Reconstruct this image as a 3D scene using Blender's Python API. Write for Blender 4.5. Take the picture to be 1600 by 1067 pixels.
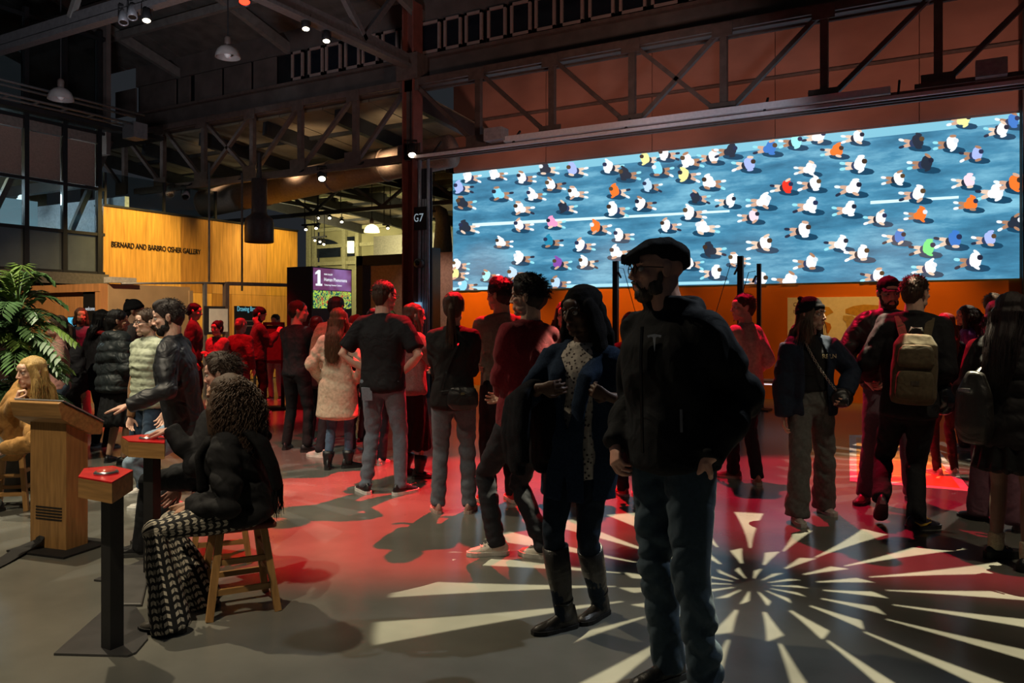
import bpy, math, random
import numpy as np
from mathutils import Vector, Matrix

for _o in list(bpy.data.objects):
    bpy.data.objects.remove(_o, do_unlink=True)
SC = bpy.context.scene
COL = SC.collection
R = math.radians

# ------------------------------------------------------------------ camera
F = 1244.0            # focal length in pixels of the 1600 x 1067 frame
HY = 500.0            # horizon row
CZ = 1.48             # camera height
YAW = R(29.4)         # optical axis is turned this far left of the big wall's normal
FW = np.array([-math.sin(YAW), math.cos(YAW), 0.0])
RT = np.array([math.cos(YAW), math.sin(YAW), 0.0])
UP = np.array([0, 0, 1.0])
CAM = np.array([0, 0, CZ])
cd = bpy.data.cameras.new('camera')
cd.sensor_width = 36.0
cd.lens = 36.0 * F / 1600
cd.shift_y = (HY - 533.5) / 1600.0
cd.clip_start = 0.05
cd.clip_end = 200
cam = bpy.data.objects.new('camera', cd)
cam.location = CAM
cam.rotation_euler = (R(90), 0, YAW)
COL.objects.link(cam)
SC.camera = cam

# ------------------------------------------------------------------ view and world
SC.view_settings.view_transform = 'Standard'
SC.view_settings.look = 'None'
SC.view_settings.gamma = 1.0
SC.view_settings.use_curve_mapping = False
SC.view_settings.exposure = 0.0
wd = bpy.data.worlds.new('hall_ambient')
SC.world = wd
wd.use_nodes = True
wd.node_tree.nodes['Background'].inputs[0].default_value = (0.75, 0.85, 1.0, 1)
wd.node_tree.nodes['Background'].inputs[1].default_value = 0.019


def cw(u, v, z):
    """right, forward, height as seen from the camera's foot -> world"""
    return RT * u + FW * v + UP * z


def ray(px, py):
    return FW + RT * ((px - 800) / F) + UP * ((HY - py) / F)


def atd(px, py, d):
    return CAM + ray(px, py) * d


def ground(px, py, z=0.0):
    r = ray(px, py)
    return CAM + r * ((z - CZ) / r[2])


def onY(px, py, Y):
    r = ray(px, py)
    return CAM + r * (Y / r[1])


def onX(px, py, X):
    r = ray(px, py)
    return CAM + r * (X / r[0])


# ------------------------------------------------------------------ lamps of the hall, with added fill lights
def spot(name, pos, target, energy, color, cone=60, blend=0.3, radius=0.06):
    l = bpy.data.lights.new(name, 'SPOT')
    l.energy = energy
    l.color = color
    l.spot_size = R(cone)
    l.spot_blend = blend
    l.shadow_soft_size = radius
    o = bpy.data.objects.new(name, l)
    o.location = pos
    d = Vector(target) - Vector(pos)
    o.rotation_euler = d.to_track_quat('-Z', 'Y').to_euler()
    COL.objects.link(o)
    return o


RED = (1.0, 0.012, 0.02)
WARM = (1.0, 0.84, 0.58)
# red theatre spots hung over the middle of the crowd
spot('red_spot', cw(0.2, 9.3, 6.1), cw(-0.62, 6.75, 0), 9500, RED, 35, 0.55, 0.035)
spot('red_spot', cw(-4.6, 11.2, 6.2), cw(-4.9, 12.4, 0.6), 3200, RED, 40, 0.3, 0.04)
spot('red_spot', cw(2.2, 9.0, 6.1), cw(3.0, 6.7, 0), 3600, (1.0, 0.012, 0.06), 38, 0.4, 0.04)
spot('red_spot', cw(-1.8, 7.2, 6.0), cw(-2.5, 10.0, 0.2), 1100, RED, 42, 0.4, 0.04)
# white house spots over the buttons and the lectern, with added fill spots among them
spot('house_or_fill_spot', cw(-4.1, 6.1, 6.2), cw(-2.3, 4.0, 0), 1150, WARM, 64, 0.7, 0.05)
spot('house_or_fill_spot', cw(-2.5, 1.2, 6.2), cw(-2.6, 4.9, 0.2), 800, WARM, 50, 0.8, 0.05)
spot('house_or_fill_spot', cw(-5.6, 5.2, 6.2), cw(-4.2, 7.2, 0.8), 1300, (1.0, 0.9, 0.66), 46, 0.6, 0.06)
spot('house_or_fill_spot', cw(-6.0, 9.0, 5.2), (-13.6, 9.2, 1.4), 2400, (1.0, 0.72, 0.40), 44, 0.7, 0.06)  # added fill that brightens the wooden kiosk
spot('house_or_fill_spot', cw(3.7, 4.5, 5.8), cw(0.80, 3.3, 0.9), 620, (0.86, 0.94, 1.0), 30, 0.9, 0.06)  # added cool fill for the flat-cap man's jeans and sleeve edge
spot('house_or_fill_spot', cw(3.9, 2.6, 6.0), cw(3.2, 5.2, 0.2), 330, WARM, 40, 0.9, 0.08)  # added warm fill for the people at the right edge
spot('house_or_fill_spot', cw(-3.4, 3.6, 6.2), cw(-1.7, 7.3, 0.7), 430, (1.0, 0.93, 0.80), 34, 0.7, 0.06)
spot('house_or_fill_spot', cw(2.4, 8.6, 3.4), onY(1120, 190, 12.2), 130, (0.9, 0.9, 1.0), 46, 0.8, 0.1)  # added low fill that brightens the pale track bar
# warm washers on the gallery wall, orange washers on the low wall under the picture
for yy, en in ((10.7, 620), (12.6, 360), (14.4, 460)):
    spot('wall_washer', (-13.2, yy, 4.7), (-15.3, yy + 0.15, 2.7), en, (1.0, 0.70, 0.24), 74, 0.8, 0.05)
for xx, en in ((-9.4, 620), (-6.2, 420), (-3.4, 140), (-1.0, 330), (2.0, 220)):
    spot('wall_washer', (xx, 13.7, 4.2), (xx, 15.4, 1.3), en, (1.0, 0.46, 0.06), 66, 0.8, 0.06)
# uplights behind the trusses: brown wall over the picture, tan boards of the aisle roof
for xx, en in ((-8.4, 60), (-5.2, 60), (-2.0, 70), (1.2, 80)):
    spot('truss_uplight', (xx, 13.2, 4.75), (xx, 15.4, 6.3), en, (1.0, 0.52, 0.40), 120, 0.9, 0.1)
for xx, en in ((-16.0, 40), (-13.2, 60), (-10.6, 50)):
    spot('truss_uplight', (xx, 13.1, 4.8), (xx, 16.0, 6.3), en, (1.0, 0.74, 0.46), 130, 0.9, 0.1)
spot('roof_fill_light', cw(-4.5, 7.5, 3.2), cw(-6.5, 11, 8.0), 620, (0.85, 0.88, 1.0), 120, 0.9, 0.3)  # added fill in mid-air, aimed up to brighten the roof
spot('roof_fill_light', cw(1.5, 8.5, 3.4), cw(0.0, 13, 6.8), 260, (1.0, 0.62, 0.5), 90, 0.9, 0.3)  # added upward fill for the column and clerestory


def gobo(name, pos, target, energy, color, cone, roll, rings, spokes, radius=0.012):
    """a pattern projector: a spot whose slide is a fan of wedges in rings"""
    o = spot(name, pos, target, energy, color, cone, 0.06, radius)
    o.rotation_euler.rotate_axis('Z', R(roll))
    l = o.data
    l.use_nodes = True
    nt = l.node_tree
    N, L = nt.nodes, nt.links
    em = [n for n in N if n.type == 'EMISSION'][0]
    tc = N.new('ShaderNodeTexCoord')
    sp = N.new('ShaderNodeSeparateXYZ')
    L.new(tc.outputs['Normal'], sp.inputs[0])

    def m(op, a, b=None):
        n = N.new('ShaderNodeMath')
        n.operation = op
        for i, q in enumerate((a, b)):
            if q is None:
                continue
            if isinstance(q, (int, float)):
                n.inputs[i].default_value = q
            else:
                L.new(q, n.inputs[i])
        return n.outputs[0]
    az = m('ABSOLUTE', sp.outputs[2])
    x = m('DIVIDE', sp.outputs[0], az)
    y = m('DIVIDE', sp.outputs[1], az)
    r = m('SQRT', m('ADD', m('MULTIPLY', x, x), m('MULTIPLY', y, y)))
    th = m('ARCTAN2', y, x)
    t = math.tan(R(cone / 2))
    rn = m('DIVIDE', r, t)                       # 0 at the axis, 1 at the rim
    total = None
    for (r0, r1, ns, ph, w0, w1) in rings:
        a = m('FRACT', m('ADD', m('MULTIPLY', th, ns / (2 * math.pi)), ph + 8.0))
        tri = m('ABSOLUTE', m('SUBTRACT', a, 0.5))          # 0 mid wedge .. .5
        f = m('DIVIDE', m('SUBTRACT', rn, r0), r1 - r0)
        wid = m('ADD', m('MULTIPLY', f, w1 - w0), w0)
        on = m('LESS_THAN', tri, wid)
        on = m('MULTIPLY', on, m('GREATER_THAN', rn, r0))
        # ragged outer edge: wedge ends are cut slanted
        on = m('MULTIPLY', on, m('LESS_THAN', m('ADD', rn, m('MULTIPLY', a, 0.10)), r1))
        total = on if total is None else m('ADD', total, on)
    L.new(m('MULTIPLY', total, 1.0), em.inputs['Strength'])
    return o


gobo('pattern_projector', cw(3.1, 6.9, 6.1), cw(1.34, 4.45, 0), 8200, (1.0, 0.90, 0.60), 29.5, 14,
     [(0.06, 0.20, 14, 0.0, 0.08, 0.20), (0.21, 0.42, 18, 0.2, 0.06, 0.22), (0.40, 1.06, 21, 0.3, 0.03, 0.25)], 16)
gobo('pattern_projector', cw(-2.2, 10.6, 6.2), cw(-2.7, 7.3, 0), 700, (1.0, 0.95, 0.8), 34, 40,
     [(0.1, 0.5, 16, 0.2, 0.1, 0.25), (0.5, 1.0, 30, 0.1, 0.08, 0.25)], 16)
gobo('pattern_projector', cw(6.2, 10.5, 6.2), cw(4.9, 7.6, 0), 1300, (1.0, 0.9, 0.75), 36, 20,
     [(0.1, 0.5, 16, 0.2, 0.1, 0.25), (0.5, 1.0, 34, 0.1, 0.08, 0.25)], 16)

# ------------------------------------------------------------------ materials
MATS = {}


def mat(name, col, rough=0.75, kind='noise', scale=18.0, var=0.25, bump=0.0, bscale=None, metal=0.0,
        emit=None, estr=1.0, spec=0.35, sheen=0.0, attr=None, stretch=None, wrinkle=0.0):
    if name in MATS:
        return MATS[name]
    m = bpy.data.materials.new(name)
    m.use_nodes = True
    nt = m.node_tree
    N, L = nt.nodes, nt.links
    b = N['Principled BSDF']
    b.inputs['Roughness'].default_value = rough
    b.inputs['Metallic'].default_value = metal
    b.inputs['Specular IOR Level'].default_value = spec
    if sheen and sum(col) > 0.12:
        b.inputs['Sheen Weight'].default_value = sheen
        b.inputs['Sheen Roughness'].default_value = 0.5
    tc = N.new('ShaderNodeTexCoord')
    vec = tc.outputs['Object']
    if stretch:
        mp = N.new('ShaderNodeMapping')
        mp.inputs['Scale'].default_value = stretch
        L.new(vec, mp.inputs[0])
        vec = mp.outputs[0]
    no = N.new('ShaderNodeTexNoise')
    no.inputs['Scale'].default_value = scale
    no.inputs['Detail'].default_value = 5
    L.new(vec, no.inputs['Vector'])
    mx = N.new('ShaderNodeMix')
    mx.data_type = 'RGBA'
    mx.blend_type = 'MULTIPLY'
    mx.inputs['Factor'].default_value = 1.0
    cr = N.new('ShaderNodeValToRGB')
    cr.color_ramp.elements[0].position = 0.3
    cr.color_ramp.elements[1].position = 0.7
    lo, hi = 1 - var, 1 + var * 0.35
    cr.color_ramp.elements[0].color = (lo, lo, lo, 1)
    cr.color_ramp.elements[1].color = (hi, hi, hi, 1)
    L.new(no.outputs[0], cr.inputs[0])
    if attr:
        at = N.new('ShaderNodeAttribute')
        at.attribute_name = attr
        L.new(at.outputs['Color'], mx.inputs[6])
    else:
        mx.inputs[6].default_value = (*col, 1)
    L.new(cr.outputs[0], mx.inputs[7])
    L.new(mx.outputs[2], b.inputs['Base Color'])
    if bump:
        n2 = N.new('ShaderNodeTexNoise')
        n2.inputs['Scale'].default_value = bscale or scale * 6
        n2.inputs['Detail'].default_value = 4
        L.new(vec, n2.inputs['Vector'])
        bp = N.new('ShaderNodeBump')
        bp.inputs['Strength'].default_value = bump
        bp.inputs['Distance'].default_value = 0.01
        L.new(n2.outputs[0], bp.inputs['Height'])
        L.new(bp.outputs[0], b.inputs['Normal'])
        if wrinkle:
            n3 = N.new('ShaderNodeTexNoise')
            n3.inputs['Scale'].default_value = 7.0
            n3.inputs['Detail'].default_value = 1.5
            n3.inputs['Distortion'].default_value = 1.6
            L.new(tc.outputs['Object'], n3.inputs['Vector'])
            b3 = N.new('ShaderNodeBump')
            b3.inputs['Strength'].default_value = wrinkle
            b3.inputs['Distance'].default_value = 0.05
            L.new(n3.outputs[0], b3.inputs['Height'])
            L.new(b3.outputs[0], bp.inputs['Normal'])
    if emit is not None:
        b.inputs['Emission Color'].default_value = (*emit, 1)
        b.inputs['Emission Strength'].default_value = estr
    MATS[name] = m
    return m


def emissive(name, col, s=1.0):
    if name in MATS:
        return MATS[name]
    m = mat(name, (0.02, 0.02, 0.02), 0.5, emit=col, estr=s)
    return m


def attr_emit(name, s=1.0):
    """light that leaves the wall where the projector paints it: colour from the picture's own attribute"""
    if name in MATS:
        return MATS[name]
    m = bpy.data.materials.new(name)
    m.use_nodes = True
    N, L = m.node_tree.nodes, m.node_tree.links
    b = N['Principled BSDF']
    b.inputs['Base Color'].default_value = (0.05, 0.05, 0.05, 1)
    b.inputs['Roughness'].default_value = 0.8
    at = N.new('ShaderNodeAttribute')
    at.attribute_name = 'Col'
    L.new(at.outputs['Color'], b.inputs['Emission Color'])
    b.inputs['Emission Strength'].default_value = s
    MATS[name] = m
    return m


def glass_mat():
    if 'pane_glass' in MATS:
        return MATS['pane_glass']
    m = bpy.data.materials.new('pane_glass')
    m.use_nodes = True
    nt = m.node_tree
    N, L = nt.nodes, nt.links
    N.remove(N['Principled BSDF'])
    tr = N.new('ShaderNodeBsdfTransparent')
    tr.inputs[0].default_value = (0.62, 0.68, 0.68, 1)
    gl = N.new('ShaderNodeBsdfGlossy')
    gl.inputs['Roughness'].default_value = 0.06
    mx = N.new('ShaderNodeMixShader')
    fr = N.new('ShaderNodeFresnel')
    fr.inputs[0].default_value = 1.45
    L.new(fr.outputs[0], mx.inputs[0])
    L.new(tr.outputs[0], mx.inputs[1])
    L.new(gl.outputs[0], mx.inputs[2])
    L.new(mx.outputs[0], N['Material Output'].inputs[0])
    MATS['pane_glass'] = m
    return m


# ------------------------------------------------------------------ mesh helpers
class MB:
    """collects shapes, then becomes one mesh object"""

    def __init__(s):
        s.v = []
        s.f = []
        s.n = 0
        s.c = []

    def add(s, v, f, col=None):
        v = np.asarray(v, float)
        s.v.append(v)
        o = s.n
        s.f.extend([tuple(i + o for i in q) for q in f])
        s.n += len(v)
        s.c.append(np.tile(np.array(col if col is not None else (1, 1, 1), float), (len(v), 1)))
        return s

    def box(s, c, size, M=None, col=None):
        x, y, z = [q / 2 for q in size]
        v = np.array([[-x, -y, -z], [x, -y, -z], [x, y, -z], [-x, y, -z], [-x, -y, z], [x, -y, z], [x, y, z], [-x, y, z]])
        if M is not None:
            v = v @ np.array(M).T
        return s.add(v + np.array(c, float), [(0, 3, 2, 1), (4, 5, 6, 7), (0, 1, 5, 4), (1, 2, 6, 5), (2, 3, 7, 6), (3, 0, 4, 7)], col)

    def bar(s, a, b, w, h, up=(0, 0, 1), col=None):
        a, b = np.array(a, float), np.array(b, float)
        t = b - a
        L = np.linalg.norm(t)
        t /= L
        up = np.array(up, float)
        if abs(t @ up) > 0.98:
            up = np.array([1.0, 0, 0])
        u = np.cross(t, up)
        u /= np.linalg.norm(u)
        w2 = np.cross(t, u)
        M = np.stack([t, u, w2], 1)
        return s.box((a + b) / 2, (L, w, h), M, col)

    def loft(s, cs, rx, ry=None, side=(1, 0, 0), n=14, dome=0.5, p=2.0, col=None):
        cs = np.array(cs, float)
        k = len(cs)
        rx = np.broadcast_to(np.array(rx, float), (k,))
        ry = rx if ry is None else np.broadcast_to(np.array(ry, float), (k,))
        side = np.array(side, float)
        if side.ndim == 1:
            side = np.tile(side, (k, 1))
        tg = np.gradient(cs, axis=0)
        tg /= np.linalg.norm(tg, axis=1)[:, None] + 1e-9
        cs2, rx2, ry2, tg2, sd2 = list(cs), list(rx), list(ry), list(tg), list(side)
        if dome:
            for fr, sc in ((0.6, 0.8), (0.95, 0.4)):
                pass
            e0 = [(cs[0] - tg[0] * min(rx[0], ry[0]) * dome * q, rx[0] * w, ry[0] * w, tg[0], side[0]) for q, w in ((1.0, 0.25), (0.6, 0.78))]
            e1 = [(cs[-1] + tg[-1] * min(rx[-1], ry[-1]) * dome * q, rx[-1] * w, ry[-1] * w, tg[-1], side[-1]) for q, w in ((0.6, 0.78), (1.0, 0.25))]
            al = e0 + list(zip(cs, rx, ry, tg, side)) + e1
            cs2, rx2, ry2, tg2, sd2 = zip(*al)
        a = np.arange(n) * 2 * math.pi / n
        ca, sa = np.cos(a), np.sin(a)
        if p != 2.0:
            ca = np.sign(ca) * np.abs(ca) ** (2 / p)
            sa = np.sign(sa) * np.abs(sa) ** (2 / p)
        vs = []
        for c, x, y, t, sd in zip(cs2, rx2, ry2, tg2, sd2):
            u = sd - t * (sd @ t)
            nu = np.linalg.norm(u)
            if nu < 1e-4:
                q = np.array([0, 1.0, 0]) if abs(t[1]) < 0.9 else np.array([1.0, 0, 0])
                u = q - t * (q @ t)
                nu = np.linalg.norm(u)
            u = u / nu
            w = np.cross(t, u)
            vs.append(c + np.outer(ca * x, u) + np.outer(sa * y, w))
        m = len(vs)
        f = []
        for i in range(m - 1):
            for j in range(n):
                j2 = (j + 1) % n
                f.append((i * n + j, i * n + j2, (i + 1) * n + j2, (i + 1) * n + j))
        f.append(tuple(range(n - 1, -1, -1)))
        f.append(tuple((m - 1) * n + j for j in range(n)))
        return s.add(np.concatenate(vs), f, col)

    def tube(s, pts, r, n=8, dome=0.0, col=None):
        return s.loft(pts, r, None, (1, 0, 0.01), n, dome, 2.0, col)

    def cyl(s, a, b, r, r2=None, n=16, col=None):
        return s.loft([a, b], [r, r if r2 is None else r2], None, (1, 0, 0), n, 0, 2.0, col)

    def ell(s, c, r, M=None, nu=14, nv=9, col=None):
        c = np.array(c, float)
        r = np.broadcast_to(np.array(r, float), (3,))
        v = [[0, 0, -1]]
        for i in range(1, nv):
            ph = -math.pi / 2 + math.pi * i / nv
            for j in range(nu):
                th = 2 * math.pi * j / nu
                v.append([math.cos(ph) * math.cos(th), math.cos(ph) * math.sin(th), math.sin(ph)])
        v.append([0, 0, 1])
        v = np.array(v) * r
        if M is not None:
            v = v @ np.array(M).T
        f = []
        for j in range(nu):
            f.append((0, 1 + (j + 1) % nu, 1 + j))
        for i in range(nv - 2):
            for j in range(nu):
                a = 1 + i * nu + j
                b = 1 + i * nu + (j + 1) % nu
                f.append((a, b, b + nu, a + nu))
        t = 1 + (nv - 1) * nu
        for j in range(nu):
            f.append((t, t - nu + j, t - nu + (j + 1) % nu))
        return s.add(v + c, f, col)

    def ribbon(s, pts, width, thick, normals, col=None):
        """flat band: follows pts, lies square to the normals"""
        pts = np.array(pts, float)
        k = len(pts)
        nm = np.array(normals, float)
        if nm.ndim == 1:
            nm = np.tile(nm, (k, 1))
        width = np.broadcast_to(np.array(width, float), (k,))
        tg = np.gradient(pts, axis=0)
        tg /= np.linalg.norm(tg, axis=1)[:, None] + 1e-9
        vs = []
        for q, w, t, n0 in zip(pts, width, tg, nm):
            n1 = n0 - t * (n0 @ t)
            n1 /= np.linalg.norm(n1) + 1e-9
            u = np.cross(t, n1)
            for a, b in ((-1, -1), (1, -1), (1, 1), (-1, 1)):
                vs.append(q + u * w / 2 * a + n1 * thick / 2 * b)
        f = []
        for i in range(k - 1):
            for j in range(4):
                j2 = (j + 1) % 4
                f.append((i * 4 + j, i * 4 + j2, i * 4 + 4 + j2, i * 4 + 4 + j))
        f.append((3, 2, 1, 0))
        f.append(tuple(4 * (k - 1) + j for j in range(4)))
        return s.add(vs, f, col)

    def prism(s, outline, thick, origin, ux, uy, col=None):
        """flat outline (2-D) extruded along ux x uy"""
        ux, uy = np.array(ux, float), np.array(uy, float)
        nz = np.cross(ux, uy)
        o = np.array(origin, float)
        k = len(outline)
        v = [o + ux * a + uy * b for a, b in outline] + [o + ux * a + uy * b + nz * thick for a, b in outline]
        f = [tuple(range(k - 1, -1, -1)), tuple(range(k, 2 * k))]
        for i in range(k):
            j = (i + 1) % k
            f.append((i, j, k + j, k + i))
        return s.add(v, f, col)

    def arrays(s):
        return np.concatenate(s.v), s.f, np.concatenate(s.c)

    def mesh(s, name, smooth=False, colors=False):
        v, f, c = s.arrays()
        me = bpy.data.meshes.new(name)
        me.from_pydata(v.tolist(), [], f)
        if colors:
            a = me.color_attributes.new('Col', 'FLOAT_COLOR', 'POINT')
            a.data.foreach_set('color', np.concatenate([c, np.ones((len(c), 1))], 1).ravel())
        if smooth:
            me.polygons.foreach_set('use_smooth', [True] * len(me.polygons))
        me.update()
        return me

    def obj(s, name, material, parent=None, smooth=False, colors=False, loc=None):
        me = s.mesh(name, smooth, colors)
        me.materials.append(material)
        o = bpy.data.objects.new(name, me)
        COL.objects.link(o)
        if parent is not None:
            o.parent = parent
        if loc is not None:
            o.location = loc
        return o


def tag(o, label=None, cat=None, group=None, kind=None):
    if label:
        o['label'] = label
    if cat:
        o['category'] = cat
    if group:
        o['group'] = group
    if kind:
        o['kind'] = kind
    return o


def empty(name, loc=(0, 0, 0), rz=0.0):
    o = bpy.data.objects.new(name, None)
    o.empty_display_size = 0.1
    o.location = loc
    o.rotation_euler = (0, 0, rz)
    COL.objects.link(o)
    return o


def copy_of(src, parent=None, loc=None, rot=None):
    o = src.copy()
    COL.objects.link(o)
    o.parent = parent
    if loc is not None:
        o.location = loc
    if rot is not None:
        o.rotation_euler = rot
    return o


def bevel(o, w=0.01, seg=2):
    m = o.modifiers.new('bevel', 'BEVEL')
    m.width = w
    m.segments = seg
    m.limit_method = 'ANGLE'
    return o


TEXTS = []


def text(body, size, origin, ux, uy, material, parent, depth=0.002, width=None, name='lettering', align='LEFT'):
    """raised lettering lying in the plane of ux, uy (in the parent's space); widened or narrowed to width"""
    cu = bpy.data.curves.new(name, 'FONT')
    cu.body = body
    cu.size = size
    cu.extrude = depth / 2
    cu.align_x = align
    o = bpy.data.objects.new(name, cu)
    COL.objects.link(o)
    ux, uy = Vector(ux).normalized(), Vector(uy).normalized()
    M = Matrix((ux, uy, ux.cross(uy))).transposed().to_4x4()
    M.translation = Vector(origin)
    TEXTS.append((o, M, material, parent, width, name))
    return o


def finish_texts():
    if not TEXTS:
        return
    dg = bpy.context.evaluated_depsgraph_get()
    for o, M, m, parent, width, name in TEXTS:
        me = bpy.data.meshes.new_from_object(o.evaluated_get(dg))
        if width:
            xs = [v.co.x for v in me.vertices]
            k = width / max(1e-6, max(xs) - min(xs))
            x0 = min(xs)
            for v in me.vertices:
                v.co.x = (v.co.x - x0) * k
        me.materials.clear()
        me.materials.append(m)
        q = bpy.data.objects.new(name, me)
        COL.objects.link(q)
        q.parent = parent
        q.matrix_local = M
    for t in TEXTS:
        cu = t[0].data
        bpy.data.objects.remove(t[0], do_unlink=True)
        bpy.data.curves.remove(cu)
    TEXTS.clear()

# ================================================================== THE SETTING
WY = 15.4      # the big orange wall
TY = 12.5      # row of columns and trusses
GX = -15.3     # gallery wall and glazed front


def concrete_floor():
    m = mat('polished_concrete', (0.150, 0.147, 0.128), 0.26, scale=1.3, var=0.35, bump=0.02, bscale=9, spec=0.45)
    nt = m.node_tree
    N, L = nt.nodes, nt.links
    n = N.new('ShaderNodeTexNoise')
    n.inputs['Scale'].default_value = 2.2
    n.inputs['Detail'].default_value = 6
    mr = N.new('ShaderNodeMapRange')
    mr.inputs['From Min'].default_value = 0.3
    mr.inputs['From Max'].default_value = 0.7
    mr.inputs['To Min'].default_value = 0.17
    mr.inputs['To Max'].default_value = 0.34
    L.new(n.outputs[0], mr.inputs[0])
    L.new(mr.outputs[0], N['Principled BSDF'].inputs['Roughness'])
    return m


M_STEEL = mat('painted_steel', (0.12, 0.085, 0.072), 0.55, scale=8, var=0.3, spec=0.4)
M_STEELB = mat('dark_steel', (0.022, 0.021, 0.022), 0.5, scale=8, var=0.3, spec=0.4)
M_GREY = mat('grey_galvanised', (0.17, 0.17, 0.17), 0.45, scale=20, var=0.2, metal=0.5)
M_ROOF = mat('dark_roof_board', (0.105, 0.095, 0.085), 0.85, scale=3, var=0.4)
M_TAN = mat('tan_roof_board', (0.20, 0.155, 0.10), 0.85, scale=2, var=0.3)
M_WOOD = mat('golden_plywood', (0.62, 0.36, 0.12), 0.45, scale=3.0, var=0.32, stretch=(6, 6, 0.7), spec=0.3)
M_OAK = mat('honey_oak', (0.42, 0.22, 0.075), 0.42, scale=5.0, var=0.35, stretch=(9, 9, 0.8), spec=0.4)
M_OAKH = mat('honey_oak_lying', (0.42, 0.22, 0.075), 0.42, scale=5.0, var=0.35, stretch=(0.8, 9, 9), spec=0.4)
M_BLACK = mat('matt_black', (0.012, 0.012, 0.013), 0.6, scale=10, var=0.3)
M_BLACKG = mat('black_gloss', (0.012, 0.012, 0.013), 0.25, scale=10, var=0.2)
M_WHITE = mat('white_paint', (0.75, 0.75, 0.72), 0.5, scale=10, var=0.1)
M_ORANGE = mat('orange_wall_paint', (0.66, 0.17, 0.012), 0.7, scale=1.5, var=0.15)
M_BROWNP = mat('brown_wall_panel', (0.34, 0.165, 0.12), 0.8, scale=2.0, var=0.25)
M_OLIVE = mat('olive_wall_paint', (0.23, 0.21, 0.11), 0.8, scale=2, var=0.2)
M_GLASS = glass_mat()
M_LAMP = emissive('lamp_lens', (1.0, 0.88, 0.62), 9.0)

fl = MB().box((-6, 17, -0.1), (56, 50, 0.2)).obj('floor', concrete_floor())
tag(fl, kind='structure')

# ---- big wall with cladding above the picture
w = empty('wall_back', (0, WY, 0))
tag(w, kind='structure')
XL = onY(706.5, 400, WY)[0]
XR = 4.2
MB().box(((XL + XR) / 2, 0.15, 1.085), (XR - XL, 0.30, 2.17)).obj('painted_dado', M_ORANGE, w)
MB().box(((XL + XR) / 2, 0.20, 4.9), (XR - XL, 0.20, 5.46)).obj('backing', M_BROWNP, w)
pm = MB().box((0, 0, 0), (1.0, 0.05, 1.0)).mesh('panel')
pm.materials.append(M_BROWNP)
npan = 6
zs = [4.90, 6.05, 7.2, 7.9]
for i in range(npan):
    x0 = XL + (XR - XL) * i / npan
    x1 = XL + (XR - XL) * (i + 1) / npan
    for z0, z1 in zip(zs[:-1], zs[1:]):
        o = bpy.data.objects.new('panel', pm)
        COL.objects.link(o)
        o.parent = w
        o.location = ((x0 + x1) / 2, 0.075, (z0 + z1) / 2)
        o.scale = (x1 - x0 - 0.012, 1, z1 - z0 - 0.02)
MB().bar((XL, 0.02, 6.02), (XR, 0.02, 6.02), 0.05, 0.05).obj('rail', M_STEEL, w)
# pier at the far right end of the picture
xp = onY(1594, 300, WY - 0.1)[0]
MB().box((xp + 0.2, -0.12, 3.8), (0.34, 0.24, 7.6)).obj('pier', M_STEELB, w)

# ---- clerestory band over the trusses
cl = empty('wall_clerestory', (0, TY, 0))
tag(cl, kind='structure')
XC0, XC1 = -18.0, 6.5
M_CLER = mat('clerestory_board', (0.11, 0.085, 0.075), 0.85, scale=3, var=0.3)
MB().box(((XC0 + XC1) / 2, 0.28, 6.30), (XC1 - XC0, 0.06, 0.66)).obj('spandrel', M_CLER, cl)
MB().box(((XC0 + XC1) / 2, 0.28, 7.62), (XC1 - XC0, 0.06, 0.62)).obj('head_band', M_CLER, cl)
MB().box(((XC0 + XC1) / 2, 0.34, 6.95), (XC1 - XC0, 0.03, 0.80)).obj('recess', M_BLACK, cl)
MB().bar((XC0, 0.15, 6.06), (XC1, 0.15, 6.06), 0.22, 0.12).obj('ledge', M_STEEL, cl)
MB().bar((XC0, 0.20, 6.60), (XC1, 0.20, 6.60), 0.14, 0.06).obj('sill', M_STEEL, cl)
# louvred dark panels in the left stretch
for a, b in ((168, 200), (206, 262), (266, 285), (292, 334), (338, 380), (384, 420)):
    x0, x1 = onY(a, 130, TY)[0], onY(b, 130, TY)[0]
    pb = MB().box(((x0 + x1) / 2, 0.23, 6.95), (x1 - x0, 0.04, 0.66)).obj('panel', M_CLER, cl)
    bevel(pb, 0.01)

M_FRAME = mat('window_frame_paint', (0.30, 0.225, 0.20), 0.6, scale=10, var=0.15)
M_NIGHT = mat('night_glass', (0.010, 0.013, 0.020), 0.12, scale=3, var=0.3)
wpx = [(456, 474), (482, 505), (509, 533), (539, 562), (566, 591), (597, 622), (627, 634),
       (662, 688), (694, 721), (727, 754), (762, 791), (798, 830), (836, 868), (876, 912), (920, 960), (968, 1010), (1018, 1064), (1072, 1120)]
for i, (a, b) in enumerate(wpx):
    y = 0
    x0 = onY(a, 100, TY + 0.2)[0]
    if b == 634:
        b = 650
    if a == 662:
        a = 655
        x0 = onY(a, 100, TY + 0.2)[0]
    x1 = onY(b, 100, TY + 0.2)[0]
    wn = empty('window_%d' % (i + 1), ((x0 + x1) / 2, TY + 0.2, 6.66))
    tag(wn, kind='structure')
    W = (x1 - x0) / 2
    Hh = 0.62
    MB().box((0, 0, 0.03), (2 * W, 0.05, 0.06)).box((0, 0, Hh - 0.025), (2 * W, 0.05, 0.05)).box((-W + 0.025, 0, Hh / 2), (0.05, 0.05, Hh)).box((W - 0.025, 0, Hh / 2), (0.05, 0.05, Hh)).obj('window_frame', M_FRAME, wn)
    MB().box((0, 0.02, Hh / 2), (2 * W - 0.1, 0.01, Hh - 0.1)).obj('pane', M_NIGHT, wn)

# ---- nave roof: slopes up from the clerestory towards the camera, with purlins and rafters
rf = empty('ceiling', (0, TY, 7.5))
tag(rf, kind='structure')


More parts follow.
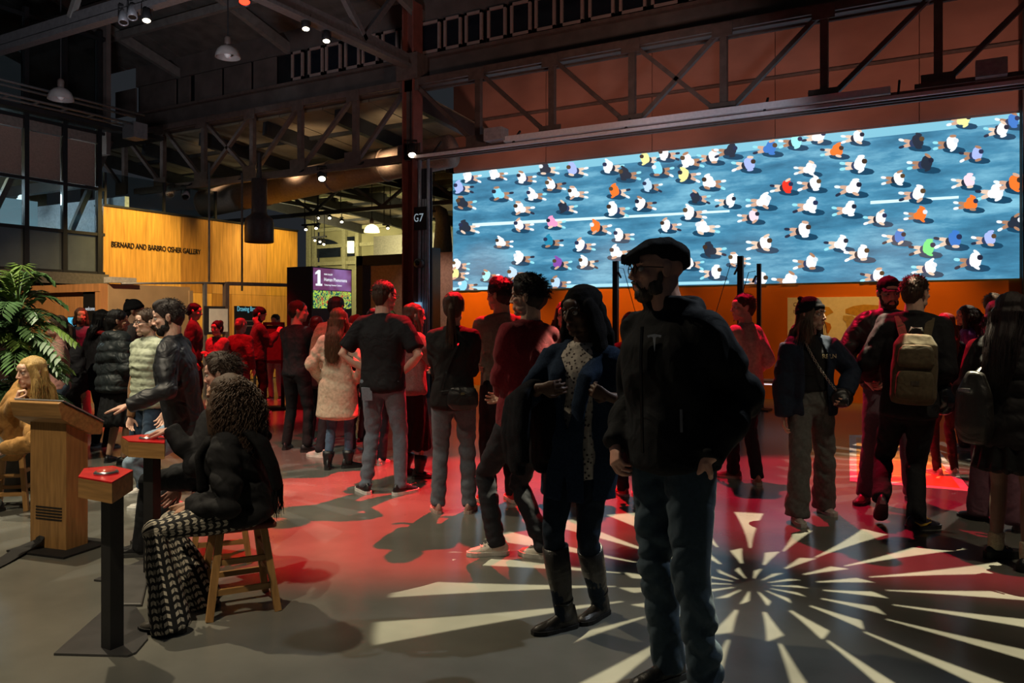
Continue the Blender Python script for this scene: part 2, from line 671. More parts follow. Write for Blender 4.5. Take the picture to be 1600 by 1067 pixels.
def roofz(y):
    return 0.02 + (TY - y) * 0.27


for i in range(14):
    x0 = -20 + i * 2.0
    for j in range(3):
        ya, yb = TY - 0.2 - j * 4.0, TY - 0.2 - (j + 1) * 4.0
        MB().bar((x0 + 1, ya - TY + 0.2, roofz(ya) + 0.12), (x0 + 1, yb - TY + 0.02, roofz(yb) + 0.12), 1.97, 0.06).obj('roof_board', M_ROOF, rf)
M_RAFT = mat('rafter_steel', (0.17, 0.155, 0.14), 0.6, scale=6, var=0.3)
for i in range(8):
    x0 = -20 + i * 3.6
    MB().bar((x0, 0.3, roofz(TY + 0.3) - 0.04), (x0, -12.5, roofz(TY - 12.5) - 0.04), 0.12, 0.22).obj('rafter', M_RAFT, rf)
for j in range(5):
    y = -1.4 - j * 2.3
    MB().bar((-20, y, roofz(TY + y) - 0.12), (8, y, roofz(TY + y) - 0.12), 0.10, 0.16).obj('purlin', M_RAFT, rf)

# ---- aisle roof behind the left trusses
ar = empty('ceiling_aisle', (0, TY, 6.0))
tag(ar, kind='structure')
for i in range(9):
    x0 = -20.5 + i * 1.25
    MB().bar((x0 + 0.62, 0.2, -0.05), (x0 + 0.62, 12.0, -0.95), 1.22, 0.05).obj('roof_board', M_TAN, ar)
for i in range(6):
    x0 = -19.8 + i * 2.1
    MB().bar((x0, 0.25, -0.25), (x0, 12.0, -1.15), 0.14, 0.30).obj('rafter', M_STEELB, ar)
for j in range(5):
    MB().bar((-20.5, 1.6 + j * 2.1, -0.20 - j * 0.16), (-9.4, 1.6 + j * 2.1, -0.20 - j * 0.16), 0.09, 0.12).obj('purlin', M_STEELB, ar)


# ---- trusses, one on each side of the column
def truss(name, label, x0, x1, nodes_px, diag, ztop=6.06, zbot=4.62):
    t = empty(name, ((x0 + x1) / 2, TY, zbot))
    tag(t, label, 'truss')
    c = (x0 + x1) / 2
    H = ztop - zbot
    for dy in (-0.07, 0.07):
        MB().bar((x0 - c, dy, 0), (x1 - c, dy, 0), 0.05, 0.13).obj('bottom_chord', M_STEEL, t)
        MB().bar((x0 - c, dy, H), (x1 - c, dy, H), 0.05, 0.13).obj('top_chord', M_STEEL, t)
    xs = [onY(p, 250, TY)[0] - c for p in nodes_px]
    for x in xs:
        MB().bar((x, 0, 0), (x, 0, H), 0.10, 0.11).obj('post', M_STEEL, t)
        MB().box((x, -0.10, 0.10), (0.42, 0.02, 0.30)).obj('gusset_plate', M_STEEL, t)
        MB().box((x, -0.10, H - 0.06), (0.32, 0.02, 0.22)).obj('gusset_plate', M_STEEL, t)
    for a, b in diag:
        MB().bar((xs[a], 0.0, H), (xs[b], 0.0, 0.05), 0.09, 0.07).obj('diagonal', M_STEEL, t)
    return t, c


CX = onY(645, 250, TY)[0]
truss('steel_truss', 'brown steel truss crossing in front of the projected picture wall', CX, 5.0,
      [648, 748, 863, 988, 1131, 1288, 1466, 1660], [(0, 1), (1, 2), (2, 3), (3, 4), (4, 3), (5, 4), (6, 5), (7, 6)])
truss('steel_truss', 'brown steel truss above the wooden gallery wall, left of the column', -17.6, CX,
      [140, 195, 255, 319, 395, 470, 556, 640], [(0, 1), (1, 2), (2, 3), (3, 4), (4, 3), (5, 4), (6, 5), (7, 6)])

# ---- column with conduits
cw_ = empty('column', (CX, TY, 0))
tag(cw_, 'tall dark red steel column with conduits and the G7 plate', 'column')
M_COL = mat('column_paint', (0.22, 0.070, 0.052), 0.55, scale=6, var=0.25)
MB().box((-0.02, 0, 3.8), (0.26, 0.03, 7.6)).box((-0.13, 0, 3.8), (0.03, 0.30, 7.6)).box((0.11, 0, 3.8), (0.03, 0.30, 7.6)).obj('shaft', M_COL, cw_)
M_COND = mat('conduit_blue_lit', (0.48, 0.56, 0.68), 0.45, scale=12, var=0.2, metal=0.3)  # blue light from the picture is put into the conduit colour
for x, r in ((0.18, 0.035), (0.26, 0.022), (0.32, 0.022), (0.38, 0.03)):
    MB().cyl((x, -0.02, 0.0), (x, -0.02, 4.6 if r > 0.025 else 3.8), r, n=10).obj('conduit', M_COND, cw_, True)
MB().box((0.28, 0.05, 2.2), (0.28, 0.02, 4.4)).obj('cable_tray', mat('tray_paint', (0.05, 0.06, 0.08), 0.5), cw_)
pl = MB().box((0.25, -0.12, 3.42), (0.34, 0.02, 0.44)).obj('number_plate', M_BLACK, cw_)
for ch, dx in (('G', 0.13), ('7', 0.25)):
    text(ch, 0.22, (dx, -0.135, 3.36), (1, 0, 0), (0, 0, 1), emissive('plate_white', (0.5, 0.62, 0.7), 0.45), cw_, width=0.10)
bx = MB().cyl((0.26, -0.20, 2.56), (0.26, -0.08, 2.56), 0.09).obj('camera_dome', M_GREY, cw_, True)
MB().ell((0.26, -0.21, 2.56), 0.05).obj('lens', M_BLACKG, cw_, True)
MB().box((0.20, -0.10, 1.72), (0.13, 0.06, 0.2)).obj('switch_box', emissive('status_light', (0.35, 0.65, 0.9), 0.5), cw_)
MB().box((-0.02, 0, 6.35), (0.5, 0.34, 0.5)).obj('cap_plate', M_STEEL, cw_)

# ---- nave cross beam that lands on the column, with its braces
nb = empty('roof_beam', (CX, TY, 6.35))
tag(nb, 'long grey steel roof beam running from the column head towards the viewer', 'beam')
MB().bar((0, 0, 0), (0, -12, 0), 0.20, 0.06).bar((0, 0, 0.14), (0, -12, 0.14), 0.06, 0.22).obj('flange', mat('beam_grey', (0.13, 0.12, 0.12), 0.5), nb)
for y0, y1 in ((-1.4, -3.2), (-1.5, 0.0), (-5.0, -3.2), (-5.0, -6.8)):
    MB().bar((0, y0, 0.1), (0, y1, 1.9), 0.10, 0.10).obj('brace', mat('beam_grey', (0.13, 0.12, 0.12), 0.5), nb)
lb = empty('roof_beam', (-12, 8.0, 6.35))
tag(lb, 'grey steel track beam high in the upper left with spotlights hung below', 'beam')
MB().bar((-8, 0, 0), (14, 0, 0), 0.16, 0.10).bar((-8, 0, 0.16), (14, 0, 0.16), 0.06, 0.2).obj('flange', mat('beam_grey', (0.13, 0.12, 0.12), 0.5), lb)
for x0, x1 in ((-4.4, -3.4), (-4.4, -5.2), (-1.0, 0.2)):
    MB().bar((x0, 0, 0.2), (x1, 0, 2.2), 0.10, 0.10).obj('brace', M_RAFT, lb)
ct = empty('cable_tray', (-14.0, 10.0, 5.25))
tag(ct, 'thin double-railed cable tray hung high before the glazed front', 'cable tray')
for dx in (-0.14, 0.14):
    for dz in (0, 0.22):
        MB().cyl((dx, 0, dz), (dx, -9, dz), 0.022, n=8).obj('rail', M_GREY, ct, True)
rgm = MB().bar((-0.14, 0, 0), (0.14, 0, 0), 0.03, 0.02).mesh('rung')
rgm.materials.append(M_GREY)
for i in range(18):
    o = bpy.data.objects.new('rung', rgm)
    COL.objects.link(o)
    o.parent = ct
    o.location = (0, -i * 0.5, 0)
MB().box((0, -0.1, -0.1), (0.34, 0.3, 0.3)).obj('junction_box', M_GREY, ct)

# ---- long track rail with lamps under the right truss
tr = empty('lighting_track', (CX + 0.3, TY - 0.35, 4.55))
tag(tr, 'long pale metal lighting track hung under the right truss', 'lighting track')
M_TRK = mat('track_aluminium', (0.78, 0.78, 0.84), 0.4, scale=20, var=0.1)
MB().bar((0, 0, 0), (14.5, 0, 0), 0.05, 0.05).obj('rail', M_TRK, tr)
MB().bar((1.9, 0.1, 0.13), (8.1, 0.1, 0.13), 0.09, 0.10).obj('fixture_bar', M_TRK, tr)
MB().bar((8.4, 0.1, 0.13), (14, 0.1, 0.13), 0.06, 0.06).obj('fixture_bar', M_STEEL, tr)
for x in (0.4, 2.1, 4.2, 6.4, 8.2, 10.2, 12.0):
    MB().bar((x, 0, 0), (x, 0.3, 0.3), 0.03, 0.03).obj('hanger', M_STEELB, tr)
for x in (1.75, 9.3):
    MB().box((x, 0.05, 0.22), (0.36, 0.26, 0.22)).obj('control_box', mat('box_grey', (0.34, 0.33, 0.36), 0.5), tr)
t2 = empty('lighting_track', (-17, TY - 0.3, 4.50))
tag(t2, 'dark lighting track under the left truss above the gallery wall', 'lighting track')
MB().bar((0, 0, 0), (17 + CX - 0.3, 0, 0), 0.05, 0.06).obj('rail', M_STEEL, t2)
for x in (1.5, 3.2, 5.0, 6.6):
    MB().bar((x, 0, 0), (x, 0.3, 0.2), 0.03, 0.03).obj('hanger', M_STEELB, t2)


# ---- gallery wall: plywood sheets
gw = empty('wall_gallery', (GX, 10.1, 0))
tag(gw, kind='structure')
GY1 = onX(465, 400, GX)[1] - 10.1
MB().box((-0.16, GY1 / 2, 1.90), (0.24, GY1, 3.80)).obj('core', M_BLACK, gw)
tone = [(0.66, 0.36, 0.07), (0.60, 0.31, 0.06), (0.64, 0.34, 0.07), (0.40, 0.19, 0.04), (0.58, 0.30, 0.08), (0.60, 0.32, 0.09)]
ys = [0, 0.98, 1.86, 2.72, 3.30, 4.4, GY1]
for i in range(6):
    for j, (z0, z1) in enumerate(((0.02, 2.10), (2.105, 3.82))):
        mm = mat('plywood_%d%d' % (i, j), tone[(i + j * 1) % 6], 0.42, scale=2.6, var=0.35, stretch=(7, 7, 0.6), spec=0.35)
        MB().box((-0.02, (ys[i] + ys[i + 1]) / 2, (z0 + z1) / 2), (0.035, ys[i + 1] - ys[i] - 0.006, z1 - z0)).obj('sheet', mm, gw)
MB().box((-0.14, GY1 / 2, 3.84), (0.34, GY1, 0.04)).obj('capping', M_BLACK, gw)
yt0 = onX(174, 380, GX)[1] - 10.1
yt1 = onX(313, 392, GX)[1] - 10.1
zt = onX(174, 381, GX)[2]
text('BERNARD AND BARBRO OSHER GALLERY', 0.165, (0.005, yt0, zt - 0.06), (0, 1, 0), (0, 0, 1), mat('letter_bronze', (0.06, 0.045, 0.03), 0.35, metal=0.6), gw, 0.03, width=yt1 - yt0)
MB().cyl((2.0, 0.62 + 1.2, 2.1), (2.0, 0.62 + 1.2, 4.6), 0.022, n=8).obj('drop_pipe', M_GREY, gw, True)
# box lying on the kiosk edge is built with the kiosk
# hazy glass band above the gallery wall
MB().box((-0.1, 1.45, 4.2), (0.02, 2.9, 0.66)).obj('pane', M_GLASS, gw)
for y in (0.1, 1.5, 2.9):
    MB().box((-0.1, y, 4.2), (0.05, 0.05, 0.66)).obj('mullion', M_STEELB, gw)

# ---- glazed office front on the left
gf = empty('wall_left', (GX, 10.05, 0))
tag(gf, kind='structure')
M_MULL = mat('mullion_black', (0.010, 0.010, 0.011), 0.5)
M_BLIND = mat('brown_roller_blind', (0.26, 0.18, 0.14), 0.9, scale=30, var=0.15)
M_FROST = mat('grey_spandrel_glass', (0.070, 0.080, 0.082), 0.22, scale=3, var=0.2)
my = [onX(p, 300, GX)[1] - 10.05 for p in (153, 99, 39)]
my += [my[2] - 1.15, my[2] - 2.3]
for y in my:
    MB().box((0.02, y, 4.85), (0.10, 0.085, 5.0)).obj('mullion', M_MULL, gf)
lv = [2.43, 3.22, 4.16, 5.08, 5.30, 6.9]
for z in (2.43, 3.22, 4.14, 5.28, 7.2):
    MB().bar((0.02, 0.05, z), (0.02, my[-1], z), 0.08, 0.06).obj('transom', M_MULL, gf)
for a, b in zip(my[:-1], my[1:]):
    yc, wy = (a + b) / 2, abs(a - b) - 0.09
    MB().box((0, yc, 2.825), (0.02, wy, 0.73)).obj('spandrel_pane', M_FROST, gf)
    MB().box((0, yc, 3.68), (0.012, wy, 0.88)).obj('pane', M_GLASS, gf)
    MB().box((-0.02, yc, 4.62), (0.02, wy - 0.03, 0.86)).obj('blind', M_BLIND, gf)
    MB().box((0.0, yc, 5.16), (0.03, wy, 0.18)).obj('blind_pelmet', mat('pelmet_grey', (0.16, 0.13, 0.11), 0.7), gf)
    MB().box((0, yc, 6.25), (0.012, wy, 1.85)).obj('pane', M_GLASS, gf)
MB().box((-0.02, -2.4, 2.30), (0.26, 5.0, 0.22)).obj('slab_edge', mat('slab_grey', (0.085, 0.075, 0.065), 0.8), gf)
MB().box((-1.7, -2.4, 2.16), (3.2, 5.0, 0.06)).obj('soffit', M_BLACK, gf)

MB().box((GX - 1.6, 10.25, 6.5), (3.1, 0.1, 3.2)).obj('dark_blank_upper_left', M_CLER).__setitem__('kind', 'structure')  # added dark sheet blocking the view to a lit gap by the offices
# office behind the glass
of = empty('wall_office', (GX - 3.4, 7.5, 2.4))
tag(of, kind='structure')
M_OFW = mat('office_wall_white', (0.62, 0.66, 0.70), 0.7)
MB().box((0, 0, 0.85), (0.1, 7.5, 1.7)).obj('rear_wall', M_OFW, of)
MB().box((1.6, 3.2, 0.85), (3.4, 0.1, 1.7)).obj('side_wall', M_OFW, of)
MB().box((1.6, 0, 0.0), (3.2, 7.5, 0.08)).obj('office_floor', mat('office_carpet', (0.08, 0.08, 0.09), 0.9), of)
MB().box((1.0, 0, 3.0), (5.4, 7.6, 0.08)).obj('office_ceiling', M_BLACK, of)
MB().box((-0.6, 0, 2.35), (0.1, 7.5, 1.4)).obj('upper_wall', mat('upper_office_wall', (0.16, 0.14, 0.10), 0.8), of)
for y in (-2.4, -0.8, 0.8, 2.4):
    MB().bar((0.1, y, 1.9), (3.2, y, 1.9), 0.14, 0.22).obj('joist', M_STEELB, of)
    MB().bar((2.6, y, 0.9), (2.6, y + 0.9, 3.0), 0.10, 0.10).obj('brace', M_GREY, of)
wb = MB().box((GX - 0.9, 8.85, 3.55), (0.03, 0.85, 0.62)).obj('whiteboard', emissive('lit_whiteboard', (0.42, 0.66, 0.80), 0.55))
tag(wb, 'lit whiteboard seen through the office glass at far left', 'whiteboard')
for k, (px, py) in enumerate(((8, 317), (36, 312))):
    q = onX(px, py, GX - 2.4)
    l = MB().cyl(q + np.array([0, 0, 0.02]), q, 0.12, n=16).ell(q + np.array([0, 0, 0.05]), (0.10, 0.10, 0.06)).obj('office_lamp', emissive('office_lamp_glow', (0.75, 0.92, 1.0), 3.0), None, True)
    tag(l, ['round office ceiling lamp nearest the left edge behind glass', 'round office ceiling lamp, second from the left edge behind glass'][k], 'lamp')
lo = bpy.data.lights.new('office_light', 'POINT')
lo.energy = 190
lo.color = (0.72, 0.88, 1.0)
lo.shadow_soft_size = 0.2
oo = bpy.data.objects.new('office_light', lo)
oo.location = (GX - 1.8, 8.2, 4.05)
COL.objects.link(oo)
lo2 = bpy.data.lights.new('upper_office_light', 'POINT')
lo2.energy = 30
lo2.color = (1.0, 0.92, 0.6)
lo2.shadow_soft_size = 0.2
oo = bpy.data.objects.new('upper_office_light', lo2)
oo.location = (GX - 2.6, 8.3, 5.0)
COL.objects.link(oo)
MB().box((-17.6, 7.4, 1.1), (0.1, 8.0, 2.2)).obj('wall_under_office', mat('under_office_dark', (0.05, 0.03, 0.035), 0.8)).__setitem__('kind', 'structure')

# ---- rooms seen past the column on the left: olive far wall with arched window
fw = empty('wall_far', (-14, 23.5, 0))
tag(fw, kind='structure')
MB().box((0, 0.2, 3.2), (16, 0.2, 6.4)).obj('plaster', M_OLIVE, fw)
ax0, ax1 = onY(493, 360, 23.5)[0] + 14, onY(530, 360, 23.5)[0] + 14
zb, ztp = onY(510, 402, 23.5)[2], onY(510, 372, 23.5)[2]
out = [(ax0, zb), (ax1, zb)] + [(ax1 - (ax1 - ax0) * 0.9 * (1 - math.cos(a)), zb + (ztp - zb) * (0.45 + 0.55 * math.sin(a))) for a in np.linspace(0, math.pi / 2, 9)] + [(ax0, ztp)]
MB().prism(out, 0.05, (0, 0.08, 0), (1, 0, 0), (0, 0, 1)).obj('arched_pane', M_NIGHT, fw)
ax2, ax3 = onY(541, 360, 23.5)[0] + 14, onY(552, 360, 23.5)[0] + 14
MB().box(((ax2 + ax3) / 2, 0.06, (zb + ztp) / 2), (ax3 - ax2, 0.05, ztp - zb)).obj('pane', M_NIGHT, fw)
for p in (480, 489, 536, 557):
    x = onY(p, 300, 23.4)[0] + 14
    MB().box((x, 0.0, 3.0), (0.16, 0.16, 6.0)).obj('pilaster', mat('olive_trim', (0.27, 0.25, 0.14), 0.7), fw)
for z in (4.35, 5.0, zb - 0.25):
    MB().bar((-8, 0.02, z), (8, 0.02, z), 0.12, 0.14).obj('ledge', mat('olive_trim', (0.27, 0.25, 0.14), 0.7), fw)
pwl = MB().box((-12.6, 19.5, 3.4), (6.6, 0.1, 1.35)).obj('wall_partition', mat('partition_cream', (0.16, 0.145, 0.11), 0.8))
tag(pwl, kind='structure')
bridging = empty('ceiling_far', (-13, 18.5, 4.8))
tag(bridging, kind='structure')
MB().box((0, 1.5, 0.9), (14, 9, 0.06)).obj('deck', mat('deck_dark', (0.06, 0.055, 0.035), 0.85), bridging)
for i in range(9):
    MB().bar((-6.5, -2.2 + i * 0.85, 0.62), (6.0, -2.2 + i * 0.85, 0.62), 0.10, 0.20).obj('joist', mat('joist_olive', (0.20, 0.19, 0.10), 0.7), bridging)
for x in (-5, -2.6, -0.2, 2.2, 4.6):
    MB().bar((x, -2.5, 0.30), (x, 5.2, 0.30), 0.10, 0.12).obj('girder', M_STEELB, bridging)
    MB().bar((x, -2.0, -0.35), (x + 1.2, -2.0, 0.4), 0.07, 0.07).obj('brace', M_STEELB, bridging)
    MB().bar((x + 2.4, -2.0, -0.35), (x + 1.2, -2.0, 0.4), 0.07, 0.07).obj('brace', M_STEELB, bridging)
MB().bar((-6.5, -2.0, -0.38), (6, -2.0, -0.38), 0.12, 0.10).obj('girder', M_STEELB, bridging)
fp = onY(581, 362, 17.5)
spot('far_room_light', fp + np.array([0, 0.4, -0.3]), fp + np.array([-0.6, 6, -0.6]), 520, (1.0, 0.92, 0.52), 120, 0.6, 0.15)
fp = onY(505, 380, 20.5)
spot('far_room_light', fp, fp + np.array([-0.4, 3, 0.2]), 680, (1.0, 0.90, 0.50), 140, 0.6, 0.15)
spot('far_room_light', fp + np.array([0.5, -2.0, -0.8]), fp + np.array([0.4, -1.5, 1.5]), 420, (1.0, 0.92, 0.52), 150, 0.6, 0.15)

# ventilation duct along the aisle, and a drop duct by the column
du = empty('air_duct', (-11, 13.6, 4.55))
tag(du, 'large round brown ventilation duct running behind the left truss', 'duct')
dq = [onY(p, q, 13.7) - np.array([-11, 13.6, 4.55]) for p, q in ((322, 318), (640, 250), (705, 236))]
MB().tube([dq[0], dq[1], dq[2]], 0.34, 20).obj('pipe', mat('duct_paint', (0.23, 0.16, 0.12), 0.55), du, True)
for f in (0.0, 0.33, 0.66, 0.9):
    c = dq[0] * (1 - f) + dq[1] * f
    MB().tube([c - (dq[1] - dq[0]) * 0.004, c + (dq[1] - dq[0]) * 0.004], 0.36, 20).obj('joint_band', mat('duct_paint', (0.23, 0.16, 0.12), 0.55), du, True)
dd = empty('air_duct', onY(692, 388, 18.0))
tag(dd, 'upright cream duct elbow right of the column, above the black wall', 'duct')
MB().tube([(0, 0, -dd.location[2]), (0, 0, 0.05), (0, 0, 0.75), (-0.06, 0, 0.95), (-0.25, 0, 1.05), (-0.7, 0, 1.05)], [0.26, 0.26, 0.20, 0.2, 0.2, 0.2], 16).obj('pipe', mat('duct_cream', (0.40, 0.37, 0.26), 0.6), dd, True)

# ---- black portal with palm behind, and black wall strip
bp_ = empty('wall_portal', (0, 14.6, 0))
tag(bp_, kind='structure')
x0, x1, x2, x3 = [onY(p, 400, 14.6)[0] for p in (563, 573, 662, 707)]
ztp = onY(600, 399, 14.6)[2]
zin = onY(600, 414, 14.6)[2]
MB().box(((x0 + x2) / 2, 0, (ztp + zin) / 2), (x2 - x0, 0.3, ztp - zin)).obj('lintel', M_BLACK, bp_)
MB().box(((x0 + x1) / 2, 0, ztp / 2), (x1 - x0, 0.3, ztp)).obj('jamb', M_BLACK, bp_)
MB().box(((x2 + XL) / 2 - 0.1, 0.1, ztp / 2 + 0.06), (XL - x2 + 0.3, 0.3, ztp + 0.12)).obj('dark_panel', M_BLACK, bp_)
text('BLACK BOX', 0.15, (onY(671, 440, 14.44)[0], -0.06, onY(671, 430, 14.44)[2] - 0.6), (0, 0, 1), (-1, 0, 0), mat('sign_rust', (0.32, 0.09, 0.07), 0.7), bp_, width=0.95)
MB().box(((x1 + x2) / 2 - 0.6, 2.2, 1.6), (x2 - x1 + 2.4, 0.1, 3.2)).obj('inner_wall', mat('inner_pink', (0.42, 0.25, 0.20), 0.8), bp_)
spot('portal_light', ((x1 + x2) / 2, 15.2, 3.2), ((x1 + x2) / 2 - 0.2, 16.7, 1.6), 60, (1.0, 0.78, 0.62), 100, 0.8)
# a dark partition behind the crowd between the gallery wall and the sign, and skirting of far rooms
MB().box((-12.9, 17.2, 1.25), (2.6, 0.1, 2.5)).obj('wall_low_partition', mat('olive_panel', (0.16, 0.15, 0.085), 0.8)).__setitem__('kind', 'structure')

# ================================================================== PROJECTED PICTURE
SY = WY - 0.03


def W(px, py):
    return onY(px, py, SY)


scr = empty('projected_picture', (0, SY, 0))
tag(scr, 'huge blue projected picture of runners seen from above', 'projection')
TL, TRr, BL, BR = W(707.5, 272), W(1593, 176), W(707.5, 455), W(1593, 433)
zt_, zb_ = (TL[2] + TRr[2]) / 2, (BL[2] + BR[2]) / 2
X0, X1 = TL[0], TRr[0]


def road_mat():
    m = bpy.data.materials.new('picture_road')
    m.use_nodes = True
    N, L = m.node_tree.nodes, m.node_tree.links
    b = N['Principled BSDF']
    b.inputs['Base Color'].default_value = (0.03, 0.03, 0.03, 1)
    b.inputs['Roughness'].default_value = 0.8
    tc = N.new('ShaderNodeTexCoord')
    mp = N.new('ShaderNodeMapping')
    mp.inputs['Scale'].default_value = (0.35, 1, 1.6)
    L.new(tc.outputs['Object'], mp.inputs[0])
    n = N.new('ShaderNodeTexNoise')
    n.inputs['Scale'].default_value = 1.6
    n.inputs['Detail'].default_value = 7
    n.inputs['Roughness'].default_value = 0.65
    L.new(mp.outputs[0], n.inputs['Vector'])
    cr = N.new('ShaderNodeValToRGB')
    e = cr.color_ramp.elements
    e[0].position = 0.30
    e[0].color = (0.022, 0.10, 0.18, 1)
    e[1].position = 0.72
    e[1].color = (0.24, 0.56, 0.72, 1)
    q = e.new(0.5)
    q.color = (0.060, 0.24, 0.39, 1)
    L.new(n.outputs[0], cr.inputs[0])
    L.new(cr.outputs[0], b.inputs['Emission Color'])
    b.inputs['Emission Strength'].default_value = 1.22
    return m


MB().box(((X0 + X1) / 2, 0.012, (zt_ + zb_) / 2), (X1 - X0, 0.02, zt_ - zb_)).obj('road_image', road_mat(), scr)


def clipped(mb, pts, col, lift):
    # keep every painted shape inside the picture's edge
    v = [(min(max(p[0], X0), X1), -lift, min(max(p[2], zb_), zt_)) for p in pts]
    mb.add(v, [tuple(range(len(v)))], col)


rn = MB()


def poly_px(pts, col, lift=0.004):
    clipped(rn, [W(a, b) for a, b in pts], col, lift)


# pavement along the top, white lane lines
poly_px([(707.5, 282), (850, 268), (1150, 238), (1593, 190), (1593, 150), (1150, 200), (707.5, 262)], (0.22, 0.55, 0.70), 0.001)
poly_px([(738, 349), (1140, 328), (1140, 331.5), (738, 354)], (0.70, 0.95, 1.0), 0.002)
poly_px([(1360, 314), (1498, 306), (1498, 310), (1360, 319)], (0.70, 0.95, 1.0), 0.002)
poly_px([(707.5, 449), (1139, 438.5), (1139, 443), (707.5, 455)], (0.35, 0.72, 0.85), 0.002)
rng = random.Random(7)
PAL = {'w': (0.92, 0.97, 1.0), 'd': (0.02, 0.03, 0.05), 'l': (0.40, 0.50, 0.90), 'y': (0.85, 0.85, 0.35), 'c': (0.22, 0.68, 0.88),
       'b': (0.05, 0.20, 0.60), 'o': (0.95, 0.20, 0.03), 'p': (0.90, 0.35, 0.60), 't': (0.02, 0.25, 0.42), 'a': (0.35, 0.88, 0.85),
       'u': (0.25, 0.08, 0.40), 'r': (0.85, 0.04, 0.02), 'k': (0.92, 0.72, 0.82), 'g': (0.20, 0.80, 0.25), 's': (0.50, 0.72, 0.95)}
SKIN = [(0.65, 0.40, 0.28), (0.80, 0.60, 0.46), (0.42, 0.22, 0.13)]
HAIR = [(0.015, 0.02, 0.04), (0.05, 0.03, 0.02), (0.02, 0.03, 0.08), (0.75, 0.8, 0.85), (0.10, 0.06, 0.03)]


def blob(cx, cy, rx, ry, ang, col, lift, n=10, pw=2.3):
    ca, sa = math.cos(ang), math.sin(ang)
    pts = []
    for i in range(n):
        t = 2 * math.pi * i / n
        x = math.copysign(abs(math.cos(t)) ** (2 / pw), math.cos(t)) * rx
        y = math.copysign(abs(math.sin(t)) ** (2 / pw), math.sin(t)) * ry
        pts.append((cx + x * ca - y * sa, cy + x * sa + y * ca))
    poly_px(pts[::-1], col, lift)


LEFT = '''110,410,w 255,395,w 410,415,w 535,365,d 690,370,l 890,355,w 980,395,d 1095,310,y 1165,370,c 1200,285,w 1325,320,w 1310,400,y 1475,300,w 1575,265,d
1445,440,w 60,470,l 275,505,c 465,510,w 570,455,w 695,500,w 75,555,d 395,585,w 640,580,d 925,490,o 1110,460,s 915,590,w 1070,560,w 1375,525,d 1570,545,w 90,690,d
395,680,w 575,665,p 820,690,o 560,770,t 950,735,w 1210,680,w 1410,690,w 1340,610,w 290,775,w 735,790,w 930,830,w 395,860,w 610,890,u 755,885,w 1450,815,d 215,960,a
360,950,s 600,1000,s 85,1015,c 50,900,w 1490,940,w 1590,870,w 1340,890,w 40,950,y'''
RIGHT = '''75,340,l 195,250,b 335,215,a 465,185,w 565,265,o 680,190,w 690,340,w 1010,215,d 1200,225,w 1340,285,l 1060,335,d 1540,100,b 1480,150,w 415,365,w 285,465,r
440,450,w 660,470,w 905,420,w 1295,435,k 1015,505,w 1450,495,w 1310,560,o 1550,445,o 160,545,w 100,630,k 420,570,w 635,590,w 805,640,w 1030,620,o 380,705,w 165,780,w
910,745,b 1070,805,g 1215,760,b 1410,755,l 1555,665,d 590,780,w 705,835,w 420,885,w 1080,915,w 1330,875,w 790,960,w 305,985,w 145,985,w 1270,95,y'''
lay = 0.004
for blk, ox in ((LEFT, 700), (RIGHT, 1150)):
    for it in blk.split():
        a, b, c = it.split(',')
        x, y = ox + float(a) / 3.5556, 160 + float(b) / 3.5556
        near = 0.8 + 0.35 * (x - 700) / 900
        s = 14.0 * near * rng.uniform(0.92, 1.12)
        # left half: seen from the front left, legs trail right; right half: legs trail left and down
        k = (x - 1120) / 480
        dirx = 1.0 if k < -0.05 else (-1.0 if k > 0.1 else rng.choice((-1, 1)))
        sk, hr = rng.choice(SKIN), rng.choice(HAIR)
        sh = (0.01, 0.06, 0.12)
        blob(x + 3 * near, y + s * 0.75, s * 1.2, s * 0.35, 0.05, sh, lay)
        lay += 0.00004
        for q in (-1, 1):                                   # legs and shoes
            an = rng.uniform(0.15, 0.5) * (1 if q > 0 else -0.4)
            lx, ly = x + dirx * s * 0.95, y + s * (0.42 if q > 0 else 0.05)
            ang = an if dirx > 0 else math.pi - an
            blob(lx, ly, s * 0.62, s * 0.19, ang, sk, lay)
            blob(lx + math.cos(ang) * s * 0.75, ly + math.sin(ang) * s * 0.75, s * 0.30, s * 0.15, ang, rng.choice([(0.9, 0.95, 1), (0.8, 0.9, 0.95), (0.02, 0.03, 0.06), (0.3, 0.75, 0.85)]), lay + 0.00002)
        lay += 0.00004
        blob(x + dirx * s * 0.42, y + s * 0.22, s * 0.45, s * 0.40, 0, rng.choice([(0.02, 0.03, 0.05), (0.03, 0.05, 0.12), PAL[c]]), lay)     # shorts
        lay += 0.00004
        blob(x, y, s * 0.56, s * 0.68, rng.uniform(-0.4, 0.4), PAL[c], lay, 12, 2.6)                # torso
        for q in (-1, 1):                                   # arms
            blob(x - dirx * s * 0.10, y + q * s * 0.68, s * 0.36, s * 0.15, rng.uniform(-0.7, 0.7), PAL[c] if rng.random() < 0.5 else sk, lay + 0.00002)
        lay += 0.00004
        blob(x - dirx * s * 0.42, y - s * 0.22, s * 0.27, s * 0.25, 0, hr, lay)                      # head
        lay += 0.00004
rn.obj('runners_image', attr_emit('picture_light', 1.15), scr, False, True)

# ================================================================== MAP POSTER
mp = empty('map_poster', (0, WY - 0.02, 0))
tag(mp, 'pale world map poster on the orange wall below the picture', 'poster')
mx0, mx1 = onY(1231, 500, WY)[0], onY(1400, 500, WY)[0]
mz1, mz0 = onY(1231, 465, WY)[2], onY(1231, 543, WY)[2]
MB().box(((mx0 + mx1) / 2, 0, (mz0 + mz1) / 2), (mx1 - mx0, 0.02, mz1 - mz0)).obj('sheet', mat('poster_paper', (0.80, 0.80, 0.88), 0.7, var=0.08), mp)
land = MB()


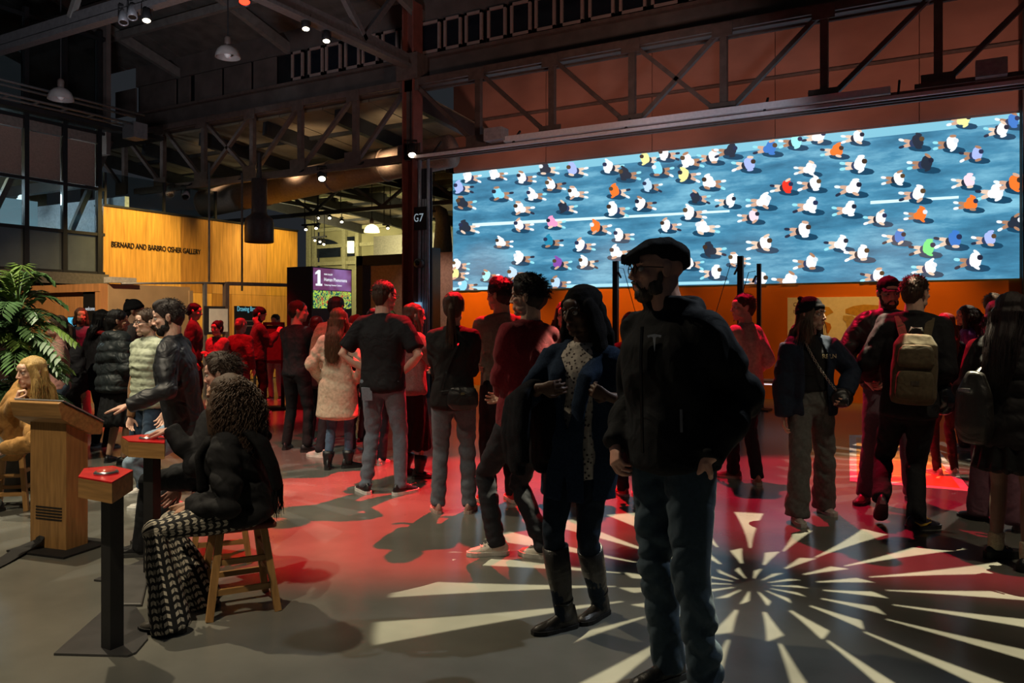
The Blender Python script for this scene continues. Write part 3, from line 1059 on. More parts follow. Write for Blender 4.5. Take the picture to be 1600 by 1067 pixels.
def landpoly(pts, col):
    land.add([(mx0 + (mx1 - mx0) * u, -0.014, mz1 - (mz1 - mz0) * v) for u, v in pts], [tuple(range(len(pts)))], col)


LC, LC2, LC3 = (0.60, 0.36, 0.09), (0.50, 0.20, 0.03), (0.55, 0.42, 0.22)
landpoly([(0.22, 0.22), (0.30, 0.16), (0.40, 0.20), (0.44, 0.30), (0.38, 0.36), (0.36, 0.44), (0.33, 0.44), (0.30, 0.36), (0.24, 0.32)][::-1], LC)
landpoly([(0.36, 0.48), (0.41, 0.52), (0.42, 0.60), (0.39, 0.72), (0.375, 0.70), (0.36, 0.56)][::-1], LC2)
landpoly([(0.55, 0.24), (0.62, 0.18), (0.72, 0.15), (0.85, 0.17), (0.95, 0.22), (0.93, 0.30), (0.86, 0.36), (0.80, 0.44), (0.76, 0.37), (0.68, 0.38), (0.60, 0.34), (0.55, 0.32)][::-1], LC)
landpoly([(0.53, 0.36), (0.61, 0.36), (0.655, 0.44), (0.62, 0.56), (0.59, 0.66), (0.565, 0.62), (0.555, 0.50), (0.525, 0.44)][::-1], LC3)
landpoly([(0.80, 0.60), (0.88, 0.57), (0.91, 0.64), (0.87, 0.70), (0.81, 0.68)][::-1], LC3)
landpoly([(0.72, 0.28), (0.82, 0.27), (0.84, 0.34), (0.77, 0.37), (0.73, 0.34)][::-1], LC2)
o = land.obj('land_print', mat('poster_ink', (1, 1, 1), 0.7, attr='Col', var=0.2), mp, False, True)
M_INK = mat('ink_grey', (0.22, 0.18, 0.17), 0.7)
text('Can we', 0.10, (mx0 + 0.10, -0.014, mz1 - 0.16), (1, 0, 0), (0, 0, 1), M_INK, mp)
text('be the', 0.10, (mx0 + 0.10, -0.014, mz1 - 0.29), (1, 0, 0), (0, 0, 1), M_INK, mp)
MB().box(((mx0 + mx1) / 2, -0.012, mz0 + 0.14), ((mx1 - mx0) * 0.5, 0.004, 0.012)).obj('scale_bar', M_INK, mp)

# posts with wires in front of the low wall
for k, (px, py, lab) in enumerate(((962, 408, 'leftmost of three slim posts before the orange wall, beside the cap'), (1157, 400, 'tallest slim dark post before the orange wall, middle of three'), (1186, 412, 'rightmost of three slim dark posts before the orange wall'))):
    Yp = 13.4
    b = onY(px, 500, Yp)
    ztop = onY(px, py, Yp)[2]
    p = empty('rope_post', (b[0], b[1], 0))
    tag(p, lab, 'post', 'exhibit posts before the orange wall')
    r = 0.045 if px != 1186 else 0.032
    MB().box((0, 0, ztop / 2), (2 * r, 2 * r, ztop)).obj('shaft', M_STEELB, p)
    MB().box((0, 0, 0.01), (0.36, 0.36, 0.02)).obj('foot', M_STEELB, p)
    sgn = 1 if px == 962 else -1
    MB().tube([(sgn * 0.05, -0.02, ztop - 0.12), (sgn * 0.16, -0.03, ztop - 0.14), (sgn * 0.40, -0.05, ztop - 0.95)], 0.006, 6).obj('wire', M_BLACK, p)
    MB().tube([(sgn * 0.05, 0.0, ztop - 0.20), (sgn * 0.10, 0, ztop - 0.30)], 0.018, 8, 0.5).obj('clip', M_GREY, p)

# ================================================================== FURNITURE AND FITTINGS
def lathe(mb, prof, c=(0, 0, 0), n=24, col=None):
    """prof: (r, z) from bottom to top, open"""
    v, f = [], []
    for r, z in prof:
        for j in range(n):
            a = 2 * math.pi * j / n
            v.append((c[0] + r * math.cos(a), c[1] + r * math.sin(a), c[2] + z))
    for i in range(len(prof) - 1):
        for j in range(n):
            j2 = (j + 1) % n
            f.append((i * n + j, i * n + j2, i * n + n + j2, i * n + n + j))
    mb.add(v, f, col)
    return mb


# ---- wooden welcome kiosk under the offices
kq = atd(163, 500, 14.0)
ks = empty('welcome_kiosk', (kq[0], kq[1], 0))
tag(ks, 'wooden welcome kiosk with a black sign panel, under the glazed offices', 'kiosk')
kz = atd(163, 443, 14.0)[2]
M_KW = mat('kiosk_oak', (0.42, 0.20, 0.08), 0.5, scale=3, var=0.25, stretch=(5, 5, 0.7))
M_KB = mat('kiosk_beige', (0.36, 0.25, 0.14), 0.7, scale=3, var=0.15)
MB().box((-1.3, 0.06, kz / 2), (2.6, 0.12, kz)).obj('front_panel', M_KW, ks)
MB().box((0.0, 0.9, kz / 2), (0.10, 1.7, kz)).obj('side_panel', M_KB, ks)
MB().box((-0.06, 0.0, kz / 2), (0.16, 0.16, kz)).obj('corner_post', M_KW, ks)
MB().box((-1.3, -0.01, kz - 0.07), (2.6, 0.16, 0.14)).obj('head_rail', M_KW, ks)
MB().box((0.06, 1.75, kz / 2 - 0.02), (0.05, 0.08, kz - 0.1)).obj('edge_strip', M_KB, ks)
sx0, sx1 = -0.54, -0.14
sp_ = MB().box(((sx0 + sx1) / 2, -0.02, 1.50), (sx1 - sx0, 0.05, 1.05)).obj('sign_panel', M_BLACKG, ks)
text('welcome', 0.10, (sx0 + 0.07, -0.05, 1.65), (1, 0, 0), (0, 0, 1), emissive('sign_white', (0.8, 0.8, 0.8), 0.7), ks, width=0.27)
mo = empty('desk_monitor', (kq[0] - 0.30, kq[1] - 0.35, 0))
tag(mo, 'bright cyan desk monitor below the welcome sign', 'monitor')
MB().box((0, 0, 1.38), (0.36, 0.03, 0.32)).obj('bezel', M_BLACK, mo)
MB().box((-0.03, -0.018, 1.385), (0.28, 0.006, 0.28)).obj('screen', emissive('monitor_cyan', (0.10, 0.55, 0.80), 1.0), mo)
MB().box((0, 0.02, 0.62), (0.06, 0.06, 1.24)).box((0, 0, 0.01), (0.3, 0.3, 0.02)).obj('stand', M_BLACK, mo)
rl = MB().box(atd(188, 438, 14.2), (0.2, 0.5, 0.10)).obj('projector_box', mat('box_pale', (0.4, 0.38, 0.34), 0.6))
rl.location.z += 0
tag(rl, 'small pale box lying on top of the wooden kiosk', 'box')

# ---- pipe frame with pinboard, chalkboard
FX = -12.6
pf = empty('pipe_frame', (FX, 0, 0))
tag(pf, 'grey pipe railing frame standing before the wooden wall', 'frame')


def fx(px, py):
    q = onX(px, py, FX)
    return (0, q[1], q[2])


MB().tube([fx(190, 443), fx(320, 442), fx(352, 443)], 0.02, 8).obj('rail', M_GREY, pf, True)
a, b = fx(353, 443), fx(470, 446)
MB().bar(a, b, 0.07, 0.07).obj('beam', M_STEEL, pf)
for px, r in ((320, 0.03), (353, 0.045), (470, 0.045)):
    q = fx(px, 443)
    MB().box((0, q[1], q[2] / 2), (2 * r, 2 * r, q[2])).obj('post', M_GREY if px == 320 else M_STEEL, pf)
q = fx(320, 440)
MB().cyl((0, q[1] + 0.1, q[2]), (0, q[1] + 0.1, 4.5), 0.02, n=8).obj('riser', M_GREY, pf, True)
pb = empty('pinboard', (FX, 0, 0))
tag(pb, 'white framed drawing sheet hung on the pipe frame', 'board')
a, b = fx(317, 478), fx(354, 522)
yc, zc, wy, hz = (a[1] + b[1]) / 2, (a[2] + b[2]) / 2, b[1] - a[1], a[2] - b[2]
MB().box((0.03, yc, zc), (0.02, wy, hz)).obj('backing', M_STEELB, pb)
MB().box((0.045, yc + 0.05, zc), (0.01, wy * 0.78, hz * 0.82)).obj('paper', M_WHITE, pb)
cb = empty('chalkboard', (FX + 0.1, 0, 0))
tag(cb, 'black chalkboard with blue chalk heading behind the red-lit group', 'chalkboard')
a, b = fx(361, 478), fx(400, 524)
yc, zc, wy, hz = (a[1] + b[1]) / 2, (a[2] + b[2]) / 2, b[1] - a[1], a[2] - b[2]
MB().box((0, yc, zc), (0.03, wy, hz)).obj('slate', M_BLACK, cb)
for s in (-1, 1):
    MB().box((-0.03, yc + s * wy * 0.35, zc / 2), (0.04, 0.04, zc)).obj('leg', M_STEELB, cb)
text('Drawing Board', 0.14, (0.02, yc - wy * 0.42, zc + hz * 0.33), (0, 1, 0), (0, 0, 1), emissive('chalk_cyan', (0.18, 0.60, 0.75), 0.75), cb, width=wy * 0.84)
MB().box((0.018, yc, zc), (0.004, wy * 0.7, 0.02)).box((0.018, yc, zc - 0.1), (0.004, wy * 0.6, 0.02)).obj('chalk_line', mat('chalk_grey', (0.25, 0.22, 0.2), 0.9), cb)

# ---- gallery sign totem
q0, q1 = atd(489, 500, 13.0), onX(549, 500, atd(489, 500, 13.0)[0])
tt = empty('sign_totem', (q0[0], q0[1], 0))
tag(tt, 'tall black sign totem with a lit purple screen headed 1', 'sign')
wy = q1[1] - q0[1]
tz = atd(489, 416, 13.0)[2]
dep = 0.55
MB().box((-dep / 2 - 0.01, wy / 2, tz / 2), (dep, wy + 0.04, tz)).obj('cabinet', mat('totem_brown', (0.018, 0.013, 0.011), 0.5), tt)
zmid = onX(520, 454, q0[0])[2]
zlow = onX(520, 481, q0[0])[2]


def screen_mat(name, kind):
    m = bpy.data.materials.new(name)
    m.use_nodes = True
    N, L = m.node_tree.nodes, m.node_tree.links
    b = N['Principled BSDF']
    b.inputs['Base Color'].default_value = (0.02, 0.02, 0.02, 1)
    b.inputs['Roughness'].default_value = 0.3
    tc = N.new('ShaderNodeTexCoord')
    n = N.new('ShaderNodeTexNoise')
    L.new(tc.outputs['Object'], n.inputs['Vector'])
    cr = N.new('ShaderNodeValToRGB')
    e = cr.color_ramp.elements
    if kind == 'purple':
        n.inputs['Scale'].default_value = 2.2
        e[0].color, e[0].position = (0.13, 0.030, 0.095, 1), 0.45
        e[1].color, e[1].position = (0.30, 0.16, 0.42, 1), 0.75
    else:
        n.inputs['Scale'].default_value = 9
        n.inputs['Distortion'].default_value = 2.5
        e[0].color, e[0].position = (0.01, 0.02, 0.04, 1), 0.36
        e[1].color, e[1].position = (0.55, 0.06, 0.02, 1), 0.68
        for p, c in ((0.44, (0.02, 0.12, 0.10, 1)), (0.50, (0.28, 0.62, 0.06, 1)), (0.55, (0.62, 0.62, 0.05, 1)), (0.60, (0.05, 0.06, 0.08, 1))):
            q = e.new(p)
            q.color = c
    L.new(n.outputs[0], cr.inputs[0])
    L.new(cr.outputs[0], b.inputs['Emission Color'])
    b.inputs['Emission Strength'].default_value = 1.1
    return m


MB().box((0, wy / 2, (tz + zmid) / 2 - 0.01), (0.01, wy * 0.98, tz - zmid - 0.02)).obj('title_screen', screen_mat('title_screen', 'purple'), tt)
MB().box((0, wy / 2, (zmid + zlow) / 2 - 0.01), (0.01, wy * 0.98, zmid - zlow)).obj('picture_screen', screen_mat('picture_screen', 'net'), tt)
M_SW = emissive('screen_white', (0.85, 0.9, 0.95), 1.1)
hz = tz - zmid
MB().prism([(wy * a_, zmid + hz * b_) for a_, b_ in ((0.06, 0.18), (0.22, 0.18), (0.22, 0.27), (0.175, 0.27), (0.175, 0.86), (0.12, 0.86), (0.05, 0.74), (0.05, 0.66), (0.105, 0.70), (0.105, 0.27), (0.06, 0.27))], 0.004, (0.006, 0, 0), (0, 1, 0), (0, 0, 1)).obj('numeral', M_SW, tt)
text('MAIN GALLERY', hz * 0.10, (0.008, wy * 0.27, zmid + hz * 0.66), (0, 1, 0), (0, 0, 1), M_SW, tt, width=wy * 0.22)
text('Human Phenomena', hz * 0.22, (0.008, wy * 0.27, zmid + hz * 0.40), (0, 1, 0), (0, 0, 1), M_SW, tt, width=wy * 0.60)
text('Tinkering Human Culture', hz * 0.10, (0.008, wy * 0.27, zmid + hz * 0.20), (0, 1, 0), (0, 0, 1), M_SW, tt, width=wy * 0.46)


# ---- pendants and spots
def pendant(pos, rad, label, lit=False, stem=0.9):
    t = empty('pendant_lamp', pos)
    tag(t, label, 'lamp', 'bell pendant lamps')
    pr = [(1.0, 0), (1.0, 0.03), (0.97, 0.25), (0.82, 0.62), (0.55, 0.88), (0.28, 1.0), (0.2, 1.05)]
    m = mat('lit_prism_glass', (0.8, 0.75, 0.55), 0.3, emit=(1.0, 0.85, 0.42), estr=2.4) if lit else mat('bell_shade', (0.34, 0.30, 0.28), 0.4, scale=9, var=0.2)
    sh = lathe(MB(), [(r * rad, z * rad) for r, z in pr]).obj('shade', m, t, True)
    so = sh.modifiers.new('wall', 'SOLIDIFY')
    so.thickness = 0.008
    lathe(MB(), [(0.20 * rad, 1.0 * rad), (0.26 * rad, 1.1 * rad), (0.26 * rad, 1.6 * rad), (0.16 * rad, 1.75 * rad), (0.02, 1.76 * rad)], n=14).obj('gear_housing', M_STEEL, t, True)
    MB().cyl((0, 0, 1.7 * rad), (0, 0, 1.7 * rad + stem), 0.012, n=6).obj('stem', M_STEELB, t)
    MB().ell((0, 0, 0.35 * rad), (0.3 * rad, 0.3 * rad, 0.4 * rad)).obj('bulb', emissive('bulb_lit', (1.0, 0.85, 0.5), 3.0) if lit else M_WHITE, t, True)


pendant(atd(356, 90, 13.0), 0.20, 'unlit grey bell pendant lamp below the roof, centre left', stem=1.6)
pendant(atd(95, 156, 14.0), 0.21, 'unlit grey bell pendant lamp before the glazed offices', stem=2.2)
pendant(onY(581, 363, 17.5), 0.22, 'glowing glass bell pendant lamp in the far room left of the column', True, 1.45)
hp = onY(405, 379, 12.1)
hd = empty('hanging_hood', hp)
tag(hd, 'dark bottle-shaped hood hanging from the truss before the gallery wall', 'hood')
lathe(MB(), [(0.0, 0.04), (0.27, 0.04), (0.29, 0.0), (0.30, 0.02), (0.30, 0.42), (0.27, 0.52), (0.17, 0.60), (0.16, 0.64), (0.16, 1.35), (0.0, 1.36)]).obj('shell', mat('hood_brown', (0.060, 0.045, 0.042), 0.5), hd, True)
MB().cyl((0, 0, 1.3), (0, 0, 1.9), 0.05).obj('hanger', M_STEELB, hd)


def track_spot(pos, aim, label, lit=True, size=1.0, glow=None, stem=0.0):
    t = empty('track_spotlight', pos)
    tag(t, label, 'spotlight', 'track spotlights')
    t.rotation_euler = Vector(aim).to_track_quat('-Z', 'Y').to_euler()
    s = size
    lathe(MB(), [(0.0, 0.20 * s), (0.045 * s, 0.19 * s), (0.055 * s, 0.10 * s), (0.06 * s, 0.0), (0.05 * s, 0.0), (0.045 * s, 0.02 * s)], n=14).obj('can', mat('can_silver', (0.35, 0.35, 0.37), 0.4, metal=0.4) if not lit else M_STEELB, t, True)
    MB().cyl((0, 0, 0.012 * s), (0, 0, 0.02 * s), 0.052 * s, n=14).obj('lens', (glow or M_LAMP) if lit else M_BLACKG, t)
    MB().bar((0.06 * s, 0, 0.08 * s), (0.06 * s, 0, 0.28 * s), 0.02 * s, 0.01 * s).bar((-0.06 * s, 0, 0.08 * s), (-0.06 * s, 0, 0.28 * s), 0.02 * s, 0.01 * s).bar((-0.06 * s, 0, 0.28 * s), (0.06 * s, 0, 0.28 * s), 0.02 * s, 0.02 * s).obj('yoke', M_STEELB, t)
    if stem:
        MB().cyl((0, 0, 0.27 * s), (0, 0, 0.28 * s + stem), 0.012, n=8).obj('stem', M_STEELB, t)


def toward(p, f=0.5):
    d = CAM - np.array(p)
    d = d / np.linalg.norm(d)
    return tuple(d * f + np.array([0, 0, -1.0]))


for px, py, lit, lab in ((193, 36, 0, 'unlit silver track spotlight under the upper left beam, leftmost of three'), (207, 28, 0, 'unlit silver track spotlight under the upper left beam, middle of three'),
                         (229, 33, 1, 'lit track spotlight under the upper left beam, rightmost of three')):
    p = onY(px, py, 7.9)
    track_spot(p, toward(p), lab, bool(lit), 1.25)
for px, py, lab in ((478, 46, 'lit spotlight on the roof beam, upper of two'), (510, 65, 'lit spotlight on the roof beam, lower of two')):
    p = onX(px, py, CX + 0.05)
    track_spot(p, toward(p), lab, True, 1.2)
for px, py, lit, lab in ((503, 280, 1, 'lit spotlight on the left truss track near the duct'), (290, 308, 0, 'unlit dark spotlight above the gallery lettering'), (266, 305, 0, 'unlit dark spotlight left of another above the gallery wall')):
    p = onY(px, py, TY - 0.35)
    track_spot(p, toward(p, 1.1), lab, bool(lit), 1.5)
p = onY(644, 243, TY - 0.4)
track_spot(p, toward(p, 0.9), 'lit spotlight clamped to the column at truss height', True, 1.5)
for k, (px, py, Y) in enumerate(((497, 341, 17), (515, 341, 17), (534, 347, 17), (478, 359, 16.5), (494, 357, 16.5), (492, 376, 20), (500, 378, 20), (506, 382, 20), (606, 357, 18), (673, 337, 17))):
    p = onY(px, py, Y)
    track_spot(p, toward(p, 1.4), ['lit far-room spotlight, leftmost of the upper row of three', 'lit far-room spotlight, middle of the upper row of three', 'lit far-room spotlight, rightmost of the upper row of three', 'lit spotlight just right of the gallery wall end, left of a pair', 'lit spotlight just right of the gallery wall end, right of a pair', 'left one of three clustered lit spotlights over the arched window', 'middle one of three clustered lit spotlights over the arched window', 'right one of three clustered lit spotlights over the arched window', 'lit spotlight beside the glowing pendant in the far room', 'lit spotlight right of the column near the cream duct'][k], True, 0.85, None, 0.35 if k in (2, 7) else 0.0)
for (pa, pb_, py, Y), lab in (((490, 540, 334, 17), 'thin dark lighting track in the far room holding three lit spots'), ((472, 500, 352, 16.5), 'short dark lighting track by the gallery wall end holding two lit spots'),
                              ((488, 510, 371, 20), 'short dark lighting track over the arched window'), ((598, 612, 351, 18), 'short dark track stub beside the glowing pendant'), ((666, 680, 331, 17), 'short dark track stub right of the column')):
    A_, B_ = onY(pa, py, Y), onY(pb_, py, Y)
    B_[2] = A_[2]
    tk = empty('lighting_track', tuple(A_))
    tag(tk, lab, 'lighting track')
    MB().bar((0, 0, 0), tuple(B_ - A_), 0.05, 0.05).obj('rail', M_STEELB, tk)
    for f in (0.15, 0.85):
        q = (B_ - A_) * f
        MB().bar(tuple(q), (q[0], q[1], 5.35 - A_[2]), 0.02, 0.02).obj('hanger', M_STEELB, tk)
sc_ = MB().box(onY(548, 386, 23.3), (0.22, 0.15, 0.45)).obj('wall_sconce', emissive('sconce_glow', (1.0, 0.9, 0.5), 2.2))
tag(sc_, 'glowing wall sconce on the olive far wall', 'lamp')
p = onY(382, 4, 7.95)
track_spot(p, toward(p), 'red-glowing spotlight at the top edge, under the roof', True, 1.6, emissive('lens_red', (1.0, 0.03, 0.01), 5.0), 0.4)


# ---- leafy palm plants
def palm(name, label, pos, n, length, height, seed, spread=1.0, leafw=0.022, nl=15):
    rg = random.Random(seed)
    t = empty(name, pos)
    tag(t, label, 'plant')
    lathe(MB(), [(0.0, 0.0), (0.20, 0.0), (0.25, 0.42), (0.27, 0.42), (0.27, 0.46), (0.23, 0.46), (0.22, 0.40), (0.0, 0.40)]).obj('pot', mat('pot_dark', (0.05, 0.04, 0.035), 0.6), t, True)
    M_LEAF = [mat('palm_leaf_%d' % i, c, 0.38, scale=9, var=0.3, spec=0.5) for i, c in enumerate(((0.12, 0.24, 0.08), (0.09, 0.18, 0.07), (0.20, 0.32, 0.07)))]
    for i in range(n):
        az = i * 2.399 + rg.uniform(-0.3, 0.3)
        rise = rg.uniform(0.35, 1.25)
        L = length * rg.uniform(0.75, 1.1)
        h0 = height * rg.uniform(0.35, 0.95)
        dx, dy = math.cos(az) * spread, math.sin(az) * spread
        mb = MB()
        K = 9
        pts = []
        for k in range(K):
            s = k / (K - 1)
            rr = L * s * math.cos(rise) * (1 + 0.1 * s)
            zz = h0 + L * (s * math.sin(rise) - 0.62 * s * s)
            pts.append(np.array([dx * (0.04 + rr), dy * (0.04 + rr), zz]))
        base = np.array([dx * 0.03, dy * 0.03, 0.40])
        mb.tube([base, base * 0.4 + pts[0] * 0.6] + pts, [0.010, 0.009] + [0.007 - 0.0055 * k / K for k in range(K)], 5)
        side = np.array([-dy, dx, 0]) / (math.hypot(dx, dy) + 1e-9)
        for k in range(nl):
            s = 0.12 + 0.88 * k / (nl - 1)
            j = min(K - 2, int(s * (K - 1)))
            fr = s * (K - 1) - j
            q = pts[j] * (1 - fr) + pts[j + 1] * fr
            tg = pts[j + 1] - pts[j]
            tg = tg / np.linalg.norm(tg)
            ll = 0.26 * length / 0.8 * (1 - 0.55 * s) * rg.uniform(0.85, 1.1)
            for sd in (-1, 1):
                d = side * sd * 0.75 + tg * 0.65
                d = d / np.linalg.norm(d)
                dr = np.array([0, 0, -1.0])
                nrm = np.cross(d, tg)
                wv = np.cross(d, np.array([0, 0, 1.0]))
                wv = wv / (np.linalg.norm(wv) + 1e-9) * leafw
                a = q
                b1 = q + d * ll * 0.45 + dr * ll * 0.06
                c1 = q + d * ll + dr * ll * 0.34
                up = np.array([0, 0, 0.006])
                mb.add([a, b1 + wv, c1, b1 - wv, b1 + up], [(0, 1, 4), (1, 2, 4), (2, 3, 4), (3, 0, 4)])
        mb.obj('frond', M_LEAF[i % 3], t, False)
    return t


palm('potted_palm', 'large leafy green potted palm at the left edge', atd(28, 500, 7.0) * np.array([1, 1, 0]), 60, 0.74, 1.80, 3, 0.66, 0.030, 12)
palm('potted_palm', 'dim potted palm inside the dark doorway beside the column', onY(600, 500, 15.9) * np.array([1, 1, 0]), 16, 0.7, 1.9, 9, 0.6, 0.03, 11)
spot('plant_spot', atd(60, -160, 6.2), atd(30, 540, 6.9), 210, (1.0, 0.93, 0.62), 34, 0.5, 0.05)

# ---- lectern
A, B = ground(47, 856), ground(103, 863)
ex = (B - A) / np.linalg.norm(B - A)
lec = empty('lectern', tuple(A), math.atan2(ex[1], ex[0]))
tag(lec, 'blond wood lectern with sloped top and slotted front, beside the palm', 'lectern')
LW = np.linalg.norm(B - A)
o = MB().box((LW / 2, 0.085, 0.43), (LW, 0.17, 0.84)).obj('pedestal', M_OAK, lec)
bevel(o, 0.004)
# wedge head: high edge towards the viewer
hw0, hw1 = -0.075, LW + 0.03
prof = [(-0.06, 0.86), (-0.085, 0.955), (-0.06, 0.965), (0.27, 0.795), (0.25, 0.72), (0.17, 0.73), (0.0, 0.82)]
mb = MB()
mb.prism([(y, z) for y, z in prof], hw1 - hw0, (hw0, 0, 0), (0, 1, 0), (0, 0, 1))
o = mb.obj('sloped_head', M_OAKH, lec)
bevel(o, 0.004)
nrm = np.array([0, 0.225, 0.56])
nrm /= np.linalg.norm(nrm)
MB().bar((LW / 2 - 0.02, -0.05, 0.972), (LW / 2 - 0.02, 0.265, 0.805), hw1 - hw0 + 0.01, 0.008).obj('top_plate', mat('lectern_plate', (0.45, 0.45, 0.47), 0.3, metal=0.4), lec)
for i in range(5):
    MB().box((LW / 2 + 0.01, -0.001, 0.20 + i * 0.019), (LW * 0.72, 0.006, 0.008)).obj('vent_slot', M_BLACK, lec)
MB().box((LW / 2 + 0.03, 0.08, 0.008), (0.48, 0.40, 0.012)).obj('floor_plate', mat('black_rubber', (0.016, 0.015, 0.015), 0.7), lec)
cfl = MB()
cfl.ribbon([ground(68, 832, 0.10), ground(60, 845, 0.06), ground(35, 858, 0.02), ground(0, 880, 0.008), ground(-30, 897, 0.008)], [0.06, 0.09, 0.12, 0.10, 0.07], 0.006, (0, 0, 1))
o = cfl.obj('cable_cover', mat('black_rubber', (0.016, 0.015, 0.015), 0.7))
tag(o, 'flat black rubber cable cover running left from the lectern foot', 'cable cover')


# ---- button stands
def button_stand(label, top_px, rot, base=True):
    c = ground(top_px[0], top_px[1], 0.79)
    t = empty('button_stand', (c[0], c[1], 0), rot)
    tag(t, label, 'button stand', 'red button stands')
    Minv = np.array([[math.cos(rot), math.sin(rot)], [-math.sin(rot), math.cos(rot)]])

    def lc(p):
        return tuple(Minv @ (np.array(p[:2]) - c[:2]))
    # outline of the first stand's top, taken on the table plane
    o0 = ground(166, 741, 0.79)
    pts = [ground(*q, 0.79) for q in ((122, 745), (175, 754), (208, 735), (176, 728), (131, 732))]
    ol = [tuple((p - o0)[:2]) for p in pts]
    MB().prism(ol, 0.085, (0, 0, 0.70), (1, 0, 0), (0, 1, 0)).obj('box', M_OAKH, t)
    ol2 = [(a * 0.995, b * 0.995) for a, b in ol]
    MB().prism(ol2, 0.006, (0, 0, 0.786), (1, 0, 0), (0, 1, 0)).obj('red_top', mat('red_laminate', (0.62, 0.012, 0.015), 0.35), t)
    lathe(MB(), [(0.0, 0.0), (0.052, 0.0), (0.052, 0.008), (0.046, 0.014), (0.040, 0.014)], (0, 0, 0.792)).obj('bezel', mat('chrome', (0.6, 0.6, 0.62), 0.2, metal=0.9), t, True)
    MB().ell((0, 0, 0.803), (0.041, 0.041, 0.016)).obj('push_button', mat('button_red', (0.55, 0.06, 0.04), 0.15, emit=(0.9, 0.25, 0.15), estr=0.08), t, True)
    MB().box((0.0, 0.03, 0.35), (0.066, 0.066, 0.70)).obj('pole', M_STEELB, t)
    return t, c, lc


st1, c1, lc1 = button_stand('nearest red-topped button stand on a dark floor plate', (166, 741), 0.0)
bp = [ground(*q) for q in ((84, 1024), (200, 1027), (212, 1022), (231, 1000), (226, 970), (212, 950), (168, 950))]
MB().prism([tuple((p - c1)[:2]) for p in bp], 0.010, (0, 0, 0.0), (1, 0, 0), (0, 1, 0)).obj('floor_plate', mat('plate_steel', (0.10, 0.098, 0.10), 0.38, metal=0.6, scale=6), st1)
st2, c2, lc2 = button_stand('red-topped button stand under the outstretched hand, behind the nearest one', (232, 686), R(14))
MB().box((0, 0.03, 0.006), (0.45, 0.40, 0.010)).obj('floor_plate', mat('plate_steel', (0.10, 0.098, 0.10), 0.38, metal=0.6, scale=6), st2)
rp = [ground(*q) for q in ((180, 948), (222, 948), (232, 905), (228, 886), (186, 886))]
o = MB().prism([tuple(p[:2]) for p in rp], 0.016, (0, 0, 0), (1, 0, 0), (0, 1, 0)).obj('floor_ramp', mat('ramp_grey', (0.075, 0.072, 0.070), 0.5, scale=9))
bevel(o, 0.01)
tag(o, 'dark floor cable ramp between the two button stands', 'cable ramp')


# ---- stools
def stool(label, px, rot, h=0.45, seat_col=(0.16, 0.035, 0.020)):
    c = ground(*px)
    t = empty('wooden_stool', (c[0], c[1], 0), rot)
    tag(t, label, 'stool', 'low wooden stools')
    o = MB().box((0, 0, h - 0.016), (0.33, 0.30, 0.032)).obj('seat', mat('seat_stain', seat_col, 0.4, scale=6, stretch=(1, 9, 9)), t)
    bevel(o, 0.012, 3)
    top, bot = 0.105, 0.165
    L = {}
    for sx in (-1, 1):
        for sy in (-1, 1):
            a, b = np.array([sx * bot, sy * bot, 0]), np.array([sx * top, sy * top, h - 0.03])
            L[(sx, sy)] = (a, b)
            MB().bar(a, b, 0.034, 0.034, (0, 1, 0)).obj('leg', M_OAK, t)

    def rung(k1, k2, z):
        f = z / (h - 0.03)
        p = [L[k][0] * (1 - f) + L[k][1] * f for k in (k1, k2)]
        MB().bar(p[0], p[1], 0.02, 0.028).obj('rung', M_OAKH, t)
    rung((-1, -1), (1, -1), 0.13)
    rung((-1, 1), (1, 1), 0.13)
    rung((-1, -1), (-1, 1), 0.18)
    rung((1, -1), (1, 1), 0.18)
    rung((-1, -1), (1, -1), 0.27)
    rung((1, -1), (1, 1), 0.30)
    return t, c


stool('low wooden stool under the curly-haired woman in patterned trousers', (373, 946), YAW + R(28))
stool('low wooden stool under the blonde woman, left of the lectern', (20, 792), YAW + R(10), 0.47)
stool('low wooden stool mostly hidden under the seated man behind the curls', (345, 872), YAW + R(20))

# ---- orange floor graphic
g = empty('floor_graphic', tuple(ground(1410, 725)))
tag(g, 'orange floor graphic with a white border, behind the walking pair', 'floor graphic')
gc = ground(1410, 725)
ow = [ground(*q) - gc for q in ((1327, 680), (1328, 752), (1518, 768), (1448, 680))]
oi = [ground(*q) - gc for q in ((1338, 684), (1339, 748), (1500, 763), (1441, 684))]
MB().prism([tuple(p[:2]) for p in ow], 0.003, (0, 0, 0), (1, 0, 0), (0, 1, 0)).obj('border', mat('vinyl_white', (0.80, 0.62, 0.52), 0.5), g)
MB().prism([tuple(p[:2]) for p in oi], 0.005, (0, 0, 0), (1, 0, 0), (0, 1, 0)).obj('field', mat('vinyl_orange', (0.95, 0.36, 0.05), 0.5), g)
spot('graphic_spot', gc + np.array([0.6, 1.4, 6.2]), gc, 900, (1.0, 0.72, 0.40), 15, 0.5, 0.04)

# ---- black frame stand by the red-lit people
fq = ground(428, 638)
fs = empty('exhibit_frame', (fq[0], fq[1], 0), YAW)
tag(fs, 'black upright exhibit frame with a round foot among red-lit people', 'frame')
for s in (-1, 1):
    MB().box((s * 0.15, 0, 0.72), (0.05, 0.05, 1.44)).obj('post', M_BLACK, fs)
for z in (1.42, 0.78):
    MB().box((0, 0, z), (0.35, 0.05, 0.05)).obj('crossbar', M_BLACK, fs)
MB().box((0, 0.01, 1.10), (0.26, 0.015, 0.58)).obj('panel', mat('frame_panel', (0.10, 0.05, 0.05), 0.25), fs)
lathe(MB(), [(0.0, 0.0), (0.30, 0.0), (0.30, 0.02), (0.0, 0.025)]).obj('foot', M_BLACK, fs, True)
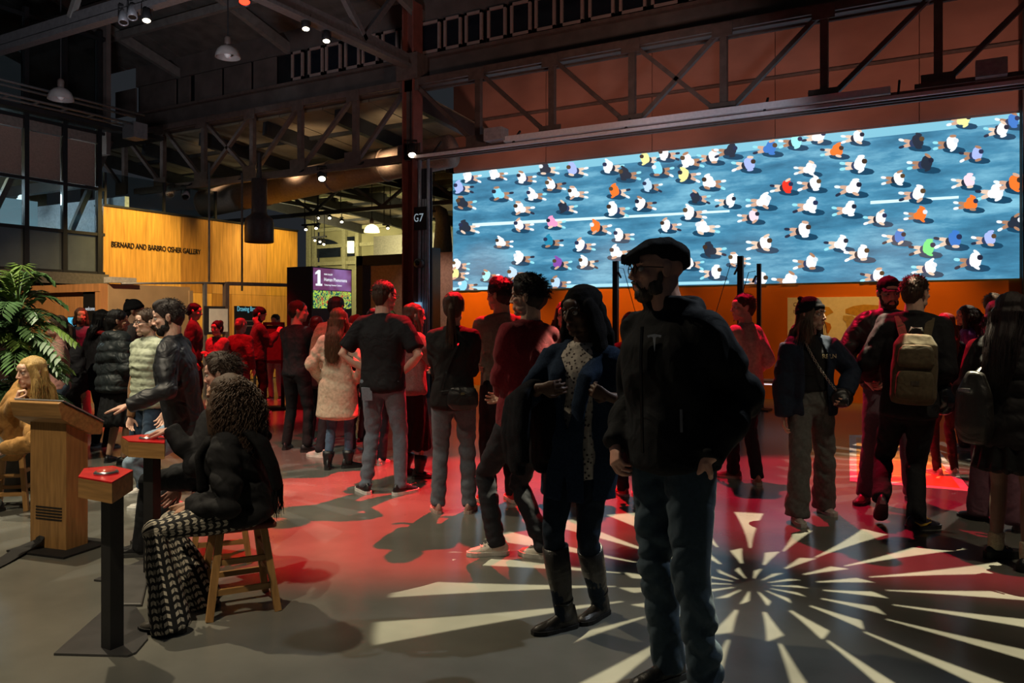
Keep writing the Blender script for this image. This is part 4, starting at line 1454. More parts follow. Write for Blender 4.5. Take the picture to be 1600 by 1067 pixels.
# dim table with a lit edge by the orange wall
tq = ground(1222, 640)
tb = empty('side_table', (tq[0], tq[1], 0))
tag(tb, 'low exhibit table with a lit edge by the orange wall', 'table')
MB().box((0, 0, 0.46), (0.8, 0.5, 0.05)).obj('top', mat('table_orange', (0.5, 0.2, 0.08), 0.5), tb)
MB().box((0, -0.255, 0.43), (0.8, 0.01, 0.02)).obj('edge_light', emissive('edge_glow', (0.9, 0.75, 0.8), 1.0), tb)
for sx in (-1, 1):
    for sy in (-1, 1):
        MB().box((sx * 0.36, sy * 0.21, 0.22), (0.04, 0.04, 0.44)).obj('leg', M_STEELB, tb)

# ================================================================== PEOPLE
JOBS = []      # (object name, parent, material, smooth pieces) -> meshed together at the end in one go


def nrmz(v):
    v = np.array(v, float)
    return v / (np.linalg.norm(v) + 1e-9)


def job(name, parent, material, pieces):
    JOBS.append((name, parent, material, pieces))


def piece(mb, voxel, smooth=4, post=None, col=None):
    """shapes fused into one skin at the given voxel size"""
    tmp = bpy.data.objects.new('tmp', mb.mesh('tmp'))
    COL.objects.link(tmp)
    m = tmp.modifiers.new('r', 'REMESH')
    m.mode = 'VOXEL'
    m.voxel_size = voxel
    if smooth:
        s = tmp.modifiers.new('s', 'SMOOTH')
        s.factor = 0.5
        s.iterations = smooth
    return (tmp, post, col)


def raw(mb, col=None):
    v, f, c = mb.arrays()
    return (v, f, col)


def finish_people():
    dg = bpy.context.evaluated_depsgraph_get()
    tmps = []
    for name, parent, material, pieces in JOBS:
        V, Fc, C, off = [], [], [], 0
        for p in pieces:
            if isinstance(p[0], bpy.types.Object):
                tmp, post, col = p
                me = tmp.evaluated_get(dg).to_mesh()
                n = len(me.vertices)
                co = np.empty(n * 3)
                me.vertices.foreach_get('co', co)
                co = co.reshape(-1, 3)
                no = np.empty(n * 3)
                me.vertices.foreach_get('normal', no)
                no = no.reshape(-1, 3)
                faces = [tuple(q.vertices) for q in me.polygons]
                cc = np.tile(np.array(col if col is not None else (1, 1, 1), float), (n, 1))
                if post:
                    r = post(co, no, cc)
                    if isinstance(r, tuple):
                        co, cc = r
                    else:
                        co = r
                tmp.evaluated_get(dg).to_mesh_clear()
                tmps.append(tmp)
            else:
                co, faces, col = p
                cc = np.tile(np.array(col if col is not None else (1, 1, 1), float), (len(co), 1))
            V.append(co)
            C.append(cc)
            Fc.extend([tuple(i + off for i in q) for q in faces] if off else faces)
            off += len(co)
        V, C = np.concatenate(V), np.concatenate(C)
        me = bpy.data.meshes.new(name)
        me.from_pydata(V.tolist(), [], Fc)
        a = me.color_attributes.new('Col', 'FLOAT_COLOR', 'POINT')
        a.data.foreach_set('color', np.concatenate([C, np.ones((len(C), 1))], 1).ravel())
        me.polygons.foreach_set('use_smooth', [True] * len(me.polygons))
        me.materials.append(material)
        me.update()
        o = bpy.data.objects.new(name, me)
        COL.objects.link(o)
        o.parent = parent
    for t in tmps:
        me = t.data
        bpy.data.objects.remove(t, do_unlink=True)
        bpy.data.meshes.remove(me)
    JOBS.clear()


def folds(amp, seed, scale=1.0, joints=(), sig=0.13, boost=2.0, along=(1, 1, 0.75)):
    """creases pressed into cloth, deepest round the joints"""
    rg = np.random.RandomState(seed)
    ks = rg.normal(size=(4, 3)) * np.array(along)
    ks = ks / np.linalg.norm(ks, axis=1)[:, None] * np.array([32, 46, 62, 85])[:, None] * scale
    ph = rg.uniform(0, 6.28, 8)
    J = np.array(joints, float).reshape(-1, 3)

    def f(co, no, cc):
        q = co + 0.030 / scale * np.sin(co[:, [1, 2, 0]] * 11 * scale + ph[0]) + 0.012 / scale * np.sin(co[:, [2, 0, 1]] * 23 * scale + ph[1])
        h = np.zeros(len(co))
        for k, (kv, w) in enumerate(zip(ks, (1.0, 0.8, 0.45, 0.25))):
            gate = 0.5 + 0.5 * np.sin(q[:, [1, 2, 0]] @ kv * 0.21 + ph[6] + k * 1.7)
            s = np.sin(q @ kv + ph[2 + k])
            h += w * gate * gate * (0.25 + 0.75 * s - 0.5 * s * s)
        wt = np.full(len(co), 0.30)
        for j in J:
            wt += boost * 0.42 * np.exp(-((co - j) ** 2).sum(1) / (2 * sig * sig))
        return co + no * (h * wt * amp * 1.7)[:, None]
    return f


def quilt(amp, pitch, seed, fold=0.004):
    fo = folds(fold, seed, 1.6)

    def f(co, no, cc):
        s = np.abs(np.sin(co[:, 2] * math.pi / pitch + 0.25 * np.sin(co[:, 0] * 14 + seed)))
        return fo(co, no, cc) + no * (amp * (np.sqrt(s) - 0.6))[:, None]
    return f


def strandy(amp, seed, k=95, zk=6):
    rg = np.random.RandomState(seed)
    ph = rg.uniform(0, 6.28, 4)

    def f(co, no, cc):
        a = co[:, 0] * k + 1.6 * np.sin(co[:, 2] * zk + ph[0]) + ph[1]
        b = co[:, 1] * k * 0.9 + 1.6 * np.sin(co[:, 2] * zk * 1.3 + ph[2])
        return co + no * (amp * (np.sin(a) + np.sin(b) + 0.6 * np.sin(a * 2.3 + b)))[:, None]
    return f


def strands(mb, paths, r=0.0022, sides=3):
    """paths: list of (k,3) arrays -> thin tapering hair locks"""
    for p in paths:
        p = np.asarray(p)
        k = len(p)
        rr = r * (1 - 0.75 * np.linspace(0, 1, k) ** 2)
        t = np.gradient(p, axis=0)
        t /= np.linalg.norm(t, axis=1)[:, None] + 1e-9
        u = np.cross(t, np.array([0.3, 0.5, 0.81]))
        u /= np.linalg.norm(u, axis=1)[:, None] + 1e-9
        w = np.cross(t, u)
        vs = []
        for s in range(sides):
            a = 2 * math.pi * s / sides
            vs.append(p + (u * math.cos(a) + w * math.sin(a)) * rr[:, None])
        v = np.stack(vs, 1).reshape(-1, 3)
        f = []
        for i in range(k - 1):
            for s in range(sides):
                s2 = (s + 1) % sides
                f.append((i * sides + s, i * sides + s2, (i + 1) * sides + s2, (i + 1) * sides + s))
        mb.add(v, f)
    return mb


def ik(a, b, l1, l2, pole):
    a, b = np.array(a, float), np.array(b, float)
    d = b - a
    L = np.linalg.norm(d)
    if L > (l1 + l2) * 0.995:
        k = L / ((l1 + l2) * 0.995)
        l1, l2 = l1 * k, l2 * k
    t = d / L
    x = (l1 * l1 - l2 * l2 + L * L) / (2 * L)
    h = math.sqrt(max(0, l1 * l1 - x * x))
    p = np.array(pole, float)
    p = p - t * (p @ t)
    p = nrmz(p)
    return a + t * x + p * h


def rotz(a):
    c, s = math.cos(a), math.sin(a)
    return np.array([[c, -s, 0], [s, c, 0], [0, 0, 1.0]])


def rotx(a):
    c, s = math.cos(a), math.sin(a)
    return np.array([[1.0, 0, 0], [0, c, -s], [0, s, c]])


def roty(a):
    c, s = math.cos(a), math.sin(a)
    return np.array([[c, 0, s], [0, 1.0, 0], [-s, 0, c]])


def skin_mat():
    m = mat('skin', (1, 1, 1), 0.5, scale=40, var=0.10, attr='Col', bump=0.05, bscale=300, spec=0.35)
    b = m.node_tree.nodes['Principled BSDF']
    b.inputs['Subsurface Weight'].default_value = 0.0
    return m


def cloth(col, kind='cloth'):
    key = kind + '_%03d_%03d_%03d' % tuple(int(c * 999) for c in col)
    if kind == 'denim':
        return mat(key, col, 0.85, scale=60, var=0.16, bump=0.25, bscale=420, spec=0.2, sheen=0.05, wrinkle=0.25)
    if kind == 'knit':
        return mat(key, col, 0.95, scale=90, var=0.3, bump=0.5, bscale=260, spec=0.1, sheen=0.10, wrinkle=0.22)
    if kind == 'leather':
        return mat(key, col, 0.38, scale=30, var=0.2, bump=0.2, bscale=180, spec=0.5, wrinkle=0.3)
    if kind == 'nylon':
        return mat(key, col, 0.55, scale=20, var=0.2, bump=0.06, bscale=90, spec=0.4, wrinkle=0.5)
    return mat(key, col, 0.82, scale=40, var=0.25, bump=0.25, bscale=330, spec=0.2, sheen=0.05, wrinkle=0.35)


def hair_mat(col):
    return mat('hair_%03d_%03d_%03d' % tuple(int(c * 999) for c in col), col, 0.52, scale=60, var=0.5, stretch=(3, 3, 0.4), bump=0.4, bscale=160, spec=0.32)


LOD = {'near': (0.0052, 0.0042, 0.0095, 0.011), 'mid': (0.0075, 0.006, 0.014, 0.0145), 'far': (0.011, 0.009, 0.022, 0.021)}
PN = [0]


class Person:
    """one figure. face / look: 0 = away from the camera, 90 = to the left, 180 = to the camera, -90 = to the right"""

    def __init__(s, label, feet=None, at=None, H=1.75, face=0, look=None, sex='m', skin=(0.55, 0.33, 0.24), build=1.0,
                 lean=(0, 0), twist=0, pitch=0, roll=0, pel=None, neck=None, hands=None, elbow=None, knees=None, ankles=None,
                 footdir=(None, None), footpitch=(0, 0), lod=None, seated=False, hoff=0.022, handpose=('relaxed', 'relaxed'), group=None):
        PN[0] += 1
        s.seed = PN[0] * 17
        s.H, s.sex, s.b = H, sex, build
        s.k = H / 1.75
        k = s.k
        s.skin = skin
        if feet is not None:
            g = [ground(*feet[0]), ground(*feet[1])]
            base = (g[0] + g[1]) / 2
        if at is not None:
            base = ground(*at)
        s.base = base
        s.rz = YAW + R(face)
        s.Rw = rotz(s.rz)
        s.depth = (base - CAM) @ FW
        if lod is None:
            lod = 'near' if s.depth < 5.3 else ('mid' if s.depth < 8 else 'far')
        s.lodn = lod
        s.vh, s.vhand, s.vb, s.vc = LOD[lod]
        s.root = empty('person', tuple(base), s.rz)
        tag(s.root, label, 'person')
        if group:
            s.root['group'] = group
        # ---- skeleton, local space: front +y, right +x
        fem = sex == 'f'
        s.hipz = 0.525 * H
        P = np.array((0, 0, s.hipz)) if pel is None else (s.loc(*pel[1:]) if pel[0] == 'p' else np.array(pel, float))
        s.pel = P
        N = P + np.array([lean[0], lean[1], (0.835 - 0.525) * H - 0.25 * (lean[0] ** 2 + lean[1] ** 2) / (0.31 * H)])
        if neck is not None:
            N = s.loc(*neck[1:]) if neck[0] == 'p' else np.array(neck, float)
        s.neck = N
        up = nrmz(N - P)
        s.up = up
        s.hx = nrmz(np.array([1.0, 0, 0]))
        s.sx = rotz(R(twist)) @ np.array([1.0, 0, 0])
        s.sx = nrmz(s.sx - up * (s.sx @ up))
        s.sf = np.cross(up, s.sx)                     # chest front
        sw = (0.146 if fem else 0.168) * k * build ** 0.5
        s.sw = sw
        s.sh = [N - up * 0.062 * k - s.sx * sw, N - up * 0.062 * k + s.sx * sw]      # 0 = left, 1 = right
        hw = 0.088 * k
        s.hip = [P - s.hx * hw, P + s.hx * hw]
        # legs
        if ankles is None:
            if feet is not None:
                ank = [s.w2l(g[0]) + np.array([0, 0, 0.085 * k]), s.w2l(g[1]) + np.array([0, 0, 0.085 * k])]
            else:
                ank = [np.array([-0.10 * k, 0, 0.085 * k]), np.array([0.10 * k, 0, 0.085 * k])]
        else:
            ank = [s.loc(*a[1:]) if a[0] == 'p' else (s.w2l(ground(*a[1:])) + np.array([0, 0, 0.085 * k]) if a[0] == 'g' else np.array(a, float)) for a in ankles]
        s.ank = ank
        kp = knees or ((0, 1, 0.1), (0, 1, 0.1))
        s.knee = [ik(s.hip[i], ank[i], 0.245 * H, 0.24 * H, kp[i]) for i in (0, 1)]
        s.fdir = []
        for i in (0, 1):
            fd = footdir[i]
            a = (0.18 if i == 0 else -0.18) if fd is None else R(fd - face)
            s.fdir.append(rotz(a) @ np.array([0, 1.0, 0]))
        s.fpitch = [R(q) for q in footpitch]
        # arms
        hd = hands or (None, None)
        el = elbow or (None, None)
        s.wr, s.el = [], []
        for i, sd in ((0, -1), (1, 1)):
            h = hd[i]
            if h is None:
                w = s.sh[i] + np.array([sd * 0.07 * k, 0.05 * k, -0.53 * k])
            elif h[0] == 'p':
                w = s.loc(*h[1:])
            else:
                w = np.array(h, float)
            e = el[i]
            pole = (sd * 0.35, -1, -0.1) if e is None else e
            s.wr.append(w)
            s.el.append(ik(s.sh[i], w, 0.172 * H, 0.147 * H, pole))
        s.handpose = handpose
        # head
        lk = face if look is None else look
        s.hs = (1.02 if fem else 1.05) * (0.55 + 0.45 * k)
        Rh = rotz(R(lk - face)) @ roty(R(roll)) @ rotx(-R(pitch))
        s.Rh = Rh
        s.hc = N + up * 0.035 * k + np.array([0, 0, 0.138 * s.hs]) + (Rh @ np.array([0, hoff, 0])) * s.hs

    # -- coordinate helpers
    def w2l(s, p):
        return s.Rw.T @ (np.array(p) - s.base)

    def loc(s, px, py, dd=0.0):
        return s.w2l(atd(px, py, s.depth + dd))

    def h(s, x, y, z):
        return s.hc + s.Rh @ (np.array([x, y, z]) * s.hs)

    def hell(s, mb, c, r):
        mb.ell(s.h(*c), np.array(r) * s.hs, s.Rh)

    # -- the body
    def body(s, lips=(0.42, 0.13, 0.11), bare=False, arms=False):
        mb = MB()
        e = lambda c, r: s.hell(mb, c, r)
        e((0, -0.014, 0.032), (0.074, 0.094, 0.086))
        e((0, 0.026, -0.030), (0.059, 0.062, 0.078))
        e((0, 0.040, 0.035), (0.058, 0.050, 0.050))
        e((0, 0.060, -0.098), (0.028, 0.024, 0.020))
        for q in (-1, 1):
            e((q * 0.040, 0.020, -0.072), (0.020, 0.040, 0.026))
            e((q * 0.040, 0.060, -0.022), (0.021, 0.021, 0.017))
            e((q * 0.030, 0.076, 0.021), (0.024, 0.014, 0.009))
            e((q * 0.012, 0.095, -0.036), (0.009, 0.010, 0.008))
            e((q * 0.076, -0.010, -0.006), (0.008, 0.019, 0.031))
            e((q * 0.080, -0.016, 0.006), (0.007, 0.014, 0.018))
        e((0, 0.078, 0.040), (0.045, 0.014, 0.026))
        mb.loft([s.h(0, 0.084, 0.014), s.h(0, 0.097, -0.012), s.h(0, 0.105, -0.034)], np.array([0.008, 0.0095, 0.0115]) * s.hs, None, s.Rh[:, 0], 8)
        e((0, 0.083, -0.060), (0.024, 0.011, 0.0065))
        e((0, 0.081, -0.071), (0.021, 0.011, 0.007))
        e((0, 0.074, -0.068), (0.034, 0.016, 0.022))
        # neck into the shoulders
        nr = (0.050 if s.sex == 'f' else 0.060) * s.k
        mb.loft([s.neck - s.up * 0.10 * s.k, s.neck - s.up * 0.02 * s.k, s.h(0, -0.022, -0.085), s.h(0, -0.02, -0.03)], [nr * 1.7, nr * 1.25, nr * 1.02, nr], [nr * 1.15, nr * 1.05, nr * 1.0, nr], s.sx, 14)
        hc, Rh, hs, sk = s.hc, s.Rh, s.hs, np.array(s.skin)

        def post(co, no, cc):
            q = (co - hc) @ Rh / hs
            c = np.tile(sk, (len(co), 1))
            d = ((q - np.array([0, 0.094, -0.065])) / np.array([0.024, 0.02, 0.012]))
            w = np.clip(1.25 - (d ** 2).sum(1), 0, 1)[:, None]
            c = c * (1 - 0.75 * w) + np.array(lips) * sk / 0.45 * 0.75 * w
            for x in (-0.031, 0.031):
                d = ((q - np.array([x, 0.088, -0.002])) / np.array([0.020, 0.02, 0.009]))
                w = np.clip(1.2 - (d ** 2).sum(1), 0, 1)[:, None]
                c = c * (1 - 0.45 * w)
            d = ((q - np.array([0, 0.06, -0.03])) / np.array([0.08, 0.06, 0.03]))
            w = np.clip(1 - (d ** 2).sum(1), 0, 1)[:, None]
            c = c * (1 + w * np.array([0.12, -0.04, -0.06]))
            return co, c
        ps = [piece(mb, s.vh, 3, post)]
        # trunk, arms and legs, slim below the clothes
        k = s.k
        mb = MB()
        P, N = s.pel, s.neck
        mb.loft([P - s.up * 0.05 * k, P + (N - P) * 0.3, P + (N - P) * 0.7, N - s.up * 0.08 * k], np.array([0.13, 0.115, 0.13, 0.09]) * k, np.array([0.09, 0.08, 0.09, 0.06]) * k, s.hx, 14)
        for i in (0, 1):
            mb.loft([N - s.up * 0.07 * k, s.sh[i]], [0.05 * k, 0.045 * k])
            mb.loft([s.sh[i], s.sh[i] * 0.5 + s.el[i] * 0.5, s.el[i], s.el[i] * 0.6 + s.wr[i] * 0.4, s.wr[i]], np.array([0.047, 0.044, 0.036, 0.038, 0.026]) * k * s.b ** 0.5 * (np.ones(5) if arms else np.array([0.7, 0.7, 0.7, 0.7, 0.9])))
            mb.loft([s.hip[i], s.hip[i] * 0.5 + s.knee[i] * 0.5, s.knee[i], s.knee[i] * 0.65 + s.ank[i] * 0.35, s.ank[i]], np.array([0.078, 0.068, 0.048, 0.050, 0.033]) * k * s.b ** 0.5 * (1.0 if bare else 0.62))
        ps.append(piece(mb, s.vb, 4, None, s.skin))
        for i in (0, 1):
            if s.handpose[i] != 'none':
                ps.append(piece(s.hand(i), s.vhand, 2, None, np.array(s.skin) * np.array([1.0, 0.96, 0.95])))
        job('body', s.root, skin_mat(), ps)
        # eyes and brows
        if s.lodn != 'far':
            for q in (-1, 1):
                mb = MB()
                s.hell(mb, (q * 0.031, 0.0735, 0.000), (0.0125, 0.0125, 0.0115))
                ev = mb.obj('eye', mat('eye_white', (0.55, 0.50, 0.46), 0.25), s.root, True)
                mb = MB()
                s.hell(mb, (q * 0.031, 0.0815, 0.000), (0.0062, 0.0055, 0.0062))
                mb.obj('iris', mat('iris_dark', (0.03, 0.018, 0.012), 0.15), ev, True)

    def brows(s, col):
        mb = MB()
        for q in (-1, 1):
            mb.loft([s.h(q * 0.014, 0.092, 0.020), s.h(q * 0.032, 0.089, 0.026), s.h(q * 0.050, 0.076, 0.021)], np.array([0.004, 0.0045, 0.0025]) * s.hs, None, (1, 0, 0), 6)
        mb.obj('eyebrows', hair_mat(col), s.root, True)

    def hand(s, i):
        k = s.k * (0.93 if s.sex == 'f' else 1.0)
        w = s.wr[i]
        sd = -1 if i == 0 else 1
        d = nrmz(w - s.el[i])
        pose = s.handpose[i]
        opt = None
        if isinstance(pose, tuple):
            pose, opt = pose
        if opt is not None and 'd' in opt:
            d = nrmz(opt['d'])
        # palm normal: towards the thigh by default
        pn = np.array([-sd, 0.25, 0.0]) if not (opt and 'n' in opt) else np.array(opt['n'], float)
        pn = nrmz(pn - d * (pn @ d))
        ac = np.cross(pn, d) * (1 if i == 1 else -1)      # towards the thumb
        if opt and opt.get('flip'):
            ac = -ac
        mb = MB()
        kn = w + d * 0.085 * k
        mb.loft([w - d * 0.03, w + d * 0.015 * k, w + d * 0.05 * k, kn], np.array([0.026, 0.028, 0.038, 0.040]) * k, np.array([0.020, 0.018, 0.016, 0.013]) * k, ac, 12)
        cur = {'relaxed': (0.35, 0.45, 0.3), 'flat': (0.05, 0.08, 0.05), 'grip': (1.05, 1.25, 0.7), 'half': (0.7, 0.7, 0.4), 'pocket': (0.25, 0.3, 0.2), 'press': (0.30, 0.45, 0.25)}[pose]
        for j, (off, ln) in enumerate(((0.030, 0.92), (0.010, 1.0), (-0.011, 0.95), (-0.030, 0.76))):
            p = kn + ac * off * k - d * 0.006 * abs(j - 1.2) * k
            a = 0.0
            pts = [p - d * 0.02 * k, p]
            fan = (off / 0.03) * (0.12 if pose in ('flat', 'press') else 0.05)
            for L, c in zip((0.044, 0.028, 0.021), cur):
                a += c + 0.04 * j
                dv = d * math.cos(a) + pn * math.sin(a) + ac * fan
                p = p + nrmz(dv) * L * ln * k
                pts.append(p)
            mb.loft(pts, np.array([0.0095, 0.0095, 0.0088, 0.0080, 0.0068]) * k, None, ac, 8)
        b = w + d * 0.022 * k + ac * 0.024 * k
        if pose in ('grip', 'half'):
            t1, t2, t3 = nrmz(d * 0.5 + ac * 0.7 + pn * 0.6), nrmz(d * 0.7 + ac * 0.1 + pn * 0.8), nrmz(d * 0.6 - ac * 0.5 + pn * 0.5)
        else:
            t1, t2, t3 = nrmz(d * 0.6 + ac * 0.8 + pn * 0.25), nrmz(d * 0.85 + ac * 0.45 + pn * 0.25), nrmz(d * 0.95 + ac * 0.2 + pn * 0.25)
        pts = [b - t1 * 0.012, b + t1 * 0.036 * k]
        pts.append(pts[-1] + t2 * 0.030 * k)
        pts.append(pts[-1] + t3 * 0.024 * k)
        mb.loft(pts, np.array([0.015, 0.0125, 0.0105, 0.0085]) * k, None, pn, 8)
        return mb

    # -- clothes
    def torso_sections(s, ease, hem, top=0.0, waistf=1.0):
        """centre, half width, half depth from hem up to the collar"""
        k, b = s.k, s.b
        fem = s.sex == 'f'
        P, N = s.pel, s.neck
        L = np.linalg.norm(N - P)
        cs, rx, ry = [], [], []
        tab = [(-0.34, 0.155, 0.108), (-0.04, 0.168 if fem else 0.160, 0.118), (0.18, 0.146 if fem else 0.152, 0.108), (0.36, 0.132 * waistf if fem else 0.150, 0.100 if fem else 0.108),
               (0.58, 0.142 if fem else 0.163, 0.116 if fem else 0.116), (0.76, 0.148 if fem else 0.172, 0.110), (0.90, 0.125 if fem else 0.150, 0.088), (1.0, 0.070, 0.066)]
        fs = [t[0] for t in tab]
        sel = sorted(set([hem] + [f for f in fs if f > hem + 0.03]))
        for f in sel:
            x = np.interp(f, fs, [t[1] for t in tab])
            y = np.interp(f, fs, [t[2] for t in tab])
            if hem < -0.34 and f == hem:
                x, y = tab[0][1], tab[0][2]
            c = P + (N - P) * f
            # belly and chest sit a little forward, small of the back hollow
            c = c + s.sf * k * (0.012 * math.sin(max(0, f) * 3.1) - 0.006)
            cs.append(c)
            g = ease * (1.0 if f < 0.9 else 0.5)
            rx.append((x * b + g) * k)
            ry.append((y * b + g) * k)
        sides = [nrmz(s.hx * (1 - max(0, min(1, f))) + s.sx * max(0, min(1, f))) for f in sel]
        return np.array(cs), np.array(rx), np.array(ry), np.array(sides), np.array(sel)

    def top(s, name, col, ease=0.012, hem=-0.06, sleeve=1.0, kind='cloth', amp=0.005, sl_ease=None, post=None, flare=0.0, collar=0.012, cuff=False, hood=False, extra=None, sleeves=(1, 1), waistf=1.0, post_scale=1.0):
        k, b = s.k, s.b ** 0.5
        cs, rx, ry, sd, sel = s.torso_sections(ease, hem, waistf=waistf)
        lo = sel < 0.2
        rx = rx + flare * k * np.where(lo, (0.2 - sel) / (0.2 - hem + 1e-6), 0)
        ry = ry + flare * k * np.where(lo, (0.2 - sel) / (0.2 - hem + 1e-6), 0)
        mb = MB()
        mb.loft(cs, rx, ry, sd, 20, 0.25, 2.4)
        se = ease if sl_ease is None else sl_ease
        for i in (0, 1):
            S, E, Wr = s.sh[i], s.el[i], s.wr[i]
            Si = s.neck - s.up * 0.02 * k
            mb.loft([Si + s.up * 0.005, S * 0.45 + Si * 0.55, S], np.array([0.056, 0.056, 0.056]) * k * b + ease * 0.7, None, s.sf, 12)
            mb.ell(S, (0.060 * k * b + se * 0.8,) * 3)
            inn = s.neck - s.up * 0.16 * k + (S - s.neck) * 0.62
            mb.loft([inn, S - s.up * 0.02], [0.075 * k * b + ease * 0.5, 0.062 * k * b + ease * 0.6], None, s.sf, 12)
            if not sleeves[i]:
                continue
            r0, r1, r2 = 0.058 * k * b + se, 0.045 * k * b + se, 0.030 * k * b + se * 0.85
            if sleeve <= 0.5:
                f = sleeve / 0.5
                mb.loft([S, S + (E - S) * f], [r0, r0 * 0.92], None, s.sf, 14, 0.15)
            else:
                f = (sleeve - 0.5) / 0.5
                en = E + (Wr - E) * f
                mb.loft([S, S * 0.5 + E * 0.5, E, E * 0.5 + en * 0.5, en], [r0, r0 * 0.95, r1, r1 * 0.92, r2 if f > 0.9 else r1 * 0.9], None, s.sf, 14, 0.15)
                mb.ell(E, (r1 * 1.02,) * 3)
                if cuff:
                    mb.loft([en - nrmz(Wr - E) * 0.04, en + nrmz(Wr - E) * 0.01], r2 + 0.004, None, s.sf, 12, 0.2)
        if collar:
            ring = []
            nr = (0.056 if s.sex == 'f' else 0.066) * k
            for j in range(13):
                a = 2 * math.pi * j / 12
                ring.append(s.neck + s.up * (0.012 - 0.018 * math.cos(a)) * k + s.sx * math.sin(a) * nr + s.sf * (math.cos(a) * nr * 1.0 - 0.004))
            mb.loft(ring, collar, None, s.up, 8, 0.3)
        if hood:
            hk = k
            c = s.neck - s.sf * 0.085 * hk + s.up * 0.015
            ring = []
            for j in range(11):
                a = math.pi * (0.12 + 1.76 * j / 10)
                ring.append(s.neck + s.up * (0.035 + 0.018 * math.cos(a)) * hk + s.sx * math.sin(a) * 0.105 * hk + s.sf * (math.cos(a) * 0.085 - 0.012) * hk)
            mb.loft(ring, [0.024] * 3 + [0.034, 0.044, 0.046, 0.044, 0.034] + [0.024] * 3, [0.03] * 3 + [0.045, 0.06, 0.065, 0.06, 0.045] + [0.03] * 3, s.sf, 10, 0.5)
            mb.ell(c - s.up * 0.05, (0.10 * hk, 0.055 * hk, 0.085 * hk))
        if extra:
            extra(mb)
        J = [s.el[0], s.el[1], s.sh[0] - s.up * 0.1, s.sh[1] - s.up * 0.1, s.pel + s.up * 0.12]
        m = cloth(col, kind)
        job(name, s.root, m, [piece(mb, s.vc, 5, post or folds(amp, s.seed, post_scale, J))])
        s.topm = m
        return m

    def trousers(s, col, kind='denim', cut='straight', amp=0.006, name='trousers', rise=0.10, ease=0.0, mat_=None, post=None, cuffz=0.0):
        k, b = s.k, s.b ** 0.5
        rr = {'slim': (0.088, 0.076, 0.056, 0.052, 0.043), 'straight': (0.094, 0.084, 0.066, 0.063, 0.060), 'wide': (0.098, 0.092, 0.084, 0.088, 0.098), 'flare': (0.094, 0.080, 0.064, 0.074, 0.098), 'legging': (0.090, 0.074, 0.052, 0.052, 0.040)}[cut]
        P = s.pel
        mb = MB()
        seated = P[2] < 0.6 * s.hipz + 0.12
        mb.loft([P - s.up * (0.02 if seated else 0.075) * k, P + s.up * 0.01, P + s.up * rise * k], np.array([0.125, 0.158, 0.142]) * k * s.b, np.array([0.085, 0.112, 0.10]) * k * s.b, s.hx, 18, 0.4)
        for i in (0, 1):
            H_, K_, A_ = s.hip[i], s.knee[i], s.ank[i] + np.array([0, 0, cuffz - 0.035 * k if s.fpitch[i] == 0 else cuffz - 0.01])
            sdv = np.cross(nrmz(H_ - A_ + 1e-3), np.array([0, 1.0, 0.1]))
            mb.loft([H_, H_ * 0.55 + K_ * 0.45, K_, K_ * 0.55 + A_ * 0.45, A_], (np.array(rr) + ease) * k * b, (np.array(rr) + ease) * np.array([1.1, 1.04, 1.0, 1.0, 1.0]) * k * b, s.hx, 16, 0.15)
            mb.ell(K_, (rr[2] * k * b,) * 3)
            # seat and hip fullness
            mb.ell(H_ - np.array([0, 0.035, -0.005]) * k, np.array([0.088, 0.085, 0.095]) * k * s.b)
        J = [s.knee[0], s.knee[1], s.ank[0] + np.array([0, 0, 0.03]), s.ank[1] + np.array([0, 0, 0.03]), s.pel - s.up * 0.05]
        job(name, s.root, mat_ or cloth(col, kind), [piece(mb, s.vc, 4, post or folds(amp * 0.6, s.seed + 5, 1.5, J, 0.12, 1.6, (0.8, 0.8, 1.2)))])

    def skirt(s, col, length=0.5, flare=0.07, kind='cloth', amp=0.008):
        k = s.k
        P = s.pel
        mb = MB()
        mb.loft([P + s.up * 0.12 * k, P, P - np.array([0, 0, length * 0.5]) * k, P - np.array([0, 0, length]) * k], np.array([0.135, 0.165, 0.17 + flare * 0.5, 0.17 + flare]) * k * s.b, np.array([0.10, 0.125, 0.13 + flare * 0.5, 0.13 + flare]) * k * s.b, s.hx, 24, 0.1)

        def post(co, no, cc):
            a = np.arctan2(co[:, 1] - P[1], co[:, 0] - P[0])
            t = np.clip((P[2] + 0.05 - co[:, 2]) / (length * k), 0, 1)
            return co + no * (amp * 1.6 * t * np.sin(a * 13 + 2 * np.sin(co[:, 2] * 7)))[:, None]
        job('skirt', s.root, cloth(col, kind), [piece(mb, s.vc, 3, post)])

